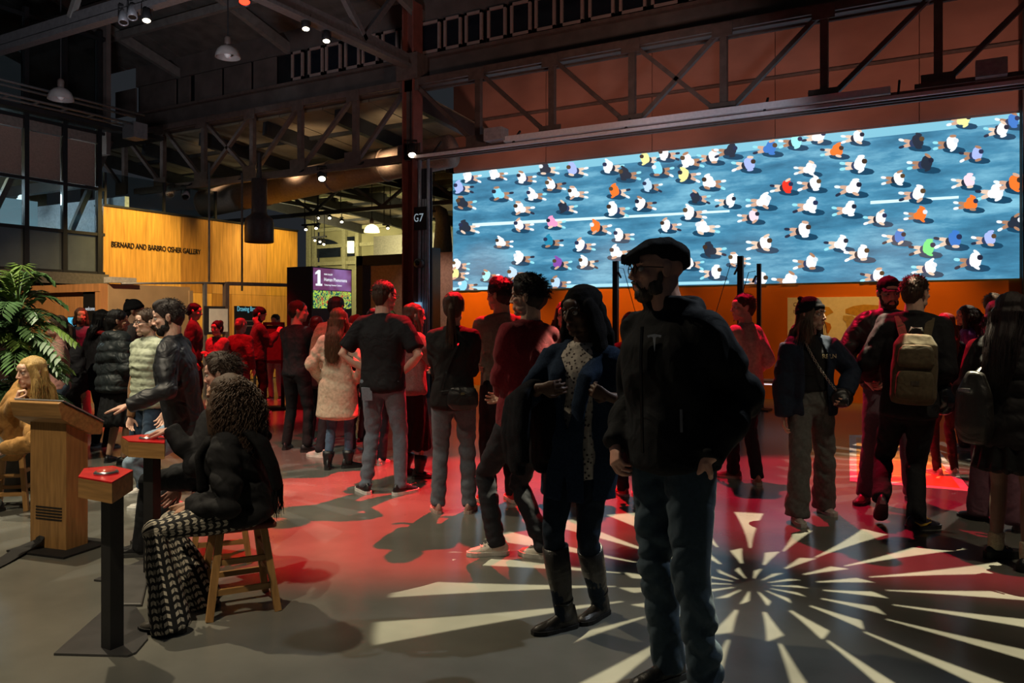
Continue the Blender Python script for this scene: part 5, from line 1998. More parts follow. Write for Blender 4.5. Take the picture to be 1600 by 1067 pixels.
    def shoes(s, cols=((0.02, 0.02, 0.02), (0.02, 0.02, 0.02)), sole=(0.6, 0.6, 0.58), kind='sneaker', sole_h=0.026, sz=1.0, shaft=0.0, rough=0.55, laces=None):
        k = s.k * sz * (0.93 if s.sex == 'f' else 1.0)
        n = 14
        for i in (0, 1):
            f = s.fdir[i]
            fp = s.fpitch[i]
            A = s.ank[i]
            fl = nrmz(np.array([f[0], f[1], 0]))
            sdv = np.array([fl[1], -fl[0], 0])
            up = np.array([0, 0, 1.0])
            f2 = fl * math.cos(fp) - up * math.sin(fp)           # + pitch: heel up, toe down
            u2 = np.cross(sdv, f2)
            O = A - u2 * 0.085 * s.k                             # sole point under the ankle
            up_ = MB()
            tall = {'sneaker': 0.0, 'low': -0.01, 'boot': 0.03}[kind]
            ys = [-0.076, -0.060, -0.02, 0.03, 0.08, 0.13, 0.165, 0.185]
            ws = [0.014, 0.030, 0.036, 0.037, 0.043, 0.044, 0.033, 0.012]
            hs = [0.060, 0.088 + tall, 0.105 + tall, 0.090, 0.066, 0.052, 0.044, 0.030]
            rings = []
            for y, w, h in zip(ys, ws, hs):
                pts = []
                for j in range(n):
                    a = 2 * math.pi * j / n
                    x = math.cos(a)
                    z = math.sin(a)
                    zz = sole_h * 0.7 + (h - sole_h * 0.7) * max(0, z) ** 0.75 if z > 0 else sole_h * 0.5
                    nar = 1 - 0.30 * max(0, z)
                    pts.append(O + (f2 * y + sdv * w * x * nar) * k + u2 * zz * k)
                rings.append(pts)
            v = np.concatenate(rings)
            fs = []
            for r_ in range(len(ys) - 1):
                for j in range(n):
                    j2 = (j + 1) % n
                    fs.append((r_ * n + j, (r_ + 1) * n + j, (r_ + 1) * n + j2, r_ * n + j2))
            fs.append(tuple(range(n)))
            fs.append(tuple((len(ys) - 1) * n + j for j in range(n - 1, -1, -1)))
            up_.add(v, fs)
            if shaft:
                top = A + nrmz(s.knee[i] - A) * shaft
                m1 = A + nrmz(s.knee[i] - A) * shaft * 0.6
                up_.loft([A - u2 * 0.03, A + nrmz(s.knee[i] - A) * shaft * 0.12, A + nrmz(s.knee[i] - A) * shaft * 0.3, m1, top], np.array([0.045, 0.050, 0.053, 0.064, 0.067]) * s.k, None, sdv, 16, 0.05)
            so = up_.obj('shoe' if not shaft else 'boot', cloth(cols[i], 'leather'), s.root, True)
            sl = MB()
            out = []
            yy = np.array(ys)
            ww = np.array(ws) + 0.004
            yy[0] -= 0.004
            yy[-1] += 0.006
            pts = [(y, w) for y, w in zip(yy, ww)] + [(y, -w) for y, w in zip(yy[::-1], ww[::-1])]
            sl.prism([(a * k, b_ * k) for a, b_ in pts], sole_h * k, O, f2, -sdv)
            sl.obj('sole', mat('sole_%03d_%03d_%03d' % tuple(int(c * 999) for c in sole), sole, 0.6), so)
            if laces is not None:
                lm = MB()
                for q in range(4):
                    y, z = 0.035 + q * 0.022, 0.094 - q * 0.009
                    lm.tube([O + (f2 * y + sdv * 0.022 + u2 * (z - 0.010)) * k, O + (f2 * (y + 0.004) + u2 * z) * k, O + (f2 * y - sdv * 0.022 + u2 * (z - 0.010)) * k], 0.003, 5)
                lm.obj('laces', mat('lace_%03d_%03d_%03d' % tuple(int(c * 999) for c in laces), laces, 0.8), so)

    # -- hair and headgear
    def hair(s, style, col, length=0.3, vol=1.0):
        mb = MB()
        e = lambda c, r: s.hell(mb, c, r)
        rg = random.Random(s.seed)
        st = []
        dn = np.array([0, 0, -1.0])
        back = s.Rh @ np.array([0, -1.0, 0])
        side = s.Rh[:, 0]
        v = vol
        post = strandy(0.0022, s.seed)
        if style in ('short', 'crop', 'quiff', 'messy', 'curlyshort'):
            t = {'crop': 0.0, 'short': 0.006, 'quiff': 0.008, 'messy': 0.010, 'curlyshort': 0.016}[style] * v
            e((0, -0.016, 0.052), (0.076 + t, 0.092 + t, 0.066 + t))
            e((0, -0.050, 0.005), (0.070 + t, 0.062 + t, 0.074 + t * 0.6))
            e((0, -0.058, -0.045), (0.052 + t * 0.5, 0.040, 0.040))
            for q in (-1, 1):
                e((q * 0.060, -0.012, 0.030), (0.017 + t * 0.5, 0.050, 0.040))
            if style in ('quiff', 'messy', 'curlyshort'):
                e((0, 0.050, 0.092), (0.052, 0.040, 0.026 + t))
                e((0, 0.010, 0.110), (0.058, 0.060, 0.020 + t))
            nst = {'near': 520, 'mid': 220, 'far': 0}[s.lodn]
            for i in range(nst):
                a = rg.uniform(0, 6.283)
                z = rg.uniform(-0.35, 1)
                c0 = math.sqrt(max(0, 1 - z * z))
                d = np.array([c0 * math.cos(a), c0 * math.sin(a), z])
                if d[1] > 0.35 and d[2] < 0.55:
                    continue
                p = np.array([0, -0.020, 0.035]) + d * np.array([0.077 + t, 0.092 + t, 0.084 + t])
                g = nrmz(d * 0.6 + np.array([rg.uniform(-1, 1), rg.uniform(-0.7, 0.5), rg.uniform(-0.6, 0.5)]) * (0.9 if style != 'crop' else 0.3))
                L = {'crop': 0.008, 'short': 0.020, 'quiff': 0.030, 'messy': 0.034, 'curlyshort': 0.03}[style]
                pts = []
                for m in range(6):
                    f = m / 5
                    wv = np.array([math.sin(f * 9 + i), math.cos(f * 9 + i), 0]) * 0.006 * (1 if style == 'curlyshort' else 0.25)
                    pts.append(s.h(*(p + g * L * f + np.array([0, 0, -0.3]) * L * f * f + wv)))
                st.append(np.array(pts))
            rad = 0.0022
        elif style in ('long', 'pony', 'bun', 'shoulder', 'afro_long'):
            e((0, -0.018, 0.046), (0.083, 0.098, 0.078))
            e((0, -0.050, -0.005), (0.080, 0.066, 0.085))
            for q in (-1, 1):
                e((q * 0.066, -0.006, 0.030), (0.017, 0.060, 0.055))
            if style in ('long', 'shoulder', 'afro_long'):
                L = length
                wd_ = 0.075 * v
                lag = s.up * 0 + dn
                c0, c1 = s.h(0, -0.060, 0.0), s.h(0, -0.070, -0.08)
                pts = [c0, c1] + [c1 + back * (0.03 + 0.012 * j) + dn * L * j / 4 for j in range(1, 5)]
                mb.loft(pts, np.array([0.080, 0.085, 0.090, 0.092, 0.085, 0.050]) * v, np.array([0.055, 0.05, 0.042, 0.038, 0.034, 0.02]) * v, side, 16, 0.5)
                for q in (-1, 1):
                    a = s.h(q * 0.062, 0.030, 0.060)
                    b = s.h(q * 0.078, 0.010, -0.04)
                    c = s.h(q * 0.084, 0.015, -0.10) + dn * L * 0.3
                    dd = c + dn * L * 0.45 + side * q * 0.01
                    mb.loft([a, b, c, dd], [0.016, 0.024 * v, 0.030 * v, 0.016], [0.03, 0.038, 0.036 * v, 0.016], side, 10, 0.5)
                    nn = {'near': 70, 'mid': 40, 'far': 8}[s.lodn]
                    for i in range(nn):
                        o = side * rg.uniform(-0.02, 0.03) * q + (s.Rh @ np.array([0, rg.uniform(-0.05, 0.03), 0]))
                        w = rg.uniform(-1, 1) * 0.02
                        st.append(np.array([b + o, (b + c) / 2 + o * 1.2 + side * q * 0.008 + side * w, c + o * 1.3 + side * w, dd + o * 1.5 + dn * rg.uniform(-0.03, 0.05) + side * w * 2]))
                nn = {'near': 160, 'mid': 110, 'far': 25}[s.lodn]
                for i in range(nn):
                    u = rg.uniform(-1, 1)
                    o = side * u * 0.088 * v + back * 0.045 * math.sqrt(max(0, 1 - u * u)) * v
                    w = [side * rg.uniform(-0.012, 0.012) for _ in range(6)]
                    st.append(np.array([p + o * (1.0 if j < 5 else 0.75) + w[j] + (dn * rg.uniform(0, 0.05) if j == 5 else 0) for j, p in enumerate(pts)]))
            if style == 'pony':
                r0 = s.h(0, -0.105, 0.02)
                pts = [r0, r0 + back * 0.035 + dn * 0.03, r0 + back * 0.035 + dn * 0.12, r0 + back * 0.02 + dn * (length * 0.7), r0 + back * 0.015 + dn * length]
                mb.loft(pts, [0.018, 0.024, 0.028, 0.022, 0.008], None, side, 10, 0.5)
                for i in range({'near': 70, 'mid': 50, 'far': 12}[s.lodn]):
                    a = rg.uniform(0, 6.28)
                    o = (side * math.cos(a) + back * math.sin(a)) * 0.024
                    w = side * rg.uniform(-0.02, 0.02)
                    st.append(np.array([p + o * (0.6 + 0.2 * j) + w * j * 0.25 for j, p in enumerate(pts)]))
            if style == 'bun':
                mb.ell(s.h(0, -0.10, 0.075), 0.042)
            rad = 0.0024
        elif style == 'curly':
            e((0, -0.020, 0.045), (0.088, 0.100, 0.082))
            e((0, -0.050, -0.02), (0.095, 0.072, 0.10))
            c0 = s.h(0, -0.05, 0.0)
            L = length
            pts = [c0] + [c0 + back * (0.02 + 0.01 * j) + dn * L * j / 4 for j in range(1, 5)]
            mb.loft(pts, np.array([0.085, 0.10, 0.115, 0.115, 0.08]) * v, np.array([0.06, 0.07, 0.08, 0.075, 0.05]) * v, side, 16, 0.5)
            for q in (-1, 1):
                a = s.h(q * 0.078, 0.030, 0.03)
                mb.loft([a, a + dn * 0.08 + side * q * 0.01, a + dn * 0.20 + side * q * 0.01], [0.02, 0.036 * v, 0.03], None, side, 10)
            nst = {'near': 950, 'mid': 300, 'far': 60}[s.lodn]
            for i in range(nst):
                a = rg.uniform(0, 6.283)
                z = rg.uniform(-0.6, 1)
                cc = math.sqrt(max(0, 1 - z * z))
                d = np.array([cc * math.cos(a), cc * math.sin(a), z])
                if d[1] > 0.45 and z < 0.6:
                    continue
                p = s.h(*(np.array([0, -0.028, 0.030]) + d * np.array([0.090, 0.098, 0.090])))
                out = s.Rh @ np.array([d[0], d[1], 0])
                fall = L * rg.uniform(0.45, 1.05)
                tw, ph, am = rg.uniform(55, 80), rg.uniform(0, 6.28), rg.uniform(0.008, 0.014)
                m = 14
                pts2 = []
                for q in range(m):
                    f = q / (m - 1)
                    base = p + out * (0.055 * math.sin(min(1, f * 1.5) * 1.57) * v) + dn * fall * f ** 1.25 + back * 0.03 * f
                    pts2.append(base + (side * math.cos(tw * f * fall * 1.6 + ph) + back * math.sin(tw * f * fall * 1.6 + ph)) * am)
                st.append(np.array(pts2))
            rad = 0.0026
            post = folds(0.006, s.seed, 2.2)
        ps = [piece(mb, max(s.vh, 0.0075), 3, post)]
        if st:
            ps.append(raw(strands(MB(), st, rad * (1.0 if s.lodn != 'far' else 1.8))))
        job('hair', s.root, hair_mat(col), ps)

    def beard(s, col, full=1.0):
        mb = MB()
        e = lambda c, r: s.hell(mb, c, r)
        e((0, 0.052, -0.094), (0.044, 0.038, 0.026 + 0.012 * full))
        for q in (-1, 1):
            e((q * 0.050, 0.024, -0.072), (0.014, 0.034, 0.028))
            e((q * 0.062, 0.008, -0.036), (0.008, 0.012, 0.028))
            mb.loft([s.h(q * 0.002, 0.098, -0.050), s.h(q * 0.020, 0.092, -0.054), s.h(q * 0.032, 0.078, -0.075)], [0.006, 0.007, 0.007], None, s.Rh[:, 0], 8)
        rg = random.Random(s.seed)
        st = []
        if s.lodn == 'near' or s.lodn == 'mid':
            for i in range(260):
                u = rg.uniform(-1, 1)
                x, y, z = u * 0.060, 0.075 - 0.055 * abs(u) ** 1.6, -0.060 - 0.040 * rg.random() * (1.2 - abs(u))
                p = s.h(x, y + 0.006, z)
                g = s.Rh @ nrmz([u * 0.6, 0.6, -0.9])
                st.append(np.array([p - g * 0.004, p + g * 0.010, p + g * 0.016]))
        ps = [piece(mb, s.vh, 2, strandy(0.0015, s.seed, 150, 20))]
        if st:
            ps.append(raw(strands(MB(), st, 0.0012)))
        job('beard', s.root, hair_mat(col), ps)

    def glasses(s, col=(0.01, 0.01, 0.01)):
        mb = MB()
        for q in (-1, 1):
            ring = [s.h(q * 0.033 + 0.024 * math.cos(a), 0.098, -0.003 + 0.017 * math.sin(a)) for a in np.linspace(0, 2 * math.pi, 13)]
            mb.tube(ring, 0.0022, 6)
            mb.tube([s.h(q * 0.057, 0.098, 0.003), s.h(q * 0.075, 0.060, 0.004), s.h(q * 0.080, -0.012, 0.002)], 0.0022, 6)
        mb.tube([s.h(-0.010, 0.100, 0.002), s.h(0.010, 0.100, 0.002)], 0.002, 6)
        mb.obj('glasses', mat('frame_black', (0.012, 0.012, 0.014), 0.3), s.root, True)

    def cap(s, kind, col, kd='cloth'):
        mb = MB()
        e = lambda c, r: s.hell(mb, c, r)
        if kind == 'flat':
            mb.loft([s.h(0, -0.102, 0.008), s.h(0, -0.088, 0.048), s.h(0, -0.03, 0.082), s.h(0, 0.035, 0.080), s.h(0, 0.090, 0.060), s.h(0, 0.130, 0.038)],
                    np.array([0.055, 0.082, 0.087, 0.084, 0.070, 0.045]) * s.hs, np.array([0.020, 0.038, 0.042, 0.034, 0.016, 0.006]) * s.hs, s.Rh[:, 0], 18, 0.3)
            e((0, -0.030, 0.058), (0.086, 0.092, 0.056))
            e((0, -0.092, 0.022), (0.060, 0.020, 0.030))
            mb.loft([s.h(-0.055, 0.088, 0.030), s.h(0, 0.138, 0.036), s.h(0.055, 0.088, 0.030)], [0.006, 0.008, 0.006], [0.02, 0.024, 0.02], s.Rh[:, 1], 8)
            mb.ell(s.h(0, -0.01, 0.136), 0.006)
        elif kind == 'baseball':
            e((0, -0.012, 0.054), (0.083, 0.100, 0.078))
            e((0, -0.06, 0.022), (0.074, 0.050, 0.045))
            for q in range(-3, 4):
                x = q * 0.022
                mb.loft([s.h(x, 0.060, 0.040), s.h(x, 0.155 - 9 * x * x, 0.026 - 2.5 * x * x)], [0.014, 0.012], [0.006, 0.004], s.Rh[:, 0], 8, 0.6)
            mb.ell(s.h(0, -0.012, 0.133), 0.008)
        elif kind == 'beanie':
            e((0, -0.020, 0.060), (0.086, 0.102, 0.082))
            e((0, -0.07, 0.035), (0.074, 0.055, 0.07))
            ring = [s.h(0.088 * math.cos(a), -0.016 + 0.104 * math.sin(a), 0.034 + 0.022 * math.sin(a)) for a in np.linspace(0, 2 * math.pi, 21)]
            mb.loft(ring, 0.022, 0.008, s.Rh[:, 2], 8, 0.3)
            e((0.035, -0.075, 0.122), (0.022, 0.022, 0.02))
        elif kind == 'wrap':
            e((0, -0.024, 0.046), (0.092, 0.106, 0.090))
            e((0, -0.070, -0.01), (0.088, 0.070, 0.095))
            for q in (-1, 1):
                mb.loft([s.h(q * 0.075, 0.030, 0.055), s.h(q * 0.086, -0.005, -0.02), s.h(q * 0.095, -0.005, -0.10), s.h(q * 0.11, -0.01, -0.19)], [0.018, 0.026, 0.036, 0.03], [0.03, 0.05, 0.055, 0.04], s.Rh[:, 0], 10)
            mb.loft([s.h(0, -0.07, -0.02), s.h(0, -0.09, -0.12), s.h(0, -0.11, -0.22)], [0.09, 0.12, 0.10], [0.05, 0.06, 0.045], s.Rh[:, 0], 14)
        job({'flat': 'flat_cap', 'baseball': 'cap', 'beanie': 'beanie', 'wrap': 'head_wrap'}[kind], s.root, cloth(col, kd), [piece(mb, max(s.vh, 0.006), 3, folds(0.0025 if kind != 'wrap' else 0.006, s.seed, 2.0))])

    # -- bits on the clothes
    def onchest(s, u, f, out=0.0):
        """point on the front of the chest: u across, f up the trunk 0..1"""
        c = s.pel + (s.neck - s.pel) * f
        return c + s.sx * u * s.k + s.sf * out * s.k

    def band(s, name, pts, width, thick, normals, material):
        mb = MB()
        mb.ribbon(pts, width, thick, normals)
        return mb.obj(name, material, s.root, False)

# ------------------------------------------------------------------ the crowd
BLK = (0.012, 0.012, 0.014)
NAVY = (0.014, 0.022, 0.045)
LIGHT, TAN_, BROWN, DARK = (0.58, 0.36, 0.27), (0.46, 0.27, 0.18), (0.24, 0.12, 0.075), (0.085, 0.042, 0.028)
HB, HBR, HBL, HRD = (0.012, 0.010, 0.010), (0.055, 0.030, 0.018), (0.42, 0.26, 0.09), (0.12, 0.045, 0.025)

# ---- man in the flat cap, nearest
p = Person('man in flat cap, glasses and black hooded jacket, hands in jeans pockets', feet=((1104, 1092), (1046, 1062)), H=1.80, face=126, look=97, sex='m', skin=(0.66, 0.36, 0.27), build=1.04,
           pel=('p', 1052, 704, 0.0), neck=('p', 1048, 492, 0.0), hoff=0.05, hands=(('p', 1110, 713, -0.20), ('p', 962, 692, 0.10)), elbow=((-0.35, -1.0, -0.2), (0.5, -0.8, 0)),
           footdir=(150, 120), handpose=(('half', {'d': (0.75, 0.10, -0.5), 'n': (0.1, -0.9, -0.3)}), ('half', {'d': (-0.35, 0.35, -0.8), 'n': (-0.2, -0.9, 0)})))
p.body()
p.brows((0.05, 0.035, 0.03))
p.beard((0.10, 0.075, 0.06), 0.6)
p.glasses()
p.cap('flat', (0.020, 0.021, 0.024), 'knit')
p.top('jacket', (0.009, 0.010, 0.013), 0.030, -0.10, 1.0, 'cloth', 0.010, 0.026, hood=True, collar=0.016, cuff=True)
p.trousers((0.045, 0.072, 0.10), 'denim', 'straight', 0.013, 'jeans', ease=0.004)
p.shoes((BLK, BLK), (0.05, 0.05, 0.05))
q = p.onchest(-0.062, 0.80, 0.158)
lg = MB()
ux, uy = nrmz(p.sx * 0.93 + p.sf * 0.37), p.up


def lpt(a, b):
    return (a, b)


for ol in ([(-0.021, 0.022), (-0.014, 0.024), (0, 0.026), (0.014, 0.024), (0.021, 0.022), (0.018, 0.016), (0.010, 0.019), (0.004, 0.017), (0, -0.022), (-0.004, 0.017), (-0.010, 0.019), (-0.018, 0.016)],):
    lg.prism([(a * 1.4, b * 1.4) for a, b in ol], 0.0015, q, ux, uy)
lg.obj('chest_emblem', mat('emblem_white', (0.9, 0.9, 0.92), 0.5), p.root)
p.band('zipper', [p.onchest(0.0, f, 0.168 - 0.05 * max(0, f - 0.7)) for f in np.linspace(0.02, 0.92, 9)], 0.012, 0.006, p.sf, M_BLACKG)
p.band('pocket_zip', [p.onchest(-0.135, f, 0.10) for f in (0.18, 0.34)], 0.010, 0.006, -p.sx * 0.6 + p.sf, mat('zip_grey', (0.2, 0.2, 0.22), 0.4))
wv = nrmz(p.wr[0] - p.el[0])
MB().loft([p.wr[0] - wv * 0.012, p.wr[0] + wv * 0.006], 0.033, None, (0, 0, 1), 12, 0).obj('wristband', mat('band_silver', (0.5, 0.5, 0.5), 0.3, metal=0.7), p.root, True)

# ---- woman in navy cardigan
p = Person('woman with dark shoulder-length hair, open navy cardigan, floral blouse and tall boots', feet=((937, 962), (882, 982)), H=1.66, face=152, look=132, sex='f', skin=DARK, build=1.16,
           pitch=6, pel=('p', 905, 705, 0.0), neck=('p', 912, 540, 0.02), hands=(('p', 952, 620, -0.20), ('p', 846, 606, -0.16)), elbow=((-0.9, -0.5, -0.7), (0.9, -0.3, -0.8)),
           footdir=(140, 118), footpitch=(0, 0), handpose=(('half', {'d': (0.75, 0.30, 0.32), 'n': (0.2, -0.9, 0.1)}), ('half', {'d': (-0.9, 0.15, 0.05), 'n': (-0.1, -0.9, 0.1)})))
p.body(lips=(0.30, 0.10, 0.09))
p.brows(HB)
p.cap('wrap', (0.010, 0.009, 0.010), 'knit')
p.top('blouse', (0.52, 0.46, 0.40), -0.002, -0.22, 0.05, 'cloth', 0.004, sleeves=(0, 0), sl_ease=-0.02)
MATS_FLORAL = p.topm
nt = MATS_FLORAL.node_tree
vo = nt.nodes.new('ShaderNodeTexVoronoi')
vo.inputs['Scale'].default_value = 55
crf = nt.nodes.new('ShaderNodeValToRGB')
crf.color_ramp.elements[0].position, crf.color_ramp.elements[0].color = 0.20, (0.035, 0.020, 0.025, 1)
crf.color_ramp.elements[1].position, crf.color_ramp.elements[1].color = 0.42, (0.56, 0.50, 0.44, 1)
tcf = nt.nodes.new('ShaderNodeTexCoord')
nt.links.new(tcf.outputs['Object'], vo.inputs['Vector'])
nt.links.new(vo.outputs['Distance'], crf.inputs[0])
mxn = [n for n in nt.nodes if n.type == 'MIX'][0]
nt.links.new(crf.outputs[0], mxn.inputs[6])


def cardigan(pp):
    """open front: back and sides of the trunk, sleeves, hanging front panels"""
    k = pp.k
    mb = MB()
    cs, rx, ry, sd, sel = pp.torso_sections(0.022, -0.42)
    a = np.linspace(R(128), R(412), 26)            # leaves the front open
    th = 0.012
    rings = []
    for c, x, y, s_ in zip(cs, rx, ry, sd):
        w = np.cross(pp.up, s_)
        outer = [c + s_ * x * math.cos(t) + w * y * math.sin(t) for t in a]
        inner = [c + s_ * (x - th) * math.cos(t) + w * (y - th) * math.sin(t) for t in a[::-1]]
        rings.append(outer + inner)
    n = len(rings[0])
    v = np.concatenate(rings)
    f = []
    for i in range(len(rings) - 1):
        for j in range(n):
            j2 = (j + 1) % n
            f.append((i * n + j, i * n + j2, i * n + n + j2, i * n + n + j))
    f.append(tuple(range(n - 1, -1, -1)))
    f.append(tuple((len(rings) - 1) * n + j for j in range(n)))
    mb.add(v, f)
    for i, q in ((0, -1), (1, 1)):
        S, E, Wr = pp.sh[i], pp.el[i], pp.wr[i]
        Si = pp.neck - pp.up * 0.02 * k
        mb.loft([Si - pp.sf * 0.03, S * 0.6 + Si * 0.4, S], [0.040, 0.055, 0.066], None, pp.sf, 12)
        en = E * 0.30 + Wr * 0.70
        mb.loft([S, S * 0.5 + E * 0.5, E, en], [0.074, 0.070, 0.062, 0.058], None, pp.sf, 14, 0.15)
        # shawl collar falling into the front edge
        pts = [pp.neck - pp.sf * 0.06 * k + pp.up * 0.03 + pp.sx * q * 0.02, pp.neck + pp.sx * q * 0.072 * k + pp.up * 0.03, pp.neck + pp.sx * q * 0.085 * k + pp.sf * 0.055 * k - pp.up * 0.05,
               pp.onchest(q * 0.078, 0.72, 0.140), pp.onchest(q * 0.058, 0.45, 0.165), pp.onchest(q * 0.046, 0.10, 0.17), pp.onchest(q * 0.062, -0.42, 0.165)]
        mb.loft(pts, [0.022, 0.030, 0.036, 0.042, 0.042, 0.045, 0.050], [0.016, 0.018, 0.020, 0.018, 0.016, 0.016, 0.014], pp.sx, 12, 0.4)
    job('cardigan', pp.root, cloth((0.018, 0.032, 0.062), 'knit'), [piece(mb, 0.0095, 4, folds(0.007, pp.seed, 1.0, [pp.el[0], pp.el[1], pp.pel]))])


cardigan(p)
p.trousers((0.014, 0.024, 0.042), 'cloth', 'legging', 0.004, 'leggings')
p.shoes(((0.030, 0.026, 0.024),) * 2, (0.012, 0.011, 0.011), 'boot', 0.022, shaft=0.33, sz=1.05)
for i in (0, 1):
    d = nrmz(p.knee[i] - p.ank[i])
    MB().loft([p.ank[i] + d * 0.050, p.ank[i] + d * 0.068], 0.051, None, (1, 0, 0), 16, 0).obj('boot_strap', M_BLACKG, p.root, True)
MB().tube([p.h(-0.082 + 0.0 * a, -0.008 + 0.019 * math.sin(a), -0.055 + 0.019 * math.cos(a)) for a in np.linspace(0, 6.283, 15)], 0.002, 6).obj('hoop_earring', mat('gold', (0.7, 0.55, 0.25), 0.25, metal=1.0), p.root, True)
# coat over her right arm
ck = empty('folded_coat', tuple(p.base), p.rz)
tag(ck, 'black coat draped over the cardigan woman\'s bent arm', 'coat')
mb = MB()
e0, w0 = p.el[1], p.wr[1]
ax = nrmz(w0 - e0)
for f, drop, wd in ((0.05, 0.30, 0.085), (0.35, 0.36, 0.085), (0.62, 0.32, 0.075)):
    c = e0 * (1 - f) + w0 * f
    for s_ in (-1, 1):
        o = np.cross(ax, np.array([0, 0, 1.0])) * 0.06 * s_
        mb.loft([c + np.array([0, 0, 0.050]), c + o + np.array([0, 0, 0.01]), c + o * 1.3 - np.array([0, 0, drop * 0.5]), c + o * 1.1 - np.array([0, 0, drop])], [0.05, wd, wd * 1.1, wd * 0.8], [0.03, 0.038, 0.04, 0.028], ax, 12)
job('drape', ck, cloth((0.008, 0.009, 0.013), 'knit'), [piece(mb, 0.010, 4, folds(0.012, 77, 0.8))])

# ---- maroon sweater man
p = Person('man in maroon sweater and white sneakers, seen from behind', feet=((776, 866), (853, 872)), H=1.74, face=38, look=72, skin=LIGHT, footdir=(98, 62), lean=(0.0, -0.01), pel=('p', 815, 666, 0.0), neck=('p', 829, 508, 0.0),
           hands=((0.02, 0.24, 1.02), (0.10, 0.26, 1.0)), elbow=((-0.6, -0.5, -0.6), (0.9, -0.4, -0.5)))
p.body()
p.hair('curlyshort', HB)
p.top('sweater', (0.17, 0.010, 0.018), 0.020, -0.06, 1.0, 'knit', 0.006, 0.018, cuff=True)
p.trousers((0.018, 0.020, 0.026), 'denim', 'straight', 0.008)
p.shoes(((0.62, 0.58, 0.50),) * 2, (0.70, 0.68, 0.62), laces=(0.7, 0.68, 0.62))

# ---- grey shirt man
p = Person('man in taupe shirt with folded arms, left of the maroon sweater', at=(784, 785), H=1.80, face=25, look=58, skin=TAN_, hands=((0.10, 0.22, 1.20), (-0.12, 0.24, 1.16)), elbow=((-1, 0.1, -0.8), (1, 0.1, -0.8)))
p.body()
p.hair('curlyshort', HB)
p.top('shirt', (0.20, 0.16, 0.13), 0.016, -0.06, 1.0, 'cloth', 0.006)
p.trousers((0.015, 0.015, 0.018), 'denim', 'straight')
p.shoes(((0.35, 0.03, 0.03),) * 2, (0.6, 0.55, 0.5))

# ---- ponytail woman
p = Person('woman with low ponytail, black blazer and grey jeans, seen from behind', feet=((684, 800), (733, 800)), H=1.68, face=0, look=-4, sex='f', skin=LIGHT, footdir=(14, -10), pitch=0, build=1.02,
           hands=((0.09, 0.23, 1.10), (-0.09, 0.25, 1.08)), elbow=((-1, 0.0, -0.8), (1, 0.0, -0.8)))
p.body()
p.hair('pony', (0.075, 0.035, 0.022), 0.33)
p.top('blazer', (0.013, 0.012, 0.013), 0.020, -0.13, 1.0, 'cloth', 0.006, 0.020)
p.trousers((0.105, 0.125, 0.15), 'denim', 'straight', 0.008, 'jeans')
p.shoes(((0.42, 0.24, 0.20),) * 2, (0.5, 0.36, 0.32))
bg = empty('crossbody_bag', tuple(p.base), p.rz)
tag(bg, 'small black crossbody bag on the ponytail woman\'s back', 'bag')
c = p.pel + np.array([0.085, -0.185, 0.015])
mb = MB()
mb.loft([c + np.array([0, 0, 0.075]), c + np.array([0, 0, 0.03]), c + np.array([0, 0, -0.05]), c + np.array([0, 0, -0.085])], [0.095, 0.115, 0.118, 0.085], [0.022, 0.034, 0.036, 0.024], (1, 0, 0), 18, 0.4, 2.8)
job('pouch', bg, cloth((0.010, 0.010, 0.011), 'leather'), [piece(mb, 0.007, 3)])
MB().box(c + np.array([0.0, -0.036, 0.035]), (0.028, 0.010, 0.018)).obj('clasp', mat('gold', (0.7, 0.55, 0.25), 0.25, metal=1.0), bg)
MB().ribbon([p.sh[1] + np.array([-0.05, 0.02, 0.075]), p.onchest(0.04, 0.78, -0.155), p.onchest(-0.04, 0.45, -0.150), p.onchest(-0.09, 0.12, -0.155), c + np.array([-0.09, 0.02, 0.06])], 0.016, 0.004, (0, -1, 0.1)).obj('strap', cloth((0.010, 0.010, 0.011), 'leather'), bg)

# ---- black tee man
p = Person('tall man in black T-shirt and blue-grey jeans with hands on hips', feet=((571, 770), (626, 772)), H=1.80, face=-14, look=-38, skin=LIGHT, build=1.10, footdir=(30, -42),
           hands=((-0.155, 0.03, 1.035), (0.16, 0.05, 1.03)), elbow=((-1, -0.45, 0.1), (1, -0.5, 0.1)), handpose=(('half', {'d': (0.6, 0.5, -0.6), 'n': (0.8, 0, 0.4)}), ('half', {'d': (-0.5, 0.5, -0.6), 'n': (-0.8, 0, 0.4)})))
p.body(arms=True)
p.hair('short', HBR)
p.glasses()
p.top('tshirt', (0.011, 0.011, 0.013), 0.018, -0.10, 0.40, 'cloth', 0.006, 0.022)
p.trousers((0.125, 0.160, 0.20), 'denim', 'slim', 0.009, 'jeans', ease=0.006)
p.shoes((BLK, BLK), (0.72, 0.70, 0.66), laces=(0.5, 0.5, 0.5))
MB().box(p.pel + np.array([-0.085, -0.136, -0.085]), (0.095, 0.012, 0.11), rotx(R(10))).obj('pocket', cloth((0.16, 0.20, 0.245), 'denim'), p.root)

# ---- red-lit woman beside him
p = Person('long-haired woman in plaid jacket and long dark skirt beside the tall man', feet=((634, 742), (655, 748)), H=1.62, face=-62, look=-66, sex='f', skin=LIGHT, hands=((0.02, 0.26, 1.02), (0.10, 0.27, 1.0)), elbow=((-1, 0, -0.6), (1, 0, -0.6)))
p.body()
p.hair('long', HRD, 0.26)
p.top('plaid_jacket', (0.26, 0.16, 0.14), 0.026, -0.12, 1.0, 'knit', 0.006)
p.skirt((0.012, 0.011, 0.012), 0.62, 0.05)
p.shoes((BLK, BLK), (0.03, 0.03, 0.03), 'boot', 0.03, shaft=0.14)

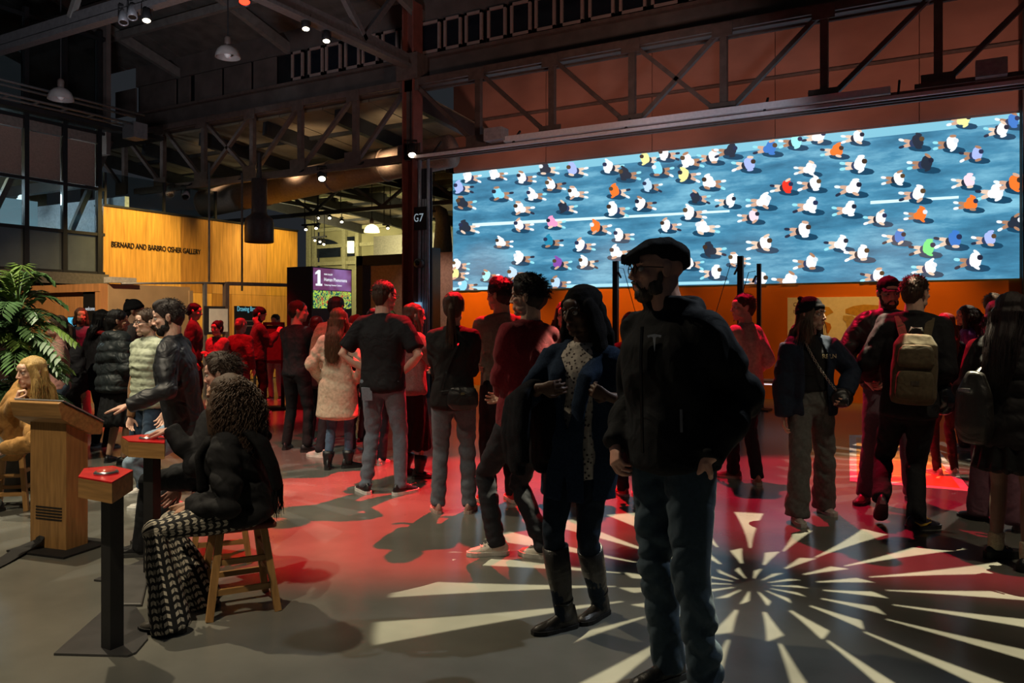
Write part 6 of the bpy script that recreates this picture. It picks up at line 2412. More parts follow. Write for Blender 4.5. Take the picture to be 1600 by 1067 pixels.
# ---- cream coat woman
p = Person('woman with long brown hair, cream coat, jeans and black ankle boots', feet=((512, 733), (544, 731)), H=1.58, face=-10, look=-14, sex='f', skin=LIGHT, footdir=(10, -60), hands=((-0.20, 0.10, 0.86), (0.20, 0.10, 0.86)), elbow=((-0.8, -0.8, 0), (0.8, -0.8, 0)), handpose=('none', 'none'))
p.body()
p.hair('long', (0.13, 0.065, 0.030), 0.34, 1.0)
p.top('coat', (0.62, 0.50, 0.36), 0.030, -0.62, 0.97, 'cloth', 0.006, 0.026, flare=0.055)
p.trousers((0.075, 0.125, 0.20), 'denim', 'slim', 0.006, 'jeans')
p.shoes((BLK, BLK), (0.02, 0.02, 0.02), 'boot', 0.035, shaft=0.10)

# ---- tan jacket man
p = Person('man in tan jacket with white sneakers, behind the cream coat', feet=((500, 714), (549, 709)), H=1.72, face=-12, look=-20, skin=BROWN, footdir=(60, -40))
p.body()
p.hair('short', HB)
p.top('jacket', (0.30, 0.20, 0.12), 0.030, -0.08, 1.0, 'cloth', 0.007, 0.026)
p.trousers((0.02, 0.02, 0.024), 'denim', 'straight')
p.shoes(((0.55, 0.50, 0.45),) * 2, (0.7, 0.68, 0.62))

# ---- black shirt man
p = Person('young man in charcoal long-sleeved shirt and black trousers with folded arms', feet=((447, 702), (480, 706)), H=1.68, face=-24, look=-72, skin=LIGHT, footdir=(0, -60), hands=((0.10, 0.21, 1.14), (-0.10, 0.23, 1.12)), elbow=((-1, 0.1, -0.9), (1, 0.1, -0.9)))
p.body()
p.hair('short', HBR)
p.top('shirt', (0.016, 0.021, 0.024), 0.010, -0.05, 1.0, 'cloth', 0.005)
p.trousers((0.012, 0.012, 0.014), 'denim', 'straight', 0.008)
p.shoes((BLK, BLK), (0.02, 0.02, 0.02))

# ---- hidden ones behind that group
p = Person('dark-haired person in black behind the tall man with hands on hips', feet=((574, 724), (596, 726)), H=1.58, face=-8, look=-10, sex='f', skin=TAN_)
p.body()
p.hair('bun', HB)
p.top('sweater', (0.02, 0.018, 0.02), 0.020, -0.08, 1.0, 'knit')
p.trousers((0.02, 0.022, 0.03), 'denim', 'straight')
p.shoes(((0.5, 0.48, 0.45),) * 2)
p = Person('red-lit person in dark coat between the charcoal shirt and the tan jacket', at=(494, 690), H=1.50, face=-20, look=-30, sex='f', skin=LIGHT)
p.body()
p.hair('shoulder', HBR, 0.14)
p.top('coat', (0.05, 0.03, 0.03), 0.03, -0.25, 1.0, 'cloth')
p.trousers((0.02, 0.02, 0.025))
p.shoes()
p = Person('red-haired person in dark jacket half hidden behind the cream coat', at=(556, 692), H=1.52, face=-30, look=-30, sex='f', skin=LIGHT)
p.body()
p.hair('shoulder', HRD, 0.10)
p.top('jacket', (0.06, 0.03, 0.025), 0.03, -0.15, 1.0, 'cloth')
p.trousers((0.015, 0.015, 0.02))
p.shoes()

# ---- red-lit group by the chalkboard
for lab, at, H, face, look, pit, hs, hc, tc_, sex, hands, legc in (
        ('red-lit man in dark top facing right, left of the pinboard', (302, 652), 1.72, -75, -80, 8, 'short', HB, (0.10, 0.06, 0.06), 'm', None, (0.02, 0.02, 0.02)),
        ('smiling short red-lit person facing the viewer below the pinboard', (340, 655), 1.44, 165, 160, 5, 'bun', HB, (0.40, 0.20, 0.18), 'f', ((-0.02, 0.24, 0.98), (0.02, 0.24, 0.95)), (0.05, 0.04, 0.04)),
        ('red-lit person in long dark coat seen from behind, before the chalkboard', (375, 652), 1.48, -12, -30, 5, 'crop', (0.25, 0.2, 0.15), (0.16, 0.05, 0.05), 'm', None, (0.02, 0.02, 0.02)),
        ('bearded red-lit man looking down at his hands, right of the chalkboard', (404, 644), 1.68, -62, -70, 28, 'short', HB, (0.11, 0.05, 0.05), 'm', ((0.0, 0.28, 1.26), (0.08, 0.28, 1.28)), (0.02, 0.015, 0.015)),
        ('bright red-lit person in pale trousers behind the black exhibit frame', (431, 624), 1.56, 175, 170, 10, 'short', HB, (0.22, 0.10, 0.10), 'm', None, (0.45, 0.40, 0.38))):
    p = Person(lab, at=at, H=H, face=face, look=look, pitch=pit, sex=sex, skin=LIGHT, hands=hands)
    p.body()
    p.hair(hs, hc)
    if 'bearded' in lab:
        p.beard(HB)
    p.top('coat' if 'coat' in lab else 'shirt', tc_, 0.024, -0.45 if 'coat' in lab else -0.08, 1.0, 'cloth')
    p.trousers(legc)
    p.shoes()

# ---- leaning bearded man
p = Person('bearded man in black bomber jacket leaning forward with outstretched arm', feet=((272, 802), (240, 796)), H=1.80, face=98, look=108, skin=LIGHT, lean=(0, 0.1), pel=('p', 292, 672, 0.05), neck=('p', 268, 532, -0.05), pitch=10,
           hands=(('p', 203, 633, -0.42), ('p', 262, 640, 0.25)), elbow=((-0.5, -0.6, -1), (0.5, -1, 0)), footdir=(100, 95), lod='near',
           handpose=(('flat', {'d': (0.05, 0.95, -0.22), 'n': (0.2, -0.2, -1)}), 'relaxed'))
p.body()
p.brows(HB)
p.hair('quiff', (0.030, 0.022, 0.020))
p.beard((0.016, 0.012, 0.011))
p.top('bomber_jacket', (0.013, 0.014, 0.018), 0.032, -0.02, 1.0, 'nylon', 0.007, 0.030, cuff=True, collar=0.020)
p.trousers((0.19, 0.26, 0.34), 'denim', 'straight', 0.008, 'jeans')
p.shoes(((0.5, 0.48, 0.45),) * 2)

# ---- quilted vest woman
p = Person('woman in pale olive quilted vest and brown sleeves beside the leaning man', at=(234, 772), H=1.55, face=150, look=128, sex='f', skin=LIGHT, build=1.04, hands=(('p', 268, 655, -0.05), ('p', 204, 652, -0.08)), elbow=((-1, -0.6, 0), (1.0, -0.5, 0)), lod='near')
p.body()
p.brows(HBR)
p.hair('short', HBR)
p.glasses()
p.top('sweater', (0.20, 0.095, 0.040), 0.006, -0.05, 1.0, 'knit', 0.004)
p.top('quilted_vest', (0.34, 0.37, 0.27), 0.036, -0.14, 0.02, 'nylon', sleeves=(0, 0), post=quilt(0.012, 0.062, 4), collar=0.022)
p.trousers((0.028, 0.050, 0.085), 'denim', 'straight', 0.007, 'jeans')
p.shoes(((0.6, 0.56, 0.52),) * 2)

# ---- black puffer woman
p = Person('woman in black puffer coat and black skirt, hand raised to her face', feet=((170, 722), (193, 726)), H=1.56, face=-35, look=-62, sex='f', skin=TAN_, footdir=(0, -70), hands=(None, ('p', 191, 545, -0.05)), elbow=(None, (1, -0.2, -1)), handpose=('relaxed', ('half', {'d': (-0.1, 0.3, 0.9)})), lod='mid')
p.body(bare=True)
p.hair('short', HB, vol=1.8)
p.top('puffer_coat', (0.020, 0.026, 0.029), 0.075, -0.10, 0.98, 'nylon', post=quilt(0.026, 0.115, 3, 0.008), sl_ease=0.045, hood=True, collar=0.04)
p.skirt((0.014, 0.014, 0.016), 0.46, 0.06)
p.shoes((BLK, BLK), (0.02, 0.02, 0.02))

# ---- others at the left
p = Person('man in black beanie and glasses facing right, behind the puffer coat', at=(208, 702), H=1.68, face=-70, look=-78, skin=TAN_)
p.body()
p.hair('crop', HB)
p.cap('beanie', (0.014, 0.014, 0.016), 'knit')
p.glasses()
p.top('jacket', (0.045, 0.038, 0.038), 0.03, -0.08, 1.0)
p.trousers((0.015, 0.015, 0.018))
p.shoes()
p = Person('dark-haired woman in black coat with a red scarf, left of the puffer coat', at=(158, 700), H=1.58, face=-20, look=-40, sex='f', skin=TAN_)
p.body()
p.hair('shoulder', HB, 0.12)
p.top('coat', (0.014, 0.012, 0.014), 0.03, -0.3, 1.0)
ring = [p.neck + p.sx * math.sin(a) * 0.085 + p.sf * math.cos(a) * 0.08 + np.array([0, 0, 0.0 - 0.02 * math.cos(a)]) for a in np.linspace(0, 6.283, 15)]
MB().loft(ring, 0.026, None, (0, 0, 1), 10).obj('scarf', cloth((0.45, 0.03, 0.03), 'knit'), p.root, True)
p.trousers((0.015, 0.015, 0.018))
p.shoes()
p = Person('far man in denim-blue shirt with clasped hands, before the welcome kiosk', at=(126, 655), H=1.64, face=195, look=215, skin=TAN_, hands=((0.0, 0.20, 1.0), (0.03, 0.20, 0.98)), elbow=((-1, -0.3, 0), (1, -0.3, 0)))
p.body()
p.hair('shoulder', HBR, 0.06)
p.beard(HBR)
p.top('shirt', (0.085, 0.15, 0.24), 0.02, -0.1, 0.8)
p.trousers((0.34, 0.33, 0.30))
p.shoes()
p = Person('woman in pink top with one raised arm, half hidden by the palm', at=(92, 724), H=1.50, face=120, look=110, sex='f', skin=(0.5, 0.26, 0.19), hands=(('p', 92, 555, -0.1), None), elbow=((-1, 0, -0.8), None), handpose=(('flat', {'d': (-0.3, 0.5, 0.7)}), 'relaxed'))
p.body(arms=True)
p.hair('pony', HBR, 0.25)
p.top('top', (0.48, 0.23, 0.20), 0.012, -0.05, 0.35)
p.trousers((0.06, 0.085, 0.13))
p.shoes()
p = Person('long-haired person in black seen from behind, right of the palm', at=(102, 712), H=1.42, face=5, look=-10, sex='f', skin=TAN_)
p.body()
p.hair('long', HB, 0.25)
p.top('jacket', (0.014, 0.013, 0.016), 0.035, -0.2, 1.0)
p.trousers((0.013, 0.013, 0.016), cut='wide')
p.shoes()

# ---- blonde seated woman
p = Person('blonde woman in camel coat seated on a stool, fist at her chin', at=(14, 795), H=1.68, face=142, look=150, sex='f', skin=(0.62, 0.38, 0.28), pel=(0, 0, 0.56), neck=('p', 50, 614, -0.10), pitch=4, ankles=(('g', -8, 800), ('g', -45, 796)),
           hands=(('p', 6, 700, -0.3), ('p', 26, 626, -0.26)), elbow=((-1, 0, -0.8), (0.6, 0.3, -1)), handpose=('relaxed', ('grip', {'d': (-0.2, -0.15, 0.95), 'n': (-0.4, -0.9, 0)})), lod='near', knees=((-0.2, 0.4, 1), (0.2, 0.4, 1)))
p.body()
p.brows((0.20, 0.12, 0.06))
p.hair('long', (0.50, 0.32, 0.11), 0.20, 1.0)
p.top('coat', (0.36, 0.185, 0.055), 0.034, -0.20, 1.0, 'cloth', 0.008, 0.030, collar=0.022)
p.trousers((0.23, 0.24, 0.22), 'cloth', 'straight', 0.008)
p.shoes(((0.05, 0.04, 0.035),) * 2, (0.02, 0.02, 0.02))

# ---- seated man pressing the far button
p = Person('seated man in dark jacket pressing the red button, behind the curly hair', at=(345, 872), H=1.74, face=88, look=86, skin=(0.60, 0.34, 0.27), pel=(0, 0, 0.54), neck=('p', 352, 630, -0.05), pitch=4, ankles=(('g', 222, 868), ('g', 250, 850)),
           hands=(('p', 268, 672, -0.33), ('p', 280, 760, 0.1)), elbow=((-0.3, -0.6, -1), (0.5, -1, 0)), knees=((-0.2, 0.5, 1), (0.2, 0.5, 1)), footdir=(95, 90), lod='near', handpose=(('press', {'d': (0.02, 0.95, -0.10), 'n': (0.05, -0.1, -1)}), 'relaxed'))
p.body()
p.brows(HBR)
p.hair('messy', (0.045, 0.028, 0.020))
p.top('jacket', (0.014, 0.014, 0.017), 0.030, -0.05, 1.0, 'cloth', 0.007, 0.024, cuff=True)
p.trousers((0.025, 0.027, 0.032), 'cloth', 'straight', 0.008)
p.shoes((BLK, BLK), (0.05, 0.05, 0.05))

# ---- curly woman on the near stool
p = Person('woman with long curly hair and chevron-patterned trousers seated on the near stool', at=(378, 946), H=1.66, face=92, look=90, sex='f', skin=(0.50, 0.29, 0.20), build=1.08, pel=('p', 384, 792, 0.0), neck=('p', 362, 672, -0.02), pitch=4,
           ankles=(('g', 268, 988), ('g', 322, 948)), hands=(('p', 296, 792, -0.17), ('p', 300, 788, 0.10)), elbow=((-0.6, -1, -0.2), (0.6, -1, -0.2)), knees=((-0.05, 0.5, 1), (0.05, 0.6, 0.8)), footdir=(80, 90), handpose=(('relaxed', {'d': (0.35, 0.85, -0.35), 'n': (0.2, -0.3, -1)}), 'relaxed'))
p.body()
p.brows(HB)
p.hair('curly', (0.085, 0.050, 0.032), 0.33, 1.15)
p.top('jacket', (0.013, 0.013, 0.015), 0.030, -0.12, 1.0, 'cloth', 0.008, 0.024)


def chevron_mat():
    m = mat('chevron_trousers', (0.012, 0.012, 0.013), 0.8, scale=40, var=0.2)
    nt = m.node_tree
    N, L = nt.nodes, nt.links
    at = N.new('ShaderNodeAttribute')
    at.attribute_name = 'Col'
    sp_ = N.new('ShaderNodeSeparateColor')
    L.new(at.outputs['Color'], sp_.inputs[0])

    def mm(op, a, b=None):
        n = N.new('ShaderNodeMath')
        n.operation = op
        for i, q_ in enumerate((a, b)):
            if q_ is None:
                continue
            if isinstance(q_, (int, float)):
                n.inputs[i].default_value = q_
            else:
                L.new(q_, n.inputs[i])
        return n.outputs[0]
    t, u = sp_.outputs[0], sp_.outputs[1]                 # metres down the leg, turn round the leg
    cu = mm('SUBTRACT', mm('FRACT', mm('MULTIPLY', u, 10.0)), 0.5)        # nine rows round the leg
    au = mm('ABSOLUTE', cu)
    v = mm('FRACT', mm('SUBTRACT', mm('MULTIPLY', t, 29.0), mm('MULTIPLY', au, 0.9)))
    a = mm('LESS_THAN', mm('ABSOLUTE', mm('SUBTRACT', v, 0.5)), 0.27)
    b = mm('LESS_THAN', au, 0.30)
    c_ = mm('GREATER_THAN', au, 0.03)
    on = mm('MULTIPLY', mm('MULTIPLY', a, b), c_)
    mx = N.new('ShaderNodeMix')
    mx.data_type = 'RGBA'
    mx.inputs[6].default_value = (0.012, 0.012, 0.013, 1)
    mx.inputs[7].default_value = (0.50, 0.45, 0.36, 1)
    L.new(on, mx.inputs[0])
    L.new(mx.outputs[2], N['Principled BSDF'].inputs['Base Color'])
    return m


def chevron_post(pp):
    fo = folds(0.006, 9, 1.0, [pp.knee[0], pp.knee[1]])

    def f(co, no, cc):
        out = fo(co, no, cc)
        best = np.full(len(co), 9.0)
        T = np.zeros(len(co))
        U = np.zeros(len(co))
        for i in (0, 1):
            ch = [pp.hip[i] + (pp.hip[i] - pp.knee[i]) * 0.4, pp.knee[i], pp.ank[i] - np.array([0, 0, 0.08])]
            acc = 0.0
            for a, b in zip(ch[:-1], ch[1:]):
                d = b - a
                L = np.linalg.norm(d)
                d = d / L
                t = np.clip((co - a) @ d, 0, L)
                r = co - a - np.outer(t, d)
                dist = np.linalg.norm(r, axis=1)
                s1 = np.array([1.0, 0, 0]) - d * d[0]
                s1 = nrmz(s1)
                s2 = np.cross(d, s1)
                ang = np.arctan2(r @ s2, r @ s1) / (2 * math.pi) + 0.5
                w = dist < best
                best[w] = dist[w]
                T[w] = acc + t[w]
                U[w] = ang[w]
                acc += L
        return out, np.stack([T, U, np.zeros(len(co))], 1)
    return f


p.trousers(None, cut='flare', name='patterned_trousers', mat_=chevron_mat(), post=chevron_post(p), cuffz=-0.03)
p.shoes(((0.10, 0.09, 0.075),) * 2, (0.015, 0.015, 0.015))
sc = MB()
pts = [p.neck + p.sf * 0.10 - p.sx * 0.05 - np.array([0, 0, 0.05]), p.neck - p.sx * 0.105 + np.array([0, 0, 0.0]), p.neck - p.sf * 0.10 - p.sx * 0.07 + np.array([0, 0, 0.0]), p.onchest(-0.09, 0.80, -0.175), p.onchest(-0.10, 0.5, -0.21), p.onchest(-0.10, 0.22, -0.22)]
sc.loft(pts, [0.05, 0.06, 0.07, 0.085, 0.085, 0.085], [0.03, 0.032, 0.035, 0.028, 0.024, 0.018], p.sx, 14, 0.3)
sc.loft([p.neck + p.sf * 0.10 + p.sx * 0.06, p.neck + p.sx * 0.10, p.neck - p.sf * 0.10 + p.sx * 0.05, p.onchest(0.05, 0.80, -0.165)], [0.04, 0.055, 0.06, 0.05], 0.032, p.sx, 12)
sc.loft([p.neck + p.sf * 0.10 - p.sx * 0.04 - np.array([0, 0, 0.02]), p.onchest(-0.09, 0.75, 0.16), p.onchest(-0.10, 0.35, 0.17)], [0.05, 0.06, 0.055], 0.025, p.sx, 12)
fr = []
rg = random.Random(4)
for i in range(46):
    u = rg.uniform(-0.19, -0.01)
    a = p.onchest(u, 0.22, -0.22 + rg.uniform(-0.015, 0.015))
    fr.append(np.array([a, a + np.array([rg.uniform(-0.01, 0.01), rg.uniform(-0.01, 0.01), -0.06]), a + np.array([rg.uniform(-0.012, 0.012), rg.uniform(-0.015, 0.01), -rg.uniform(0.10, 0.15)])]))
job('fringed_scarf', p.root, cloth((0.010, 0.010, 0.011), 'knit'), [piece(sc, 0.009, 4, folds(0.008, 31, 1.2)), raw(strands(MB(), fr, 0.0035))])

# ---- man in pale shirt by the orange wall
p = Person('man in pale short-sleeved shirt facing left before the orange wall', feet=((1146, 747), (1184, 756)), H=1.70, face=42, look=92, skin=LIGHT, footdir=(70, -10), hands=((-0.02, 0.26, 0.98), (0.22, 0.08, 0.92)))
p.body(arms=True)
p.hair('short', HBR)
p.top('shirt', (0.55, 0.42, 0.33), 0.024, -0.10, 0.62, 'cloth', 0.007, 0.022)
p.trousers((0.014, 0.014, 0.018), 'cloth', 'straight', 0.008)
p.shoes(((0.10, 0.06, 0.04), (0.30, 0.10, 0.07)), (0.4, 0.3, 0.25))  # right shoe redder: red stage light put into its colour

# ---- beanie woman
p = Person('woman in black beanie, navy jacket and wide grey trousers walking to the viewer', feet=((1287, 800), (1245, 816)), H=1.62, face=180, look=222, sex='f', skin=(0.50, 0.31, 0.23), build=1.0, footdir=(190, 175), hands=((-0.20, 0.14, 0.94), ('p', 1224, 650, -0.05)),
           elbow=((-1, -0.6, 0), (1, -0.5, 0)), lod='near', lean=(0.01, 0.0))
p.body()
p.brows(HBR)
p.hair('long', (0.13, 0.085, 0.06), 0.15, 0.95)
p.cap('beanie', (0.010, 0.011, 0.014), 'knit')
p.top('crop_top', (0.012, 0.013, 0.015), 0.006, 0.22, 0.3, 'cloth', 0.003)
_k = p.k


def open_jacket(pp, col, hem, ease, kind, name, gap=52):
    k = pp.k
    mb = MB()
    cs, rx, ry, sd, sel = pp.torso_sections(ease, hem)
    a = np.linspace(R(90 + gap / 2), R(450 - gap / 2), 28)
    th = 0.022
    rings = []
    for c, x, y, s_ in zip(cs, rx, ry, sd):
        w = np.cross(pp.up, s_)
        rings.append([c + s_ * x * math.cos(t) + w * y * math.sin(t) for t in a] + [c + s_ * (x - th) * math.cos(t) + w * (y - th) * math.sin(t) for t in a[::-1]])
    n = len(rings[0])
    f = []
    for i in range(len(rings) - 1):
        for j in range(n):
            j2 = (j + 1) % n
            f.append((i * n + j, i * n + j2, i * n + n + j2, i * n + n + j))
    f.append(tuple(range(n - 1, -1, -1)))
    f.append(tuple((len(rings) - 1) * n + j for j in range(n)))
    mb.add(np.concatenate(rings), f)
    for i, q in ((0, -1), (1, 1)):
        S, E, Wr = pp.sh[i], pp.el[i], pp.wr[i]
        Si = pp.neck - pp.up * 0.02 * k
        mb.loft([Si - pp.sf * 0.02, S * 0.6 + Si * 0.4, S], [0.042, 0.060, 0.070], None, pp.sf, 12)
        mb.loft([S, S * 0.5 + E * 0.5, E, E * 0.5 + Wr * 0.5, Wr], [0.086, 0.084, 0.080, 0.074, 0.062], None, pp.sf, 14, 0.15)
        mb.loft([pp.neck - pp.sf * 0.065 * k + pp.up * 0.02, pp.neck + pp.sx * q * 0.075 * k + pp.up * 0.015, pp.neck + pp.sx * q * 0.085 * k + pp.sf * 0.05 * k - pp.up * 0.05], [0.02, 0.026, 0.02], [0.014, 0.014, 0.012], pp.up, 8)
    job(name, pp.root, cloth(col, kind), [piece(mb, 0.0105, 4, folds(0.007, pp.seed, 1.0, [pp.el[0], pp.el[1], pp.pel]))])


open_jacket(p, (0.014, 0.022, 0.042), -0.16, 0.050, 'cloth', 'jacket', 60)
p.trousers((0.105, 0.105, 0.10), 'cloth', 'wide', 0.008, 'wide_trousers', rise=0.12)
p.shoes(((0.42, 0.36, 0.33),) * 2, (0.55, 0.50, 0.46), sole_h=0.034)
q = p.onchest(-0.055, 0.69, 0.132)
text('RBLN', 0.045, tuple(q), tuple(-p.sx), tuple(p.up), mat('print_cream', (0.45, 0.38, 0.24), 0.8), p.root, 0.003)
TEXTS[-1] = (TEXTS[-1][0], TEXTS[-1][1], TEXTS[-1][2], TEXTS[-1][3], 0.10, TEXTS[-1][5])
bg = empty('chain_bag', tuple(p.base), p.rz)
tag(bg, 'black round bag on a chain strap at the beanie woman\'s hip', 'bag')
c = p.pel + np.array([-0.17, 0.16, 0.06])
mb = MB()
mb.ell(c, (0.085, 0.045, 0.075))
mb.ell(c + np.array([0, 0.02, -0.02]), (0.06, 0.05, 0.05))
job('pouch', bg, cloth((0.008, 0.008, 0.010), 'leather'), [piece(mb, 0.008, 2)])
MB().tube([c + np.array([0.01 * math.cos(a) - 0.01, 0.062, 0.03 * math.sin(a) - 0.02]) for a in np.linspace(0, 6.28, 13)], 0.004, 6).obj('ring', mat('chrome', (0.6, 0.6, 0.62), 0.2, metal=0.9), bg, True)
lkm = MB()
lkm.tube([(0.007 * math.cos(a), 0, 0.012 * math.sin(a)) for a in np.linspace(0, 6.283, 9)], 0.0026, 5)
lme = lkm.mesh('chain_link', True)
lme.materials.append(mat('chain_steel', (0.45, 0.42, 0.38), 0.3, metal=0.8))
a0, a1, a2 = p.onchest(0.065, 0.92, 0.10), p.onchest(0.02, 0.62, 0.150), c + np.array([0.05, 0.01, 0.06])
for i in range(26):
    f = i / 25
    pt = a0 * (1 - f) ** 2 + 2 * a1 * f * (1 - f) + a2 * f * f
    o = bpy.data.objects.new('chain_link', lme)
    COL.objects.link(o)
    o.parent = bg
    o.location = pt
    o.rotation_euler = (0, R(28), R(90) * (i % 2))

# ---- bomber man with cap
p = Person('man in black cap and shiny dark bomber jacket walking to the viewer', feet=((1424, 782), (1350, 784)), H=1.82, face=168, look=172, skin=LIGHT, pitch=8, footdir=(170, 140), hands=((-0.26, 0.12, 1.0), ('p', 1352, 592, -0.12)), elbow=((-1, -0.5, 0), (1, -0.6, 0)), handpose=('relaxed', 'half'))
p.body()
p.brows(HB)
p.hair('crop', HB)
p.cap('baseball', (0.014, 0.012, 0.014))
p.beard(HBR, 0.3)
p.top('bomber_jacket', (0.025, 0.018, 0.018), 0.045, -0.04, 0.97, 'nylon', 0.011, 0.040, cuff=True, collar=0.024)
p.trousers((0.12, 0.095, 0.12), 'denim', 'straight', 0.009)
p.shoes(((0.10, 0.03, 0.03),) * 2, (0.05, 0.03, 0.03))

# ---- backpack man
p = Person('man in black hoodie with olive backpack striding to the right', feet=((1378, 806), (1436, 826)), H=1.79, face=-22, look=-60, skin=LIGHT, footdir=(-20, -78), footpitch=(38, 0), pel=('p', 1420, 640, 0.0), neck=('p', 1428, 496, 0.0), hands=((-0.20, 0.26, 1.04), (0.24, 0.16, 0.95)), lod='near', build=1.04,
           ankles=(('p', 1377, 778, -0.10), ('g', 1432, 826)))
p.body()
p.brows(HBR)
p.hair('short', (0.06, 0.035, 0.022))
p.top('hoodie', (0.012, 0.012, 0.014), 0.030, -0.06, 1.0, 'cloth', 0.008, 0.028, hood=False, collar=0.026)
p.trousers((0.011, 0.011, 0.013), 'cloth', 'straight', 0.008)
p.shoes(((0.016, 0.014, 0.020), (0.020, 0.016, 0.030)), (0.02, 0.018, 0.02), laces=(0.55, 0.36, 0.05))
# yellow side flash on the leading shoe
f2 = nrmz(np.array([p.fdir[1][0], p.fdir[1][1], 0]))
sdv = np.array([f2[1], -f2[0], 0])
O = p.ank[1] - np.array([0, 0, 0.085 * p.k])
MB().ribbon([O + f2 * y - np.array([0, 0, 0]) + sdv * x + np.array([0, 0, z]) for x, y, z in ((0.0405, -0.045, 0.060), (0.0445, 0.0, 0.034), (0.046, 0.04, 0.040), (0.045, 0.085, 0.056))], [0.004, 0.014, 0.012, 0.003], 0.004, sdv).obj('side_flash', mat('flash_yellow', (0.60, 0.38, 0.05), 0.6), p.root)
bk = empty('backpack', tuple(p.base), p.rz)
tag(bk, 'olive brown backpack worn by the man in the black hoodie', 'backpack')
c = p.onchest(0.0, 0.46, -0.235)
mb = MB()
mb.loft([c - p.up * 0.245, c - p.up * 0.20, c, c + p.up * 0.17, c + p.up * 0.235], [0.135, 0.150, 0.150, 0.140, 0.100], [0.060, 0.085, 0.090, 0.080, 0.045], p.sx, 22, 0.25, 3.0)
M_BP = cloth((0.085, 0.066, 0.038), 'cloth')
job('main_bag', bk, M_BP, [piece(mb, 0.010, 3, folds(0.005, 5, 0.9))])
mb = MB()
d = c - p.sf * 0.088
mb.loft([d - p.up * 0.215, d - p.up * 0.18, d - p.up * 0.06, d - p.up * 0.02], [0.110, 0.120, 0.120, 0.105], [0.020, 0.032, 0.032, 0.018], p.sx, 20, 0.3, 3.2)
job('front_pocket', bk, M_BP, [piece(mb, 0.008, 2, folds(0.003, 8, 1.2))])
mb = MB()
mb.loft([d + p.up * 0.01, d + p.up * 0.04, d + p.up * 0.13, d + p.up * 0.165], [0.105, 0.118, 0.112, 0.09], [0.016, 0.026, 0.024, 0.012], p.sx, 20, 0.3, 3.0)
job('upper_pocket', bk, M_BP, [piece(mb, 0.008, 2, folds(0.003, 9, 1.2))])
for q in (-1, 1):
    MB().ribbon([c + p.up * 0.20 + p.sx * q * 0.07 + p.sf * 0.05, p.neck + p.sx * q * 0.105 - p.sf * 0.05 - p.up * 0.0, p.neck + p.sx * q * 0.115 + p.sf * 0.03 - p.up * 0.002, p.onchest(q * 0.135, 0.80, 0.135), p.onchest(q * 0.15, 0.45, 0.12)], 0.055, 0.012,
                [-p.sf + p.up * 0.4, p.up - p.sf * 0.5, p.up, p.sf, p.sf]).obj('shoulder_strap', M_BP, bk)
MB().tube([c + p.up * 0.235 + p.sx * 0.045, c + p.up * 0.285 + p.sx * 0.03, c + p.up * 0.285 - p.sx * 0.03, c + p.up * 0.235 - p.sx * 0.045], 0.010, 8).obj('grab_handle', cloth((0.02, 0.018, 0.014), 'cloth'), bk, True)
MB().box(d - p.up * 0.10 - p.sf * 0.034, (0.05, 0.004, 0.03), rotz(0)).obj('label_patch', cloth((0.05, 0.04, 0.03), 'leather'), bk)
hp_ = empty('plastic_bag', tuple(p.base), p.rz)
tag(hp_, 'shiny black plastic bag hanging at the backpack man\'s side', 'bag')
mb = MB()
c = p.loc(1474, 622, -0.05)
mb.ell(c, (0.10, 0.10, 0.125))
mb.loft([c + np.array([0, 0, 0.08]), c + np.array([-0.03, 0.02, 0.20])], [0.06, 0.02])
job('sack', hp_, mat('glossy_black_plastic', (0.008, 0.008, 0.010), 0.16, spec=0.6), [piece(mb, 0.008, 2, folds(0.014, 12, 1.3))])

# ---- people at the right back
p = Person('red-haired person in black behind the backpack man', at=(1478, 742), H=1.52, face=5, look=-20, sex='f', skin=LIGHT)
p.body()
p.hair('long', (0.30, 0.10, 0.05), 0.22)
p.top('sweater', (0.016, 0.012, 0.016), 0.025, -0.1, 1.0)
p.trousers((0.05, 0.03, 0.03), cut='slim')
p.shoes(((0.45, 0.30, 0.28),) * 2)
p = Person('curly-haired woman in purple hoodie facing left, at the right back', at=(1512, 702), H=1.63, face=60, look=78, sex='f', skin=LIGHT, lod='mid')
p.body()
p.hair('curly', HBR, 0.20, 0.9)
p.top('hoodie', (0.28, 0.06, 0.30), 0.03, -0.1, 1.0)
p.trousers((0.05, 0.03, 0.04), cut='wide')
p.shoes(((0.45, 0.42, 0.4),) * 2)
p = Person('man with sandy hair in pale T-shirt, at the right back', at=(1550, 690), H=1.78, face=-40, look=-62, skin=LIGHT, lod='mid')
p.body(arms=True)
p.hair('quiff', (0.26, 0.17, 0.09))
p.top('tshirt', (0.60, 0.46, 0.38), 0.02, -0.1, 0.40)
p.trousers((0.06, 0.03, 0.035))
p.shoes()
p = Person('walker in maroon wide trousers, mostly hidden behind the rightmost woman', feet=((1530, 812), (1590, 830)), H=1.60, face=-35, look=-35, sex='f', skin=LIGHT, footdir=(30, -40))
p.body()
p.hair('shoulder', HB, 0.15)
p.top('top', (0.10, 0.03, 0.03), 0.02, -0.1, 1.0)
p.trousers((0.16, 0.075, 0.10), cut='wide')
p.shoes(((0.06, 0.03, 0.03),) * 2, (0.03, 0.02, 0.02))

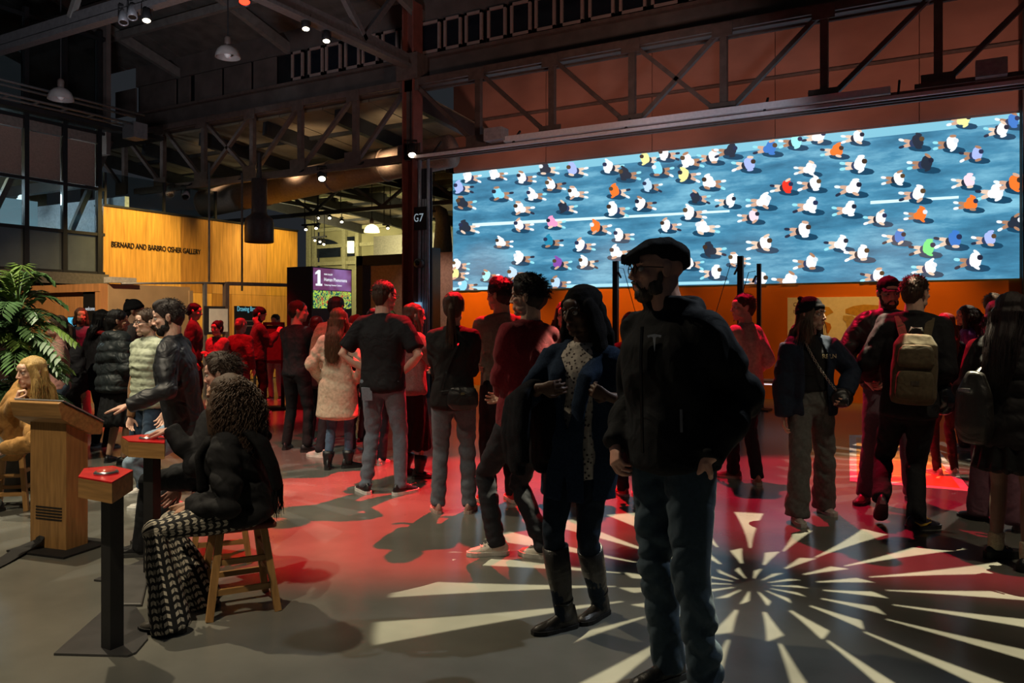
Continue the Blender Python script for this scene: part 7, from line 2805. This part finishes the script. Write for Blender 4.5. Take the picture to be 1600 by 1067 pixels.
# ---- rightmost woman
p = Person('rightmost woman with long dark hair, black jacket, short skirt and fishnet tights', feet=((1556, 872), (1606, 892)), H=1.62, face=-58, look=-60, sex='f', skin=(0.15, 0.10, 0.075), build=1.05, footdir=(-82, -72), pel=('p', 1578, 660, 0.0), neck=('p', 1580, 530, 0.0), hands=((-0.17, 0.16, 1.02), (0.2, 0.2, 1.0)))
p.body(bare=True)
p.hair('long', (0.020, 0.012, 0.012), 0.34, 1.2)
p.top('jacket', (0.020, 0.018, 0.019), 0.040, -0.28, 1.0, 'cloth', 0.009, 0.032)
p.skirt((0.010, 0.010, 0.011), 0.30, 0.045, 'cloth', 0.007)
p.shoes((BLK, BLK), (0.010, 0.010, 0.010), 'low', 0.050, sz=1.1, laces=(0.02, 0.02, 0.02))
for i in (0, 1):
    d = nrmz(p.knee[i] - p.ank[i])
    mb = MB()
    mb.loft([p.ank[i] - d * 0.02, p.ank[i] + d * 0.03, p.ank[i] + d * 0.085], [0.042, 0.047, 0.045], None, (1, 0, 0), 14, 0.2)
    job('sock', p.root, cloth((0.42, 0.38, 0.26), 'knit'), [piece(mb, 0.006, 2, folds(0.006, 40 + i, 1.8, along=(0.3, 0.3, 1.4)))])
bg = empty('shoulder_bag', tuple(p.base), p.rz)
tag(bg, 'dark shoulder bag with buckles on the rightmost woman\'s side', 'bag')
c = p.loc(1522, 640, -0.02)
mb = MB()
mb.loft([c + np.array([0, 0, -0.19]), c + np.array([0, 0, -0.10]), c + np.array([0, 0, 0.10]), c + np.array([0.01, 0, 0.22])], [0.085, 0.11, 0.10, 0.05], [0.05, 0.07, 0.06, 0.03], (1, 0, 0), 16, 0.4, 2.6)
job('pouch', bg, cloth((0.022, 0.019, 0.017), 'leather'), [piece(mb, 0.009, 3, folds(0.006, 6, 1.0))])
MB().ribbon([c + np.array([0, 0, 0.20]), c * 0.4 + (p.sh[0] + np.array([0, 0, 0.085])) * 0.6, p.sh[0] + np.array([0.03, 0, 0.095])], 0.03, 0.006, (0, -1, 0.5)).obj('strap', cloth((0.012, 0.011, 0.011), 'leather'), bg)
MB().box(c + np.array([-0.02, -0.07, 0.12]), (0.07, 0.012, 0.02)).obj('buckle', mat('chrome', (0.6, 0.6, 0.62), 0.2, metal=0.9), bg)

# ---- two half-hidden behind the near pair
p = Person('brown-haired woman peeping between the maroon sweater and the cardigan woman', at=(884, 772), H=1.62, face=175, look=165, sex='f', skin=LIGHT)
p.body()
p.hair('shoulder', HBR, 0.14)
p.top('top', (0.05, 0.03, 0.04), 0.02, -0.1, 1.0)
p.trousers((0.02, 0.02, 0.025))
p.shoes(((0.4, 0.05, 0.05),) * 2)
p = Person('short person in dark jacket and red sneakers, seen between the cardigan and the flat-cap man', feet=((974, 774), (1000, 776)), H=1.52, face=20, look=10, sex='f', skin=TAN_)
p.body()
p.hair('bun', HB)
p.top('jacket', (0.03, 0.02, 0.022), 0.03, -0.1, 1.0)
p.trousers((0.025, 0.025, 0.035))
p.shoes(((0.42, 0.05, 0.05),) * 2, (0.7, 0.6, 0.6))

finish_people()
finish_texts()
